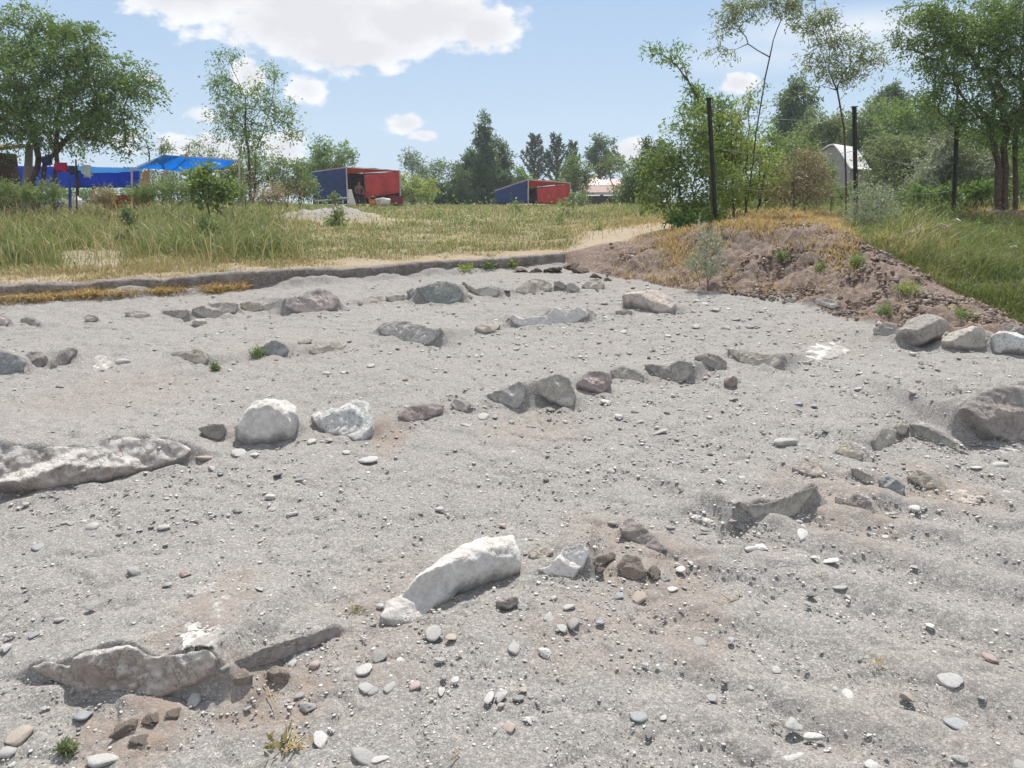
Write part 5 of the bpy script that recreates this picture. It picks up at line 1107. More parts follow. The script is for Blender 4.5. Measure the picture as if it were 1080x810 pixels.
for i, (px, Y, w, h, lf, lb) in enumerate([(6, 17, 12, 18, 'olive', 'tall weeds in front of the wooden hut'), (28, 17.5, 12, 13, 'olive', 'weeds in front of the thick grey post'), (52, 17, 12, 16, 'olive', 'weeds before the trunk of the spreading left tree'), (150, 19, 12, 13, 'olive', 'tall weeds below the left end of the blue canopy'), (172, 19, 14, 18, 'olive', 'dense weeds under the canopy beside its left front pole'), (196, 19, 13, 16, 'olive', 'olive weeds between the canopy and the small light green bush'), (246, 18, 14, 18, 'olive', 'weeds around the foot of the right canopy pole'), (110, 18, 10, 6, 'dry', 'low dry weeds before the rust-brown seat'), (285, 17, 16, 10, 'dry', 'dry stalks left of the gravel heap')]):
    tree('meadow_weed', lb, Y, [[(px + q, 216), (px + q * 1.5, 214 - h * .6)] for q in (-w * .5, 0, w * .5)], [(px, 214 - h * .45, w, h * .5), (px + w * .3, 214 - h * .7, w * .5, h * .3)], lf, 'green', .006, 8, 60, 22, 3.4, 'weeds', 'weed', 150 + i, parts=SH, droop=-.5, aspect=.22)
HG = 'low hedges closing the view at the meadow edge'
for i, (lb, Y, x0, x1, y0, lf) in enumerate([('low dark brush under the blue canopy', 36, 150, 245, 184, 'olive'), ('low green hedge beyond the deep blue shelter', 62, -20, 140, 199, 'mid'), ('dark undergrowth behind the silvery bush', 27, 945, 1090, 178, 'dark'), ('dark undergrowth behind the grey shed', 39, 850, 960, 182, 'dark'), ('shaded undergrowth behind the yellowish twiggy shrub', 24, 760, 850, 196, 'olive'), ('low green brush between the left tent and the poplars', 66, 420, 480, 204, 'mid')]):
    n_ = max(3, int((x1 - x0) / 22)); xs = np.linspace(x0, x1, n_)
    tree('hedge', lb, Y, [[(q, 214), (q + 2, y0 + 8)] for q in xs], [(q, (y0 + 212) / 2, 16, (212 - y0) / 2 + 2) for q in xs], lf, 'brown', .03, 9, int(26 * n_), 44, 3.0, HG, 'hedge', 120 + i, parts=SH)
for i, (lb, Y, px, bl, lf) in enumerate([('loose light green shrub filling the gap behind the yellowish twiggy one', 17, 790, [(770, 165, 26, 26), (800, 150, 22, 22), (815, 180, 24, 24), (785, 200, 34, 16), (835, 205, 18, 12)], 'mid'), ('light green young thicket left of the grey shed', 24, 845, [(845, 165, 20, 20), (830, 185, 22, 20), (862, 185, 16, 16)], 'olive'),
    ('pale green thicket between the grey shed and the silvery bush', 24, 945, [(935, 160, 22, 20), (955, 175, 24, 22), (925, 190, 18, 16), (972, 165, 20, 18)], 'feather'), ('leafy dark green bush left of the thick right trunks', 19, 1042, [(1040, 165, 20, 22), (1052, 190, 22, 18), (1030, 195, 18, 14)], 'mid'), ('green bush closing the right edge behind the trunks', 22, 1085, [(1085, 165, 24, 26), (1078, 195, 24, 16), (1105, 180, 24, 30)], 'mid')]):
    tree('shrub', lb, Y, [[(px - 8, 213), (bl[0][0], bl[0][1])], [(px + 10, 213), (bl[1][0], bl[1][1])]], bl, lf, 'brown', .03, 13, 190, 42, 3.4, FR, 'shrub', 170 + i, parts=SH, shell=.55, flat=.7)
# weeds on the bank and the slope
tree('weed', 'grey-green bushy weed growing on the left face of the earth bank', 9.35, [[(745, 298), (744, 280), (742, 255)], [(748, 298), (752, 275), (754, 258)], [(742, 298), (735, 282), (732, 270)]], [(742, 262, 7, 12), (755, 264, 5, 10), (734, 280, 9, 9), (750, 286, 13, 10), (739, 246, 3, 6), (748, 252, 3, 5)], 'silver', 'green', .006, 9, 80, 26, 3.2, 'weeds', 'weed', 65, parts=SH, droop=-.9, aspect=.3)
for i, (px, py, w, h, lb, lf) in enumerate([(903, 278, 7, 7, 'small bright green weed high on the earth bank', 'mid'), (958, 306, 16, 6, 'wide low green tuft on the face of the earth bank', 'yellow'), (1012, 334, 17, 7, 'green tuft at the bank foot above the white-topped boulder', 'mid'), (932, 330, 9, 6, 'small olive tuft near the bank foot above the round grey boulder', 'olive'), (825, 272, 6, 5, 'tiny olive tuft on the upper left of the earth bank', 'olive'),
        (866, 285, 7, 5, 'small dull tuft halfway up the earth bank', 'olive'), (272, 373, 9, 4, 'tiny green weed at the foot of the smooth blue-grey rock', 'olive'), (227, 389, 4, 3, 'tiny yellow-green sprout on bare sand in the second row', 'olive'), (70, 790, 10, 6, 'sparse green weed at the bottom left corner', 'feather'), (540, 281, 8, 5, 'green tuft under the kerb near its broken end', 'yellow'), (492, 285, 10, 5, 'left green tuft sprouting under the kerb', 'yellow'), (515, 283, 8, 5, 'middle green tuft sprouting under the kerb', 'olive')]):
    Q = hit(px, py + h * .5)
    tree('weed_tuft', lb, Q[1], [[(px, py + h), (px, py)], [(px, py + h), (px - w * .5, py + h * .2)], [(px, py + h), (px + w * .5, py + h * .2)]], [(px, py, w * .8, h * .6)], lf, 'green', .004, max(4, h * .9), 26, 16, 3.4 if py < 400 else 7, 'weeds', 'weed', 70 + i, parts=SH, droop=-.6, aspect=.25)
# mullein stalk by the gravel heap
tree('mullein', 'upright mullein stalk standing before the gravel heap', 18, [[(354, 240), (354, 225), (353, 203)]], [(354, 234, 12, 4), (356, 226, 6, 5), (353, 210, 2, 8)], 'olive', 'green', .02, 6, 40, 20, 3.6, 'weeds', 'plant', 90, parts=('stem', 'foliage'), droop=-.2)
for i, (px, py, Y, lb) in enumerate([(133, 228, 13.5, 'dark green upright weed left of the tall grass patch'), (218, 238, 12.5, 'dark leafy thistle in the tall green grass'), (462, 232, 22, 'thin dark weed stalk in the mid meadow'), (543, 226, 26, 'dark weed stalk before the right tent'), (600, 232, 22, 'dark weed bush in front of the right tent corner'), (632, 247, 15, 'pale green low bush in the dry meadow right of centre'), (590, 240, 18, 'olive weed in the straw meadow centre')]):
    tree('meadow_weed', lb, Y, [[(px, py + 14), (px, py - 8)], [(px, py + 14), (px + 5, py - 4)], [(px, py + 14), (px - 5, py - 2)]], [(px, py, 7, 10), (px + 4, py + 4, 6, 6)], ['dark', 'dark', 'olive', 'olive', 'dark', 'olive', 'olive'][i], 'green', .008, 6, 34, 18, 3.0, 'weeds', 'weed', 95 + i, parts=SH, droop=-.3)

# ------------------------------------------------------------------ grass
def blades(name, label, x, y, h, w, lean, tone, mat, zoff=0):
    n = len(x); r = np.random.default_rng(len(x) + 5)
    z = H(x, y) - .02 + zoff
    a = r.uniform(0, 2 * math.pi, n); ld = np.stack([np.cos(a), np.sin(a)], 1) * (lean * h)[:, None]
    wd = np.stack([-np.sin(a + r.normal(0, .8, n)), np.cos(a), np.zeros(n)], 1) * (w / 2)[:, None]
    B = np.stack([x, y, z], 1)
    M1 = B + np.stack([ld[:, 0] * .35, ld[:, 1] * .35, h * .58], 1); T = B + np.stack([ld[:, 0], ld[:, 1], h * (1 - .25 * lean)], 1)
    V = np.stack([B - wd, B + wd, M1 + wd * .8, M1 - wd * .8, T], 1).reshape(-1, 3)
    k = (np.arange(n) * 5)[:, None]
    o = link(name, mesh_np(name, V, [k + np.array([0, 1, 2, 3]), k + np.array([3, 2, 4])], False, {'rnd': np.repeat(tone, 5)}), mat)
    return tag(o, label, 'grass', kind='stuff')
GM = {'green': leaf_material('green_grass', (.08, .11, .035), (.17, .20, .07), (.33, .32, .15), trans=.4, rough=.6),
      'straw': leaf_material('straw_grass', (.24, .19, .09), (.42, .345, .18), (.60, .52, .33), trans=.3, rough=.7),
      'orange': leaf_material('orange_dry_grass', (.40, .25, .11), (.60, .42, .20), (.74, .60, .36), trans=.35, rough=.7)}
def grass():
    r = np.random.default_rng(77)
    N = 390000
    px = r.uniform(-150, 1300, N)
    yc = np.interp(px, _c, YC_T)
    Y = (yc + .1) * np.exp(r.random(N) ** 1.15 * np.log(52 / (yc + .1)))
    z = np.interp(px, _c, ZC_T) + .1
    x = (px - 540) / F * (Y * CP - (z - EYE) * SP)
    c, yf, ycc, zc = zones(x, Y)
    g, b = meadow_masks(x, Y, c)
    ok = (Y > ycc + .06) & (r.random(N) > np.clip(b * 1.1, 0, .96))
    n3 = fbm2(x * 1.2, Y * 1.2, 3, 55)
    dc = Y - ycc
    orange = sstep(645, 690, c) * (1 - sstep(870, 905, c)) * (1 - sstep(2.2, 4.2, dc)) + .35 * sstep(900, 960, c) * (n3 > .28) + .9 * sstep(1000, 1040, c) * sstep(6.0, 7.5, dc) * (1 - sstep(9.5, 11, dc))
    isO = ok & (r.random(N) < orange)
    bank_thin = sstep(600, 640, c) * (1 - sstep(660, 700, c)) * (dc < 3)
    ok &= ~((bank_thin > .5) & (r.random(N) < .6))
    isG = ok & ~isO & (r.random(N) < np.clip(g * 1.25 - .05, 0, .93))
    isS = ok & ~isO & ~isG
    S = Y / F
    tall = sstep(125, 160, c) * (1 - sstep(270, 320, c)) * sstep(.9, 1.8, dc) + (1 - sstep(80, 125, c)) * sstep(1., 2., dc) + .7 * sstep(900, 950, c)
    tall = np.clip(tall, 0, 1)
    lowb = sstep(.0, .9, dc)
    for nm, m, mat, lb, h0, h1 in (('green_grass', isG, 'green', 'green meadow grass above the kerb and right of the earth bank', .10, .24), ('dry_grass', isS, 'straw', 'pale straw-coloured dry grass across the meadow', .07, .16), ('orange_grass', isO, 'orange', 'orange dry grass on top of the earth bank', .10, .18)):
        k = np.where(m)[0]; q = len(k)
        h = r.uniform(h0, h1, q) * (.7 + .6 * np.clip(n3[k] + .5, 0, 1)) * (.45 + .55 * lowb[k])
        h = h * (1 + .75 * tall[k]) * (.55 + 1.1 * np.clip(fbm2(x[k] * 2.1, Y[k] * 2.1, 3, 58) + .45, 0, 1))
        h = h * (1 - .55 * b[k]); midm = sstep(300, 340, c[k]) * (1 - sstep(620, 660, c[k])); h = h * (1 - .45 * midm)
        h = np.where(np.abs(x[k]) < Y[k] * .08, np.minimum(h, .3), h)
        w = np.maximum(.0045, .75 * S[k]) * r.uniform(.7, 1.3, q)
        blades(nm, lb, x[k], Y[k], h, w, r.uniform(.2, 1.3, q), np.clip(.5 * r.random(q) + .5 * np.clip(n3[k] + .5, 0, 1), 0, 1), GM[mat])
    # tall seed heads over the left meadow
    N = 5200; px = r.uniform(-60, 660, N); yc = np.interp(px, _c, YC_T); Y = yc + .9 + r.random(N) ** 1.3 * 15
    keep = (r.random(N) < np.where(px < 320, .85, .35)); px, Y = px[keep], Y[keep]
    z = np.interp(px, _c, ZC_T) + .2; x = (px - 540) / F * (Y * CP - (z - EYE) * SP)
    n = len(x); S = Y / F
    blades('seed_grass', 'tall pale seed stalks over the left meadow', x, Y, r.uniform(.35, .62, n) * np.where(px < 320, 1, .7), np.maximum(.004, .7 * S), r.uniform(.2, .9, n), r.uniform(.3, 1, n), GM['straw'])
    # orange dry grass on the left face of the bank and along its brow
    N = 16000; px = r.uniform(640, 905, N); Y = np.interp(px, _c, YF_T) + r.random(N) * (np.interp(px, _c, _off) + .1)
    u = (Y - np.interp(px, _c, YF_T)) / np.interp(px, _c, _off)
    zg = np.interp(px, _c, ZC_T) * u + SLOPE * Y * (1 - u); x = (px - 540) / F * (Y * CP - (zg - EYE) * SP)
    n5 = fbm2(x * 1.5, Y * 1.5, 4, 66)
    want = np.where(px < 775, (.15 + 1.1 * n5 + .3 * u) * sstep(635, 720, px), -.35 + 1.2 * n5 + .75 * u)
    k = r.random(N) < want; x, Y = x[k], Y[k]; n = len(x)
    blades('bank_grass', 'patchy orange dry grass on the left face and brow of the earth bank', x, Y, r.uniform(.05, .15, n), np.full(n, .009) * r.uniform(.7, 1.3, n), r.uniform(.3, 1.2, n), r.random(n), GM['orange'])
    # orange dry grass hanging over the left part of the kerb
    N = 24000; px = r.uniform(-60, 300, N); n4 = fbm2(px * .035, px * 0 + 3.3, 4, 8) + .5 * fbm2(px * .12, px * 0 + 1.3, 2, 9)
    keep = r.random(N) < -.05 + 2.2 * n4 + np.where(px < 262, .3, -.6); px = px[keep]; n = len(px)
    yf = np.interp(px, _c, YF_T); zc = np.interp(px, _c, ZC_T); Y = yf + r.normal(.0, .07, n) - .05
    x = (px - 540) / F * (yf * CP - (zc - EYE) * SP)
    blades('kerb_grass', 'orange dry grass growing along the foot of the kerb at the left', x, Y, r.uniform(.03, .17, n) * (.6 + .6 * np.clip(n4[keep] + .4, 0, 1)), r.uniform(.004, .009, n), r.uniform(.3, 2.2, n), r.random(n), GM['orange'])
    # broad-leaved herbs among the grass
    N = 120000; px = r.uniform(-60, 1140, N); yc = np.interp(px, _c, YC_T); Y = yc + .5 + r.random(N) ** 1.3 * 16
    z = np.interp(px, _c, ZC_T) + .2; x = (px - 540) / F * (Y * CP - (z - EYE) * SP)
    c, yf, ycc, zc = zones(x, Y); g, b = meadow_masks(x, Y, c)
    cl = fbm2(x * 2.3, Y * 2.3, 3, 88); keep = (r.random(N) < np.clip(2.6 * (cl - .08), 0, 1) * np.clip(g * 1.4, .1, 1)); x, Y, cl = x[keep], Y[keep], cl[keep]; n = len(x)
    hh_ = np.clip(cl, 0, .8) * .75; z = H(x, Y) + r.random(n) * (.08 + hh_ * 1.15); S = Y / F
    P = np.stack([x, Y, z], 1); D = r.normal(size=(n, 3)) + [0, 0, .5]; Ls = np.maximum(.03, 2.6 * S) * r.uniform(.6, 1.5, n)
    V, f = leaf_geo(P, D, Ls, Ls * .4, r)
    tag(link('meadow_herbs', mesh_np('meadow_herbs', V, f, False, {'rnd': np.repeat(np.clip(r.random(n) * .7 + .6 * (cl - .2), 0, 1), 4)}), LM_['mid']), 'leafy green herbs growing in clumps through the meadow grass', 'herbs', kind='stuff')
grass()
# white umbels and a pink thistle in the right meadow
def flower(px, py, Y, rad_px, col, label):
    b = gp(px, Y); t = pt(px, py, Y); S = Y / F
    root = thing('wildflower', b, label, 'flower', 'wildflowers in the right meadow')
    s = MB(); s.tube([b - [0, 0, .03], b * .5 + t * .5 + [.01, 0, 0], t], .004, 5); s.build('stem', LMG, root)
    h = MB(); r = np.random.default_rng(int(px * 7 + py))
    for _ in range(16):
        d = r.normal(size=3); d[2] = abs(d[2]) * .5; c = t + d / np.linalg.norm(d) * rad_px * S * 1.05
        a = np.arange(6) * math.pi / 3; v = c + np.stack([np.cos(a), np.sin(a), .3 * np.sin(2 * a)], 1) * rad_px * S * .7
        v2 = np.vstack([v, [c + [0, 0, .25 * rad_px * S]], [c - [0, 0, .2 * rad_px * S]]])
        f = [[i, (i + 1) % 6, 6] for i in range(6)] + [[(i + 1) % 6, i, 7] for i in range(6)]
        h.add(v2, None, f)
    h.build('flower_head', col, root)
LMG = flat_material('flower_stem', (.08, .12, .03))
PW = flat_material('white_petals', (.72, .72, .66)); PP = flat_material('pink_petals', (.62, .42, .48))
for a in [(959, 245, 10.4, 3.0, PW, 'white flower head just above the earth bank top edge'), (960, 258, 9.9, 3.0, PW, 'white flower head below another one by the bank edge'), (923, 249, 10.3, 2.6, PW, 'white flower head nearest to the sage bush'), (993, 241, 11, 4., PP, 'pinkish thistle head in the right meadow'), (1009, 233, 12, 2.2, PW, 'small white flower right of the pinkish thistle'), (1069, 261, 10, 2.4, PW, 'white flower near the right edge of the meadow'), (1047, 302, 8.4, 1.8, PW, 'small white flower low in the lush green grass'), (884, 237, 11.2, 2.0, PW, 'white flower in the orange grass left of the sage bush'), (1022, 322, 8.2, 1.6, PW, 'tiny white flower just above the lower end of the bank')]:
    flower(*a)
# ------------------------------------------------------------------ tents, canopies, shed, fence, people
C_BLUE = cloth_material('blue_cloth', (.035, .085, .27), .4); C_RED = cloth_material('red_cloth', (.92, .15, .14), .6); C_ROOF = cloth_material('orange_striped_roof_cloth', (.55, .16, .09), .45)
C_TARP = cloth_material('bright_blue_tarpaulin', (.035, .42, .86), .75); C_TARP2 = cloth_material('deep_blue_tarpaulin', (.02, .13, .62), .5)
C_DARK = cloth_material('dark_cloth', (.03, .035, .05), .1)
POLE = flat_material('pale_painted_pole', (.55, .53, .50), (.40, .37, .33), .6, 8); STEEL = flat_material('black_steel_post', (.018, .017, .016), (.04, .035, .03), .6, 8); WIRE = flat_material('galvanised_wire', (.35, .35, .34), (.25, .24, .23), .5)
WOOD = flat_material('weathered_wood', (.16, .12, .085), (.28, .23, .18), .9, 9, .1, .6); WOODD = flat_material('dark_wood', (.05, .035, .025), (.10, .07, .05), .9, 9, .1, .6); WHITE = flat_material('white_painted_sheet', (.78, .78, .76), (.66, .66, .64), .6, 3)
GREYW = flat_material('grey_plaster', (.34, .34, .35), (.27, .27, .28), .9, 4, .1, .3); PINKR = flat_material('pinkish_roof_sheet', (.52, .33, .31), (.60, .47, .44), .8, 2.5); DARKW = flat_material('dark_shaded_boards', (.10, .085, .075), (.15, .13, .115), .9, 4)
def sheet(mb, q, n=(14, 8), sag=0., wav=0., thick=.006, seed=0, nrm=None):
    """a cloth panel through four corners (bottom-left, bottom-right, top-right, top-left), gently creased, with thickness"""
    q = np.array(q, float); a, b = np.meshgrid(np.linspace(0, 1, n[0]), np.linspace(0, 1, n[1]))
    P = ((1 - a) * (1 - b))[..., None] * q[0] + (a * (1 - b))[..., None] * q[1] + (a * b)[..., None] * q[2] + ((1 - a) * b)[..., None] * q[3]
    N_ = np.cross(q[1] - q[0], q[3] - q[0]); N_ /= np.linalg.norm(N_)
    P = P + N_ * (wav * noise3(a * 5 + seed, b * 1.3, a * 0 + seed, seed))[..., None]
    P[..., 2] -= sag * np.sin(math.pi * a) * (np.sin(math.pi * b) if n[1] > 2 else 1)
    m = n[0] * n[1]; i = np.arange(n[1] - 1)[:, None] * n[0]; j = np.arange(n[0] - 1)[None]
    f = np.stack([i + j, i + j + 1, i + n[0] + j + 1, i + n[0] + j], -1).reshape(-1, 4)
    V = np.vstack([P.reshape(-1, 3) + N_ * thick / 2, P.reshape(-1, 3) - N_ * thick / 2])
    e = np.concatenate([np.arange(n[0]), np.arange(1, n[1]) * n[0] + n[0] - 1, (n[1] - 1) * n[0] + np.arange(n[0] - 2, -1, -1), np.arange(n[1] - 2, 0, -1) * n[0]])
    e2 = np.roll(e, -1)
    mb.add(V, np.vstack([f, f[:, ::-1] + m, np.stack([e2, e, e + m, e2 + m], 1)]))
    return mb
def tent(label, A, B, C_, ztops, red, Ygap=0):
    """A near corner, B far left corner, C_ far right corner (ground points); ztops: heights at A, B, C and at the hidden back corner"""
    A, B, C_ = map(np.array, (A, B, C_)); Dk = B + C_ - A
    up = lambda p, h: p + np.array([0, 0, h])
    root = thing('market_tent', A, label, 'tent', 'blue and red tents')
    for p, h in zip((A, B, C_, Dk), ztops):
        m = MB(); m.tube([p - [0, 0, .05], up(p, h + .02)], .035, 8); m.build('pole', POLE, root)
    m = MB()
    for p, q, h, k in ((A, B, ztops[0], ztops[1]), (A, C_, ztops[0], ztops[2]), (B, Dk, ztops[1], ztops[3]), (C_, Dk, ztops[2], ztops[3])): m.tube([up(p, h), up(q, k)], .025, 6)
    m.build('roof_frame', POLE, root)
    off = (B - A) * 0; gl = .12
    n1 = np.cross(B - A, [0, 0, 1.]); n1 /= np.linalg.norm(n1); n1 *= np.sign(-n1[1]) * .045
    sheet(MB(), [up(B, gl) + n1, up(A, gl) + n1, up(A, ztops[0] - .03) + n1, up(B, ztops[1] - .03) + n1], wav=.12, seed=1).build('blue_side_wall', C_BLUE, root, True)
    n2 = np.cross(C_ - A, [0, 0, 1.]); n2 /= np.linalg.norm(n2); n2 *= np.sign(-n2[1]) * .045
    f0, bl, br_, tl, tr = red
    L0 = A + (C_ - A) * f0; L1 = A + (C_ - A) * .985
    sheet(MB(), [up(L0, bl) + n2, up(L1, br_) + n2, up(L1, tr) + n2, up(L0, tl) + n2], wav=.14, seed=2).build('red_front_panel', C_RED, root, True)
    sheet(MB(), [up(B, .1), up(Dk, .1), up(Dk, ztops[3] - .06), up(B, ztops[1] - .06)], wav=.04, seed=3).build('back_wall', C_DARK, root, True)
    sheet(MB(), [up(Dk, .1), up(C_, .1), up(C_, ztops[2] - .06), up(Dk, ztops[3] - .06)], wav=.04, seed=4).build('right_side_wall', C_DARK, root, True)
    e = .03
    sheet(MB(), [up(A, ztops[0] + e), up(C_, ztops[2] + e), up(Dk, ztops[3] + e), up(B, ztops[1] + e)], wav=.1, sag=.14, seed=5).build('roof', C_ROOF, root, True)
    return root
def zh(px, py, Y): return pt(px, py, Y)[2]
# left tent
A = gp(367, 42); B = gp(331, 43.6); C_ = gp(422.5, 43.2)
hh = lambda p, py, px, Y: zh(px, py, Y) - p[2]
tent('larger blue and red tent with its red front cloth lifted off the ground', A, B, C_, (hh(A, 176.5, 367, 42), hh(B, 181.5, 331, 43.6), hh(C_, 180, 422, 43.2), hh(C_, 180.5, 422, 43.2)),
     (.33, zh(386, 209, 42.4) - A[2], zh(421, 203.5, 43.2) - A[2], zh(386, 184.5, 42.4) - A[2], zh(421, 180, 43.2) - A[2]))
A2 = gp(557, 47); B2 = gp(522.5, 48.8); C2 = gp(601, 48.3)
tent('smaller blue and red tent right of the poplars with walls reaching the grass', A2, B2, C2, (zh(557, 189.5, 47) - A2[2], zh(522, 201, 48.8) - B2[2], zh(601, 193, 48.3) - C2[2], zh(601, 196, 48.3) - C2[2]),
     (.2, zh(567, 215, 47.3) - A2[2], zh(601, 216.5, 48.3) - A2[2], zh(567, 199, 47.3) - A2[2], zh(601, 193.8, 48.3) - A2[2]))
# things in and before the left tent
o = gp(393, 41.5)
t = thing('bucket', o, 'small orange-red bucket on the ground before the lifted red cloth', 'bucket'); BUCK = flat_material('orange_plastic', (.55, .09, .03))
m = MB(); m.tube([o, o + [0, 0, .02], o + [0, 0, .34], o + [0, 0, .36]], [.13, .15, .2, .2], 14); m.build('body', BUCK, t, True)
m = MB(); m.tube([o + np.array([.2 * math.cos(a), 0, .36 + .14 * math.sin(a)]) for a in np.linspace(0, math.pi, 10)], .008, 5); m.build('handle', WIRE, t)
bl = blob_mesh('cloth_bundle', 801, 3, .7, .45, 0); bl.materials.append(flat_material('white_crumpled_cloth', (.66, .64, .62), None, .9, 3, .1, .8))
q = gp(407, 41.8)
b = bpy.data.objects.new('cloth_bundle', bl); COL.objects.link(b); b.location = q + np.array([0, 0, .2]); b.scale = (.62, .35, .5); tag(b, 'crumpled white cloth heap under the lifted red tent cloth', 'cloth')
q = gp(419, 41.6); t = thing('crate', q, 'dark red crate at the right corner pole of the left tent', 'crate'); MAR = flat_material('maroon_plastic', (.16, .03, .03))
m = MB(); m.box(q + [0, 0, .06], (.62, .4, .08)); m.box(q + [0, -.2, .3], (.62, .03, .36)); m.box(q + [0, .2, .3], (.62, .03, .36)); m.box(q + [-.295, 0, .3], (.03, .37, .36)); m.box(q + [.295, 0, .3], (.03, .37, .36)); m.build('walls', MAR, t)
m = MB(); m.box(q + [0, -.2, .51], (.66, .06, .05)); m.box(q + [0, .2, .51], (.66, .06, .05)); m.build('rim', MAR, t)
q = gp(348, 41.2); t = thing('rail', q, 'low pale rail along the foot of the blue tent wall', 'rail')
m = MB(); m.tube([pt(332, 212, 41.2), pt(350, 210.5, 41.1), pt(366, 208.5, 41)], .035, 7); m.build('bar', POLE, t)
for px in (336, 362):
    g_ = gp(px, 41.1); m = MB(); m.tube([g_ - [0, 0, .05], [g_[0], 41.1, zh(px, 210.5, 41.1)]], .03, 6); m.build('leg', POLE, t)
q = gp(369, 41.4); m = MB(); sheet(m, [q + [-.15, 0, 0], q + [.35, 0, 0], q + [.12, 0, .85], q + [-.05, 0, .85]], (8, 8), wav=.1, seed=9)
b = m.build('towel', flat_material('white_towel', (.70, .69, .66)), None, True); tag(b, 'white cloth hanging at the near corner of the left tent', 'cloth')
def chair(px, Y, label):
    q = gp(px, Y); t = thing('folding_chair', q, label, 'chair'); CH = flat_material('orange_chair_frame', (.50, .22, .06))
    for sx in (-.22, .22):
        m = MB(); m.tube([q + [sx, -.25, -.02], q + [sx, .22, .78]], .02, 6); m.build('leg', CH, t)
        m = MB(); m.tube([q + [sx * .9, .25, -.02], q + [sx * .9, -.2, .45]], .02, 6); m.build('leg', CH, t)
    m = MB(); m.quadbox([q + [-.22, -.2, .44], q + [.22, -.2, .44], q + [.22, .15, .42], q + [-.22, .15, .42]], .03); m.build('seat', CH, t)
    m = MB(); m.quadbox([q + [-.22, .13, .6], q + [.22, .13, .6], q + [.22, .22, .8], q + [-.22, .22, .8]], .03); m.build('backrest', CH, t)
chair(387, 42.9, 'orange folding chair behind the left edge of the red tent cloth')
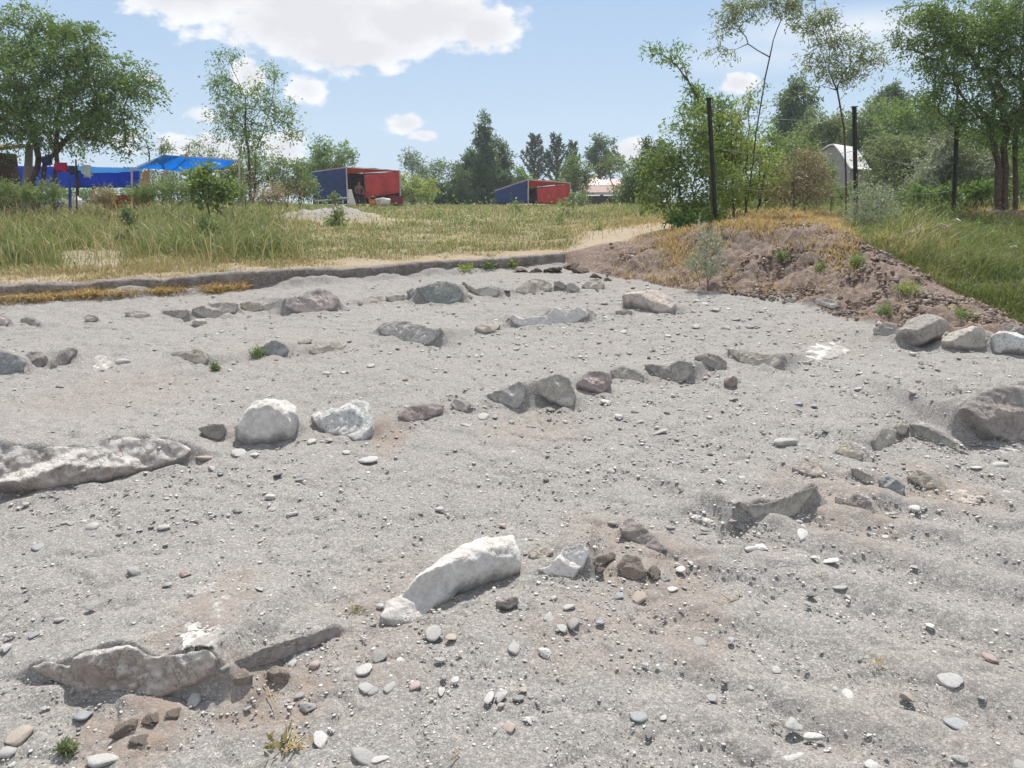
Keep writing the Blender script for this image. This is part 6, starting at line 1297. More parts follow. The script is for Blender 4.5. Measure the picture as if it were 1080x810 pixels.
# a person
SKIN = flat_material('skin', (.42, .26, .19), (.36, .22, .16), .6); HAIR = flat_material('dark_hair', (.03, .022, .018)); TOP = flat_material('tan_top', (.36, .25, .20), (.28, .19, .15), .9, 8); TRO = flat_material('dark_trousers', (.05, .05, .065), None, .9)
def skin_mesh(name, verts, edges, radii, mat, parent, sub=2):
    me = bpy.data.meshes.new(name); me.from_pydata(verts, edges, []); o = link(name, me, mat, parent)
    md = o.modifiers.new('skin', 'SKIN'); md.use_smooth_shade = True
    for i, r_ in enumerate(radii): me.skin_vertices[0].data[i].radius = (r_, r_); me.skin_vertices[0].data[i].use_root = (i == 0)
    s_ = o.modifiers.new('smooth', 'SUBSURF'); s_.levels = sub; s_.render_levels = sub
    return o
def seated_person(px, Y, label, face=(0, -1), ground=False):
    q = gp(px, Y); t = thing('person', q, label, 'person'); t.rotation_euler = (0, 0, math.atan2(face[1], face[0]) + math.pi / 2)
    V = [(0, .12, .52), (0, .10, .72), (0, .06, .92), (0, .02, 1.02), (0, -.02, 1.10), (0, -.045, 1.16), (0, -.05, 1.26), (0, -.04, 1.33)]; Rr = [.13, .12, .14, .1, .05, .065, .09, .06]
    E = [(i, i + 1) for i in range(7)]
    for s in (-1, 1):
        n = len(V)
        V += [(s * .17, .03, .99), (s * .22, -.08, .76), (s * .15, -.27, .66), (s * .11, -.34, .65)]; Rr += [.055, .043, .033, .03]; E += [(3, n), (n, n + 1), (n + 1, n + 2), (n + 2, n + 3)]
        n = len(V)
        V += [(s * .09, .05, .5), (s * .13, -.36, .5), (s * .13, -.34, .1), (s * .13, -.36, .05), (s * .14, -.5, .035)]; Rr += [.085, .06, .042, .04, .03]; E += [(0, n), (n, n + 1), (n + 1, n + 2), (n + 2, n + 3), (n + 3, n + 4)]
    d_ = .42 if ground else 0.
    def low(vs): return [(x, y, z - d_) for x, y, z in vs]
    if ground:
        V = [(x, y, z - d_) if k < 8 or (k - 8) % 9 < 4 else (x, y, z) for k, (x, y, z) in enumerate(V)]
        for k in (8, 17): V[k + 4] = (V[k + 4][0], .05, .1); V[k + 5] = (V[k + 5][0], -.34, .3); V[k + 6] = (V[k + 6][0], -.58, .07); V[k + 7] = (V[k + 7][0], -.62, .05); V[k + 8] = (V[k + 8][0], -.74, .035)
    body = skin_mesh('body', V, E, Rr, SKIN, t)
    skin_mesh('top', low([(0, .12, .56), (0, .10, .74), (0, .06, .92), (0, .03, 1.02), (-.17, .03, .99), (-.21, -.06, .82), (.17, .03, .99), (.21, -.06, .82)]), [(0, 1), (1, 2), (2, 3), (3, 4), (4, 5), (3, 6), (6, 7)], [.15, .135, .155, .11, .07, .058, .07, .058], TOP, t)
    tv = [(0, .12, .52)]; te = []; tr_ = [.145]
    for s in (-1, 1):
        n = len(tv); tv += [(s * .09, .05, .5), (s * .13, -.36, .5), (s * .13, -.34, .12)]; tr_ += [.1, .074, .055]; te += [(0, n), (n, n + 1), (n + 1, n + 2)]
    if ground:
        tv = low(tv[:1]) + tv[1:]
        for k in (1, 4): tv[k] = (tv[k][0], .05, .1); tv[k + 1] = (tv[k + 1][0], -.34, .3); tv[k + 2] = (tv[k + 2][0], -.57, .09)
    skin_mesh('trousers', tv, te, tr_, TRO, t)
    h = blob_mesh('hair', 900 + int(px), 3, .08, 1.05, 0); ho = link('hair', h, HAIR, t); ho.location = (0, -.02, 1.29 - d_); ho.scale = (.098, .105, .1)
    f = MB()
    f.add(blob_np((0, -.143, 1.245 - d_), (.012, .016, .022))[0], None, blob_np((0, 0, 0), (1, 1, 1))[1]); f.build('nose', SKIN, None).parent = t
    for s in (-1, 1):
        v, ff = blob_np((s * .033, -.128, 1.27 - d_), (.011, .008, .008)); e = MB(); e.add(v, None, ff); e.build('eye', HAIR, None).parent = t
    v, ff = blob_np((0, -.133, 1.2 - d_), (.024, .008, .006)); e = MB(); e.add(v, None, ff); e.build('mouth', flat_material('lips', (.35, .14, .12)), None).parent = t
    for s in (-1, 1):                                   # hands: palm, four fingers and a thumb
        hv = [(s * .11, -.34, .65), (s * .10, -.40, .645)]; he = [(0, 1)]; hr = [.026, .03]
        for k in range(4):
            n = len(hv); x = s * (.075 + .017 * k); ln = (.055, .066, .07, .058)[k]
            hv += [(x, -.435, .645), (x, -.435 - ln * .6, .64), (x, -.435 - ln, .618)]; hr += [.0095, .0085, .0075]; he += [(1, n), (n, n + 1), (n + 1, n + 2)]
        n = len(hv); hv += [(s * .06, -.385, .645), (s * .047, -.42, .635)]; hr += [.011, .009]; he += [(0, n), (n, n + 1)]
        hv = low(hv)
        skin_mesh('hand', hv, he, hr, SKIN, t, 1)
    return t, q
def blob_np(c, s):
    bm = bmesh.new(); bmesh.ops.create_icosphere(bm, subdivisions=2, radius=1)
    v = np.array([p.co[:] for p in bm.verts]) * np.array(s) + np.array(c); f = [[x.index for x in g.verts] for g in bm.faces]; bm.free(); return v, f
def stool(q, label, rz=0):
    t = thing('stool', q, label, 'stool'); m = MB(); m.box(q + [0, .0, .4], (.38, .36, .05), rz); m.build('seat', WOOD, t)
    for a in (-1, 1):
        for b_ in (-1, 1):
            m = MB(); m.box(q + [a * .15 * math.cos(rz) - b_ * .14 * math.sin(rz), a * .15 * math.sin(rz) + b_ * .14 * math.cos(rz), .185], (.04, .04, .39), rz); m.build('leg', WOOD, t)
t, q = seated_person(379.5, 43.0, 'person in a tan top seated in the dark opening of the left tent', (.4, -1))
stool(q + np.array([-.06, .11, 0]), 'wooden stool under the person in the tan top', .38)
# low building far behind with a pinkish roof
def building():
    Y = 60; S = Y / F; l = gp(613, Y); r_ = gp(692, Y); t = thing('low_building', (l + r_) / 2, 'long low building with a pinkish roof half hidden by the pale feathery tree', 'building')
    z0 = l[2]; zt = zh(650, 205, Y); zr = zh(650, 196.5, Y + 2); zp = zh(650, 189, Y + 5)
    m = MB(); m.box([(l[0] + r_[0]) / 2 + .6, Y + 2.0, (z0 + zt) / 2 - .1], (r_[0] - l[0], 3.0, zt - z0)); m.build('wall', DARKW, t)
    m = MB(); m.box([(l[0] + r_[0]) / 2, Y - .05, zt + .03], (r_[0] - l[0] + .6, .16, .14)); m.build('eaves_beam', POLE, t)
    for k in range(5):
        x = l[0] + (r_[0] - l[0]) * (k + .1) / 4.2; m = MB(); m.box([x, Y + .05, (z0 + zt) / 2 - .05], (.12, .12, zt - z0 + .05)); m.build('post', WOODD, t)
    m = MB(); sheet(m, [[l[0] - .2, Y - .1, zt + .12], [r_[0] + .2, Y - .1, zt + .12], [r_[0] + .2, Y + 2.2, zr], [l[0] - .2, Y + 2.2, zr]], (20, 4), thick=.05, wav=.02); m.build('lean_to_roof', flat_material('brown_roof_sheet', (.34, .24, .21), (.26, .18, .16)), t)
    xl = pt(613, 190, Y + 2.3)[0]; xr = pt(640, 190, Y + 2.3)[0]; xr2 = pt(690, 190, Y + 2.3)[0]
    m = MB(); sheet(m, [[xl - .2, Y + 2.3, zr + .06], [xr, Y + 2.3, zr + .06], [xr - .5, Y + 5, zp + .12], [xl, Y + 5, zp + .12]], (12, 4), thick=.05, wav=.03); m.build('pale_roof_sheet', flat_material('pale_pink_roof_sheet', (.68, .55, .53), (.60, .45, .43)), t)
    m = MB(); sheet(m, [[xr + .06, Y + 2.3, zr + .05], [xr2, Y + 2.3, zr + .05], [xr2 - 1, Y + 5, zp - .05], [xr - .4, Y + 5, zp - .05]], (20, 4), thick=.05, wav=.03); m.build('pink_roof_sheet', PINKR, t)
building()
# grey shed with a curved white roof
def shed():
    Y = 30.0; t = thing('shed', gp(880, Y), 'small grey shed with a bright white pitched roof behind the middle fence post', 'shed')
    e = pt(897, 177, Y); pk = pt(878, 153, Y + 1.2); g = gp(897, Y)
    fl = pt(842, 183, Y + 2.4); z0 = g[2] - .1
    dep = pt(917, 175, Y + 1.6) - e; dep[2] = 0
    # gable profile from the near eave over the ridge down to the far eave, curved like a barrel
    side = fl - e; side[2] = 0
    prof = []
    for u in np.linspace(0, 1, 13):
        hz = e[2] + (pk[2] - e[2]) * (1 - abs(u * 2 - .9) ** 2.1 if u < .95 else 0) if False else e[2] + (pk[2] - e[2]) * (1 - abs((u - .36) / (.36 if u < .36 else .64)) ** 1.25)
        prof.append(e + side * u * 1.0 + np.array([0, 0, hz - e[2]]))
    prof = np.array(prof); prof[0][2] = e[2]; prof[-1][2] = e[2]
    n = len(prof)
    m = MB(); bot = prof.copy(); bot[:, 2] = z0
    sh_ = side / np.linalg.norm(side) * .0
    V = np.vstack([prof - [0, 0, .04], bot, prof + dep - [0, 0, .04], bot + dep]); f = []
    for i in range(n - 1): f.append([n + i, n + i + 1, i + 1, i]); f.append([2 * n + i, 2 * n + i + 1, 3 * n + i + 1, 3 * n + i])
    f += [[0, 2 * n, 3 * n, n], [n - 1, 2 * n - 1, 4 * n - 1, 3 * n - 1]]
    m.add(V, f); m.build('wall', GREYW, t)
    m = MB(); dn = dep / np.linalg.norm(dep); a = prof - dn * .12; b = prof + dep + dn * .12
    a = np.vstack([a[:1] - side / np.linalg.norm(side) * .12 - [0, 0, .06], a]); b = np.vstack([b[:1] - side / np.linalg.norm(side) * .12 - [0, 0, .06], b]); n = len(a)
    V = np.vstack([a + [0, 0, .05], b + [0, 0, .05], a, b]); f = []
    for i in range(n - 1): f += [[i, i + 1, n + i + 1, n + i], [2 * n + i + 1, 2 * n + i, 3 * n + i, 3 * n + i + 1], [i + 1, i, 2 * n + i, 2 * n + i + 1], [n + i, n + i + 1, 3 * n + i + 1, 3 * n + i]]
    f += [[0, n, 3 * n, 2 * n], [2 * n - 1, n - 1, 3 * n - 1, 4 * n - 1]]
    m.add(V, f); m.build('roof', WHITE, t)
shed()
# fence posts and wires
PG = 'black steel fence posts'
def post(bx, by, tx, ty, Y, label):
    b = gp(bx, Y); tp = pt(tx, ty, Y); t = thing('fence_post', b, label, 'post', PG)
    m = MB(); d = tp - b; nn = 14
    P = np.array([b + d * k / nn for k in range(nn + 1)]); P[0][2] -= .15
    for sx, sz in ((0, 1), (1, 0)):
        w = .032 * Y / 12
        q = [P[0] + [-w if not sx else -.006, -.006 if not sx else -w, 0], P[0] + [w if not sx else .006, .006 if not sx else w, 0]]
        lo, hi = q
        v = []
        for p in (P[0], P[-1]):
            a_ = np.array([w, .006, 0]) if not sx else np.array([.006, w, 0])
            v += [p + [-a_[0], -a_[1], 0], p + [a_[0], -a_[1], 0], p + [a_[0], a_[1], 0], p + [-a_[0], a_[1], 0]]
        m.add(v, [[3, 2, 1, 0], [4, 5, 6, 7], [0, 1, 5, 4], [1, 2, 6, 5], [2, 3, 7, 6], [3, 0, 4, 7]])
    m.build('shaft', STEEL, t)
    m = MB(); m.box(tp + [0, 0, .006], (.085 * Y / 12, .075 * Y / 12, .012)); m.build('cap', STEEL, t)
    return b, tp
p1 = post(756, 230, 747.5, 104, 11.7, 'leaning black steel fence post in front of the bright green shrubs')
p2 = post(904, 207, 901, 113, 14.2, 'black steel fence post standing before the grey shed')
p3 = post(1006, 212, 1009, 134, 16.3, 'black steel fence post before the silvery bush')
def wire(a, b, sag, label):
    m = MB(); m.tube([a * (1 - u) + b * u - np.array([0, 0, sag * 4 * u * (1 - u)]) for u in np.linspace(0, 1, 16)], .004, 5)
    for u in np.linspace(.05, .95, 18):
        p = a * (1 - u) + b * u - np.array([0, 0, sag * 4 * u * (1 - u)]); m.tube([p + [-.012, 0, -.012], p + [.012, .0, .014]], .0022, 4)
    b_ = m.build('fence_wire', WIRE); tag(b_, label, 'wire', 'barbed wires of the fence')
for (f, nm) in ((.93, 'top'), (.62, 'middle'), (.32, 'lowest')):
    wire(p1[0] * (1 - f) + p1[1] * f, p2[0] * (1 - f) + p2[1] * f, .12, f'{nm} barbed wire between the leaning post and the post by the shed')
    wire(p2[0] * (1 - f) + p2[1] * f, p3[0] * (1 - f) + p3[1] * f, .12, f'{nm} barbed wire between the post by the shed and the one by the silvery bush')
# camp under the left tree
def canopy():
    Y = 27; t = thing('canopy', gp(205, Y), 'bright blue tarpaulin canopy stretched over thin white poles', 'canopy')
    c = [pt(143, 177.5, Y + .3), pt(231, 179, Y - .8), pt(250, 168.5, Y + .3), pt(174, 162.5, Y - .2)]
    c = [pt(140, 178, Y - 1.4), pt(234, 178.5, Y + 1.6), pt(250, 168.5, Y), pt(173, 163, Y - .6)]
    sheet(MB(), c, (18, 10), sag=.22, wav=.16, seed=21).build('tarpaulin', C_TARP, t, True)
    m = MB()
    for u in (0., .33, .66, 1.):
        m.tube([c[0] * (1 - u) + c[1] * u - [0, 0, .03 + .1 * math.sin(math.pi * u)], c[3] * (1 - u) + c[2] * u - [0, 0, .03]], .018, 6)
    m.tube([c[3] - [0, 0, .02], c[2] - [0, 0, .02]], .02, 6)
    m.build('rafters', POLE, t)
    for (px, py, Yp) in ((173, 161.5, Y - .6), (252, 167, Y), (139, 177, Y - 1.4), (236, 178, Y + 1.6)):
        b = gp(px + (1.5 if px in (173, 252) else 0), Yp); m = MB(); m.tube([b - [0, 0, .1], pt(px, py, Yp)], .032, 8); m.build('pole', POLE, t)
canopy()
def lean_to():
    Y = 30; t = thing('tarpaulin_shelter', gp(85, Y), 'long deep blue tarpaulin shelter under the spreading left tree', 'shelter')
    c = [pt(16, 198, Y), pt(146, 198, Y), pt(150, 177, Y), pt(14, 175, Y)]
    sheet(MB(), c, (30, 8), sag=.0, wav=.18, seed=31).build('back_wall', C_TARP2, t, True)
    c2 = [pt(95, 182.5, Y - 1.4), pt(150, 181, Y - 1.2), pt(152, 176.8, Y - .1), pt(60, 174.6, Y - .1)]
    sheet(MB(), c2, (14, 6), sag=.08, wav=.08, seed=32).build('roof', C_TARP, t, True)
    for px in (16, 82, 148):
        b = gp(px, Y - .1); m = MB(); m.tube([b - [0, 0, .1], pt(px, 174.5, Y - .1)], .035, 7); m.build('pole', WOODD if px == 82 else POLE, t)
lean_to()
def hut():
    Y = 23; t = thing('wooden_hut', gp(5, Y), 'dark brown wooden hut cut off by the left edge', 'hut')
    l, r_ = pt(-60, 160, Y), pt(-9, 160, Y); g = gp(5, Y)
    n = 9; 
    m = MB()
    for k in range(n):
        x0 = l[0] + (r_[0] - l[0]) * k / n; x1 = l[0] + (r_[0] - l[0]) * (k + .93) / n; m.box([(x0 + x1) / 2, Y + .02 * (k % 2), (g[2] + l[2]) / 2 - .05], (x1 - x0, .05, l[2] - g[2] + .1))
    m.build('front_wall', WOODD, t)
    m = MB(); m.box([r_[0] - .03, Y + .6, (g[2] + l[2]) / 2 - .05], (.06, 1.1, l[2] - g[2] + .1)); m.build('side_wall', WOODD, t)
    m = MB(); m.quadbox([[l[0], Y - .35, l[2] + .02], [r_[0] + .2, Y - .35, l[2] + .02], [r_[0] + .2, Y + 1.3, l[2] + .25], [l[0], Y + 1.3, l[2] + .25]], .1); m.build('roof', WOOD, t)
hut()
q = gp(29, 22.6); m = MB(); m.tube([q - [0, 0, .1], q + [0, 0, .5], pt(30, 175, 22.6), pt(31, 152, 22.6)], [.12, .115, .105, .09], 10); b = m.build('wooden_post', flat_material('weathered_grey_wood', (.20, .175, .15), (.30, .27, .235), .95, 7, .1, .7), None, True); tag(b, 'thick weathered grey post between the hut and the leaning trunks', 'post')
# washing line
def line_thing():
    Y = 21.5; a = pt(45, 170, Y); b = pt(98, 181, Y)
    t = thing('washing_line', a, 'sagging washing line strung from the tree trunk', 'washing line')
    m = MB(); m.tube([a * (1 - u) + b * u - np.array([0, 0, .05 * math.sin(math.pi * u)]) for u in np.linspace(0, 1, 10)], .006, 5); m.build('rope', POLE, t)
    g = gp(81, Y); m = MB(); m.tube([g - [0, 0, .05], pt(80, 168, Y)], .02, 6); m.build('pole', WOODD, t)
    for (px, py, w, h, col, lb) in ((49, 166, 9, 9, (.02, .04, .12), 'dark blue garment hung by the trunk on the washing line'), (64, 172.5, 13, 9, (.42, .03, .10), 'crimson garment bunched over the washing line'), (77, 176, 9, 8, (.05, .06, .06), 'dark garment on the washing line beside the crimson one'), (91, 175.5, 9, 12, (.55, .60, .58), 'pale grey garment at the far end of the washing line')):
        c = pt(px, py, Y); S = Y / F; g_ = MB(); hw, hh_ = w * S * .5, h * S
        for sgn in (-1, 1):
            sheet(g_, [[-hw * 1.1, sgn * .05, -hh_ * (.75 + .2 * sgn)], [hw, sgn * .06, -hh_ * (.9 - .12 * sgn)], [hw * .9, sgn * .006, hh_ * .1], [-hw * .9, sgn * .006, hh_ * .14]], (12, 10), wav=.09, seed=px + sgn, thick=.01)
        o = g_.build('garment', flat_material('garment_cloth', col, None, .9, 6), None, True); o.location = c; tag(o, lb, 'garment', 'clothes on the washing line')
line_thing()
# seat covered in rust-brown cloth, tan board, blue stakes, low bench, child
q = gp(136, 26); t = thing('sofa', q, 'rust-brown cloth covered seat beside the blue shelter', 'sofa'); RUST = flat_material('rust_brown_cloth', (.30, .105, .03), (.22, .07, .02), .95, 5, .1, .6); S = 26 / F
m = MB(); m.box(q + [0, 0, .14], (36 * S, .7, .36)); m.build('seat', RUST, t)
m = MB(); m.box(q + [0, .31, .42], (34 * S, .14, .3)); m.build('backrest', RUST, t)
for sx in (-1, 1):
    m = MB(); m.box(q + [sx * 17 * S, -.02, .28], (.16, .68, .4)); m.build('arm', RUST, t)
a = [pt(147, 204, 25.5), pt(158, 203, 25.5), pt(158, 181, 25.7), pt(152, 180, 25.7)]
m = MB(); m.quadbox(a, .05); b = m.build('plywood_board', flat_material('tan_plywood', (.42, .27, .15), (.36, .22, .12))); tag(b, 'tan plywood board leaning at the left end of the canopy', 'board')
q = gp(74, 20.5); m = MB(); m.tube([q - [0, 0, .05], pt(73.5, 190, 20.5)], .035, 8); m.tube([pt(73.5, 190.2, 20.5), pt(73.5, 189.4, 20.5)], .045, 8); b = m.build('blue_stake', flat_material('blue_plastic_pipe', (.04, .07, .30))); tag(b, 'short blue stake in front of the spreading tree trunk', 'stake')
q = gp(47, 24); t = thing('bench', q, 'low bench with a blue cover under the spreading tree', 'bench'); S = 24 / F
m = MB(); m.box(q + [0, 0, .34], (36 * S, .4, .08)); m.build('seat', flat_material('blue_cover', (.06, .09, .42)), t)
for sx in (-1, 1):
    m = MB(); m.box(q + [sx * 15 * S, 0, .13], (.08, .34, .34)); m.build('leg', WOODD, t)
q = gp(81.5, 25); m = MB(); m.tube([q, q + [0, 0, .05], q + [0, 0, .42], q + [0, 0, .55], q + [0, 0, .62]], [.14, .16, .16, .07, .06], 12); b = m.build('water_container', flat_material('white_plastic', (.72, .72, .70), None, .4)); tag(b, 'white water container beside the pole under the shelter', 'container')
t, q = seated_person(101.5, 40, 'small person in a lilac top sitting on the ground beyond the blue shelter', (-.3, -1), True)
for ch in t.children:
    if ch.name.startswith('top'): ch.data.materials[0] = flat_material('lilac_top', (.22, .19, .38))
# pale stones in the grass under the little bush, twigs on the sand
for i, (px, py, Y, w, lb) in enumerate([(214, 212, 16.5, .3, 'pale rock lying under the small bright green bush'), (232, 211, 16.6, .25, 'second pale rock half hidden under the small bright green bush')]):
    q = gp(px, Y); me = blob_mesh('rock', 1500 + i, 3, .4, .6, 5); me.materials.append(M['pale']); o = bpy.data.objects.new('rock', me); COL.objects.link(o); o.location = q + np.array([0, 0, .05]); o.scale = (w, w * .7, w * .8); tag(o, lb, 'rock')
TW = flat_material('dry_twig', (.40, .31, .17), (.30, .22, .12))
def twig(pts_, label, rad=.0035, fork=None):
    P = []
    for x, y in pts_: Q = hit(x, y); P.append(Q + np.array([0, 0, .012]))
    m = MB(); m.tube(P, np.linspace(rad, rad * .5, len(P)), 6)
    if fork: m.tube([P[len(P) // 2], hit(*fork) + np.array([0, 0, .03])], rad * .6, 5)
    b = m.build('twig', TW, None, True); tag(b, label, 'twig', 'dry twigs on the sand')
twig([(752, 637), (762, 641), (771, 637), (779, 631), (780, 625)], 'forked dry twig below the crumbly clod right of centre', .003, (757, 632))
twig([(298, 800), (310, 790), (322, 780)], 'dry twig at the bottom left of centre', .003, (305, 795)); twig([(476, 805), (485, 797), (478, 791)], 'thin grey twig at the bottom of the frame', .0025)
twig([(283, 728), (287, 742), (291, 752)], 'thin reddish twig below the slanting slab', .002)
def leaf_clump(px, py, w, label, mat, n=26):
    Q = hit(px, py); S = np.linalg.norm(Q - CAM) / F; r = np.random.default_rng(int(px)); P = Q + r.normal(size=(n, 3)) * w * S * np.array([.25, .25, .08]) + [0, 0, .012]; D = r.normal(size=(n, 3)) + [0, 0, .3]; L = w * S * r.uniform(.25, .6, n)
    V, f = leaf_geo(P, D, L, L * .3, r); o = link('dry_leaf_clump', mesh_np('dry_leaf_clump', V - Q, f, False, {'rnd': np.repeat(r.random(n), 4)}), mat); o.location = Q; tag(o, label, 'dry leaves', 'dry leaves on the sand')
leaf_clump(926, 702, 11, 'small clump of yellow dry leaf on the lower right sand', GM['orange']); leaf_clump(296, 788, 26, 'dry straw tuft near the bottom left of centre', GM['straw'], 40); leaf_clump(372, 645, 16, 'yellowish dry straw beside the tip of the slanting slab', GM['straw'], 18); leaf_clump(868, 612, 12, 'rusty dry leaf above the pale pebble on the right slope', GM['orange'], 14); leaf_clump(312, 790, 18, 'orange dry grass tuft beside the straw tuft', GM['orange'], 26)
# ------------------------------------------------------------------ sky, sun, camera
SUN_EL, SUN_AZ = R(60), R(8)          # azimuth from +Y towards +X
def build_world():
    w = bpy.data.worlds.new('World'); scene.world = w; w.use_nodes = True
    t = w.node_tree; t.nodes.clear()
    N = lambda ty, **k: (lambda n: [setattr(n, a, b) for a, b in k.items()] and n or n)(t.nodes.new(ty))
    L = t.links.new
    sky = N('ShaderNodeTexSky', sky_type='NISHITA'); sky.sun_disc = False; sky.sun_elevation = SUN_EL; sky.sun_rotation = SUN_AZ
    sky.air_density = 1.0; sky.dust_density = .6; sky.ozone_density = 1.2; sky.altitude = 900
    tc = N('ShaderNodeTexCoord'); sep = N('ShaderNodeSeparateXYZ'); L(tc.outputs['Generated'], sep.inputs[0])
    def mth(op, a, b=0., c=None, clamp=False):
        n = N('ShaderNodeMath', operation=op, use_clamp=clamp)
        for i, v in enumerate((a, b, c)):
            if v is None: continue
            if isinstance(v, bpy.types.NodeSocket): L(v, n.inputs[i])
            else: n.inputs[i].default_value = v
        return n.outputs[0]
    yy = mth('MAXIMUM', sep.outputs[1], .05)
    u = mth('DIVIDE', sep.outputs[0], yy); v = mth('DIVIDE', sep.outputs[2], yy)
    cmb = N('ShaderNodeCombineXYZ'); L(u, cmb.inputs[0]); L(mth('MULTIPLY', v, 1.6), cmb.inputs[1])
    def noise(scale, det, rough=.55, off=0):
        n = N('ShaderNodeTexNoise'); n.inputs['Scale'].default_value = scale; n.inputs['Detail'].default_value = det; n.inputs['Roughness'].default_value = rough
        if off:
            a = N('ShaderNodeVectorMath', operation='ADD'); L(cmb.outputs[0], a.inputs[0]); a.inputs[1].default_value = (off, off * .7, 0); L(a.outputs[0], n.inputs['Vector'])
        else: L(cmb.outputs[0], n.inputs['Vector'])
        return n.outputs['Fac']
    n1 = noise(11, 6, .52); n2 = noise(36, 4, .5, 3.1)
    total = None
    for (px, py, rx, ry, den) in CLOUDS:
        d = ray(px, py); d2 = ray(px + rx, py); d3 = ray(px, py - ry)
        cu, cv = d[0] / d[1], d[2] / d[1]; ru = abs(d2[0] / d2[1] - cu); rv = abs(d3[2] / d3[1] - cv)
        a = mth('POWER', mth('ABSOLUTE', mth('DIVIDE', mth('SUBTRACT', u, cu), ru)), 2)
        b = mth('POWER', mth('ABSOLUTE', mth('DIVIDE', mth('SUBTRACT', v, cv), rv)), 2)
        e = mth('SUBTRACT', 1.0, mth('SQRT', mth('ADD', a, b)))
        e = mth('MULTIPLY', e, den)
        total = e if total is None else mth('MAXIMUM', total, e)
    f = mth('ADD', total, mth('MULTIPLY', mth('SUBTRACT', n1, .5), 1.9))
    f = mth('ADD', f, mth('MULTIPLY', mth('SUBTRACT', n2, .5), 1.2))
    mr = N('ShaderNodeMapRange', interpolation_type='SMOOTHSTEP'); L(f, mr.inputs[0]); mr.inputs[1].default_value = -.06; mr.inputs[2].default_value = .34
    mask = mr.outputs[0]
    # thin high veil on the right
    veil = None
    for (px, py, rx, ry, den) in VEILS:
        d = ray(px, py); d2 = ray(px + rx, py); d3 = ray(px, py - ry)
        cu, cv = d[0] / d[1], d[2] / d[1]; ru = abs(d2[0] / d2[1] - cu); rv = abs(d3[2] / d3[1] - cv)
        a = mth('POWER', mth('ABSOLUTE', mth('DIVIDE', mth('SUBTRACT', u, cu), ru)), 2)
        b = mth('POWER', mth('ABSOLUTE', mth('DIVIDE', mth('SUBTRACT', mth('ADD', v, mth('MULTIPLY', u, -.05)), cv - .05 * cu), rv)), 2)
        e = mth('MULTIPLY', mth('SUBTRACT', 1.0, mth('SQRT', mth('ADD', a, b)), clamp=True), den)
        veil = e if veil is None else mth('MAXIMUM', veil, e)
    veil = mth('MULTIPLY', veil, mth('MULTIPLY', noise(7, 5, .6, 5.7), 1.7), clamp=True)
    mask = mth('MAXIMUM', mask, veil)
    core = N('ShaderNodeMapRange'); L(mth('ADD', total, mth('MULTIPLY', mth('SUBTRACT', noise(13, 5, .6, 8.), .5), 1.6)), core.inputs[0]); core.inputs[1].default_value = .12; core.inputs[2].default_value = .75
    cc = N('ShaderNodeMix', data_type='RGBA'); L(core.outputs[0], cc.inputs[0]); cc.inputs[6].default_value = (*CLOUD_LIT, 1); cc.inputs[7].default_value = (*CLOUD_GREY, 1)
    mx = N('ShaderNodeMix', data_type='RGBA'); L(mask, mx.inputs[0]); 
    # the air near the horizon is milky
    hz = N('ShaderNodeMapRange'); L(sep.outputs[2], hz.inputs[0]); hz.inputs[1].default_value = .75; hz.inputs[2].default_value = .35; hz.inputs[3].default_value = .0; hz.inputs[4].default_value = SKY_MILK
    cr = N('ShaderNodeValToRGB'); L(mth('DIVIDE', sep.outputs[2], .36, clamp=True), cr.inputs[0])
    for _ in range(len(MILK) - 2): cr.color_ramp.elements.new(.5)
    for e_, (p_, c_) in zip(cr.color_ramp.elements, MILK): e_.position = p_; e_.color = (*[q / 16 for q in c_], 1)
    sc_ = N('ShaderNodeMix', data_type='RGBA', blend_type='MULTIPLY'); sc_.inputs[0].default_value = 1; L(cr.outputs[0], sc_.inputs[6]); sc_.inputs[7].default_value = (16, 16, 16, 1)
    sk = N('ShaderNodeMix', data_type='RGBA'); L(hz.outputs[0], sk.inputs[0]); L(sky.outputs[0], sk.inputs[6]); L(sc_.outputs[2], sk.inputs[7])
    nn = N('ShaderNodeTexNoise'); nn.inputs['Scale'].default_value = 2.2; nn.inputs['Detail'].default_value = 6; L(tc.outputs['Generated'], nn.inputs['Vector'])  # white cloud patches added overhead and behind, out of view, to brighten shadows
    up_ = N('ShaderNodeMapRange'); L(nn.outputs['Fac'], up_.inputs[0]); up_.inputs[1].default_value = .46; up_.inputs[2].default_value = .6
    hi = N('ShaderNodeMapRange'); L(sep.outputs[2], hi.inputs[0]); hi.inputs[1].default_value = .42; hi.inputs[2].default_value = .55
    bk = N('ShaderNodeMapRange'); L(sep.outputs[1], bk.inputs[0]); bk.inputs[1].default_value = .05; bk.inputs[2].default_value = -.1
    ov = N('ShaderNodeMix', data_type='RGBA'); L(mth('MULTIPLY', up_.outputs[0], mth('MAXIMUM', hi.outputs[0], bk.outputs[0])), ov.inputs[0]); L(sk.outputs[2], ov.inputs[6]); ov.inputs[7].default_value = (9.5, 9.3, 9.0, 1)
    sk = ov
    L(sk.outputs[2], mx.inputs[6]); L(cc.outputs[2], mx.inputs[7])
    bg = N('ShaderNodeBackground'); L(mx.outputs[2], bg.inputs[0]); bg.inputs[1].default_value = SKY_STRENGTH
    out = N('ShaderNodeOutputWorld'); L(bg.outputs[0], out.inputs[0])
EXPOSURE = 0.54
SKY_STRENGTH = .09
SKY_MILK = .92
MILK = [(0, (4.62, 5.63, 6.6)), (0.15, (4.08, 5.3, 6.55)), (0.5, (3.33, 4.67, 6.42)), (1, (2.31, 3.67, 5.88))]
CLOUD_LIT = (7.57, 7.64, 7.78); CLOUD_GREY = (6.06, 6.06, 6.31)
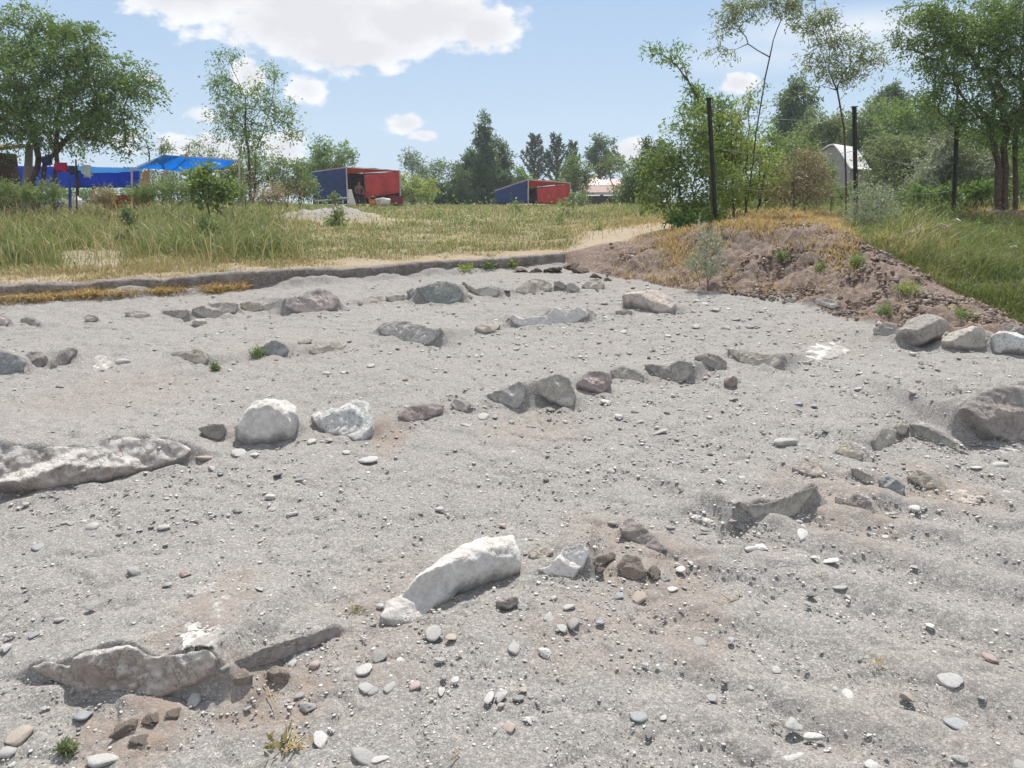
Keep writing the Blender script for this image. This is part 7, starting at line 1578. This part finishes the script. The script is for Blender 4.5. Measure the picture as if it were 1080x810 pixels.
CLOUDS = [(215, -8, 110, 36, 1.1), (330, 12, 125, 58, 1.3), (430, 20, 115, 44, 1.2), (365, 52, 80, 30, 1.), (510, 32, 44, 32, 1.), (262, 82, 22, 24, 1.1), (322, 94, 24, 20, .8), (222, 154, 56, 18, 1.1), (300, 158, 30, 20, 1.),
          (428, 132, 26, 13, 1.), (446, 143, 22, 11, .9), (664, 160, 30, 18, 1.), (780, 88, 22, 14, .8), (215, 124, 26, 9, .55), (150, 85, 18, 8, .4), (690, 175, 24, 14, .7), (125, 150, 34, 14, .5)]
VEILS = [(900, 30, 190, 28, .8), (800, 60, 120, 24, .45), (960, 45, 120, 30, .6)]
build_world()
sl = bpy.data.lights.new('sun', 'SUN'); sl.energy = 4.3; sl.angle = R(.53); sl.color = (1, .955, .89)
so = bpy.data.objects.new('sun', sl); COL.objects.link(so)
sd = Vector((math.sin(SUN_AZ) * math.cos(SUN_EL), math.cos(SUN_AZ) * math.cos(SUN_EL), math.sin(SUN_EL)))
so.rotation_euler = sd.to_track_quat('Z', 'Y').to_euler(); so.location = sd * 50
cd = bpy.data.cameras.new('camera'); cd.sensor_width = 36; cd.lens = 36 * F / 1080; cd.clip_start = .05; cd.clip_end = 3000
co_ = bpy.data.objects.new('camera', cd); COL.objects.link(co_); co_.location = (0, 0, EYE); co_.rotation_euler = (math.pi / 2 - PITCH, 0, 0)
scene.camera = co_
vs = scene.view_settings; vs.view_transform = 'Standard'; vs.look = 'None'; vs.gamma = 1; vs.use_curve_mapping = False; vs.exposure = EXPOSURE

# ------------------------------------------------------------------ the summer air: far things pale a little
def haze():
    m = bpy.data.materials.new('haze'); m.use_nodes = True; t = m.node_tree; t.nodes.clear()
    o = t.nodes.new('ShaderNodeOutputMaterial'); v = t.nodes.new('ShaderNodeVolumePrincipled'); v.inputs['Density'].default_value = HAZE; v.inputs['Color'].default_value = (.86, .92, 1, 1); v.inputs['Anisotropy'].default_value = .3
    t.links.new(v.outputs[0], o.inputs['Volume'])
    mb = MB(); mb.box([0, 0, 5.], (700, 700, 58)); ob = mb.build('haze', m); tag(ob, 'pale summer haze between the camera and the far trees', 'haze', kind='stuff')
HAZE = .0009
haze()
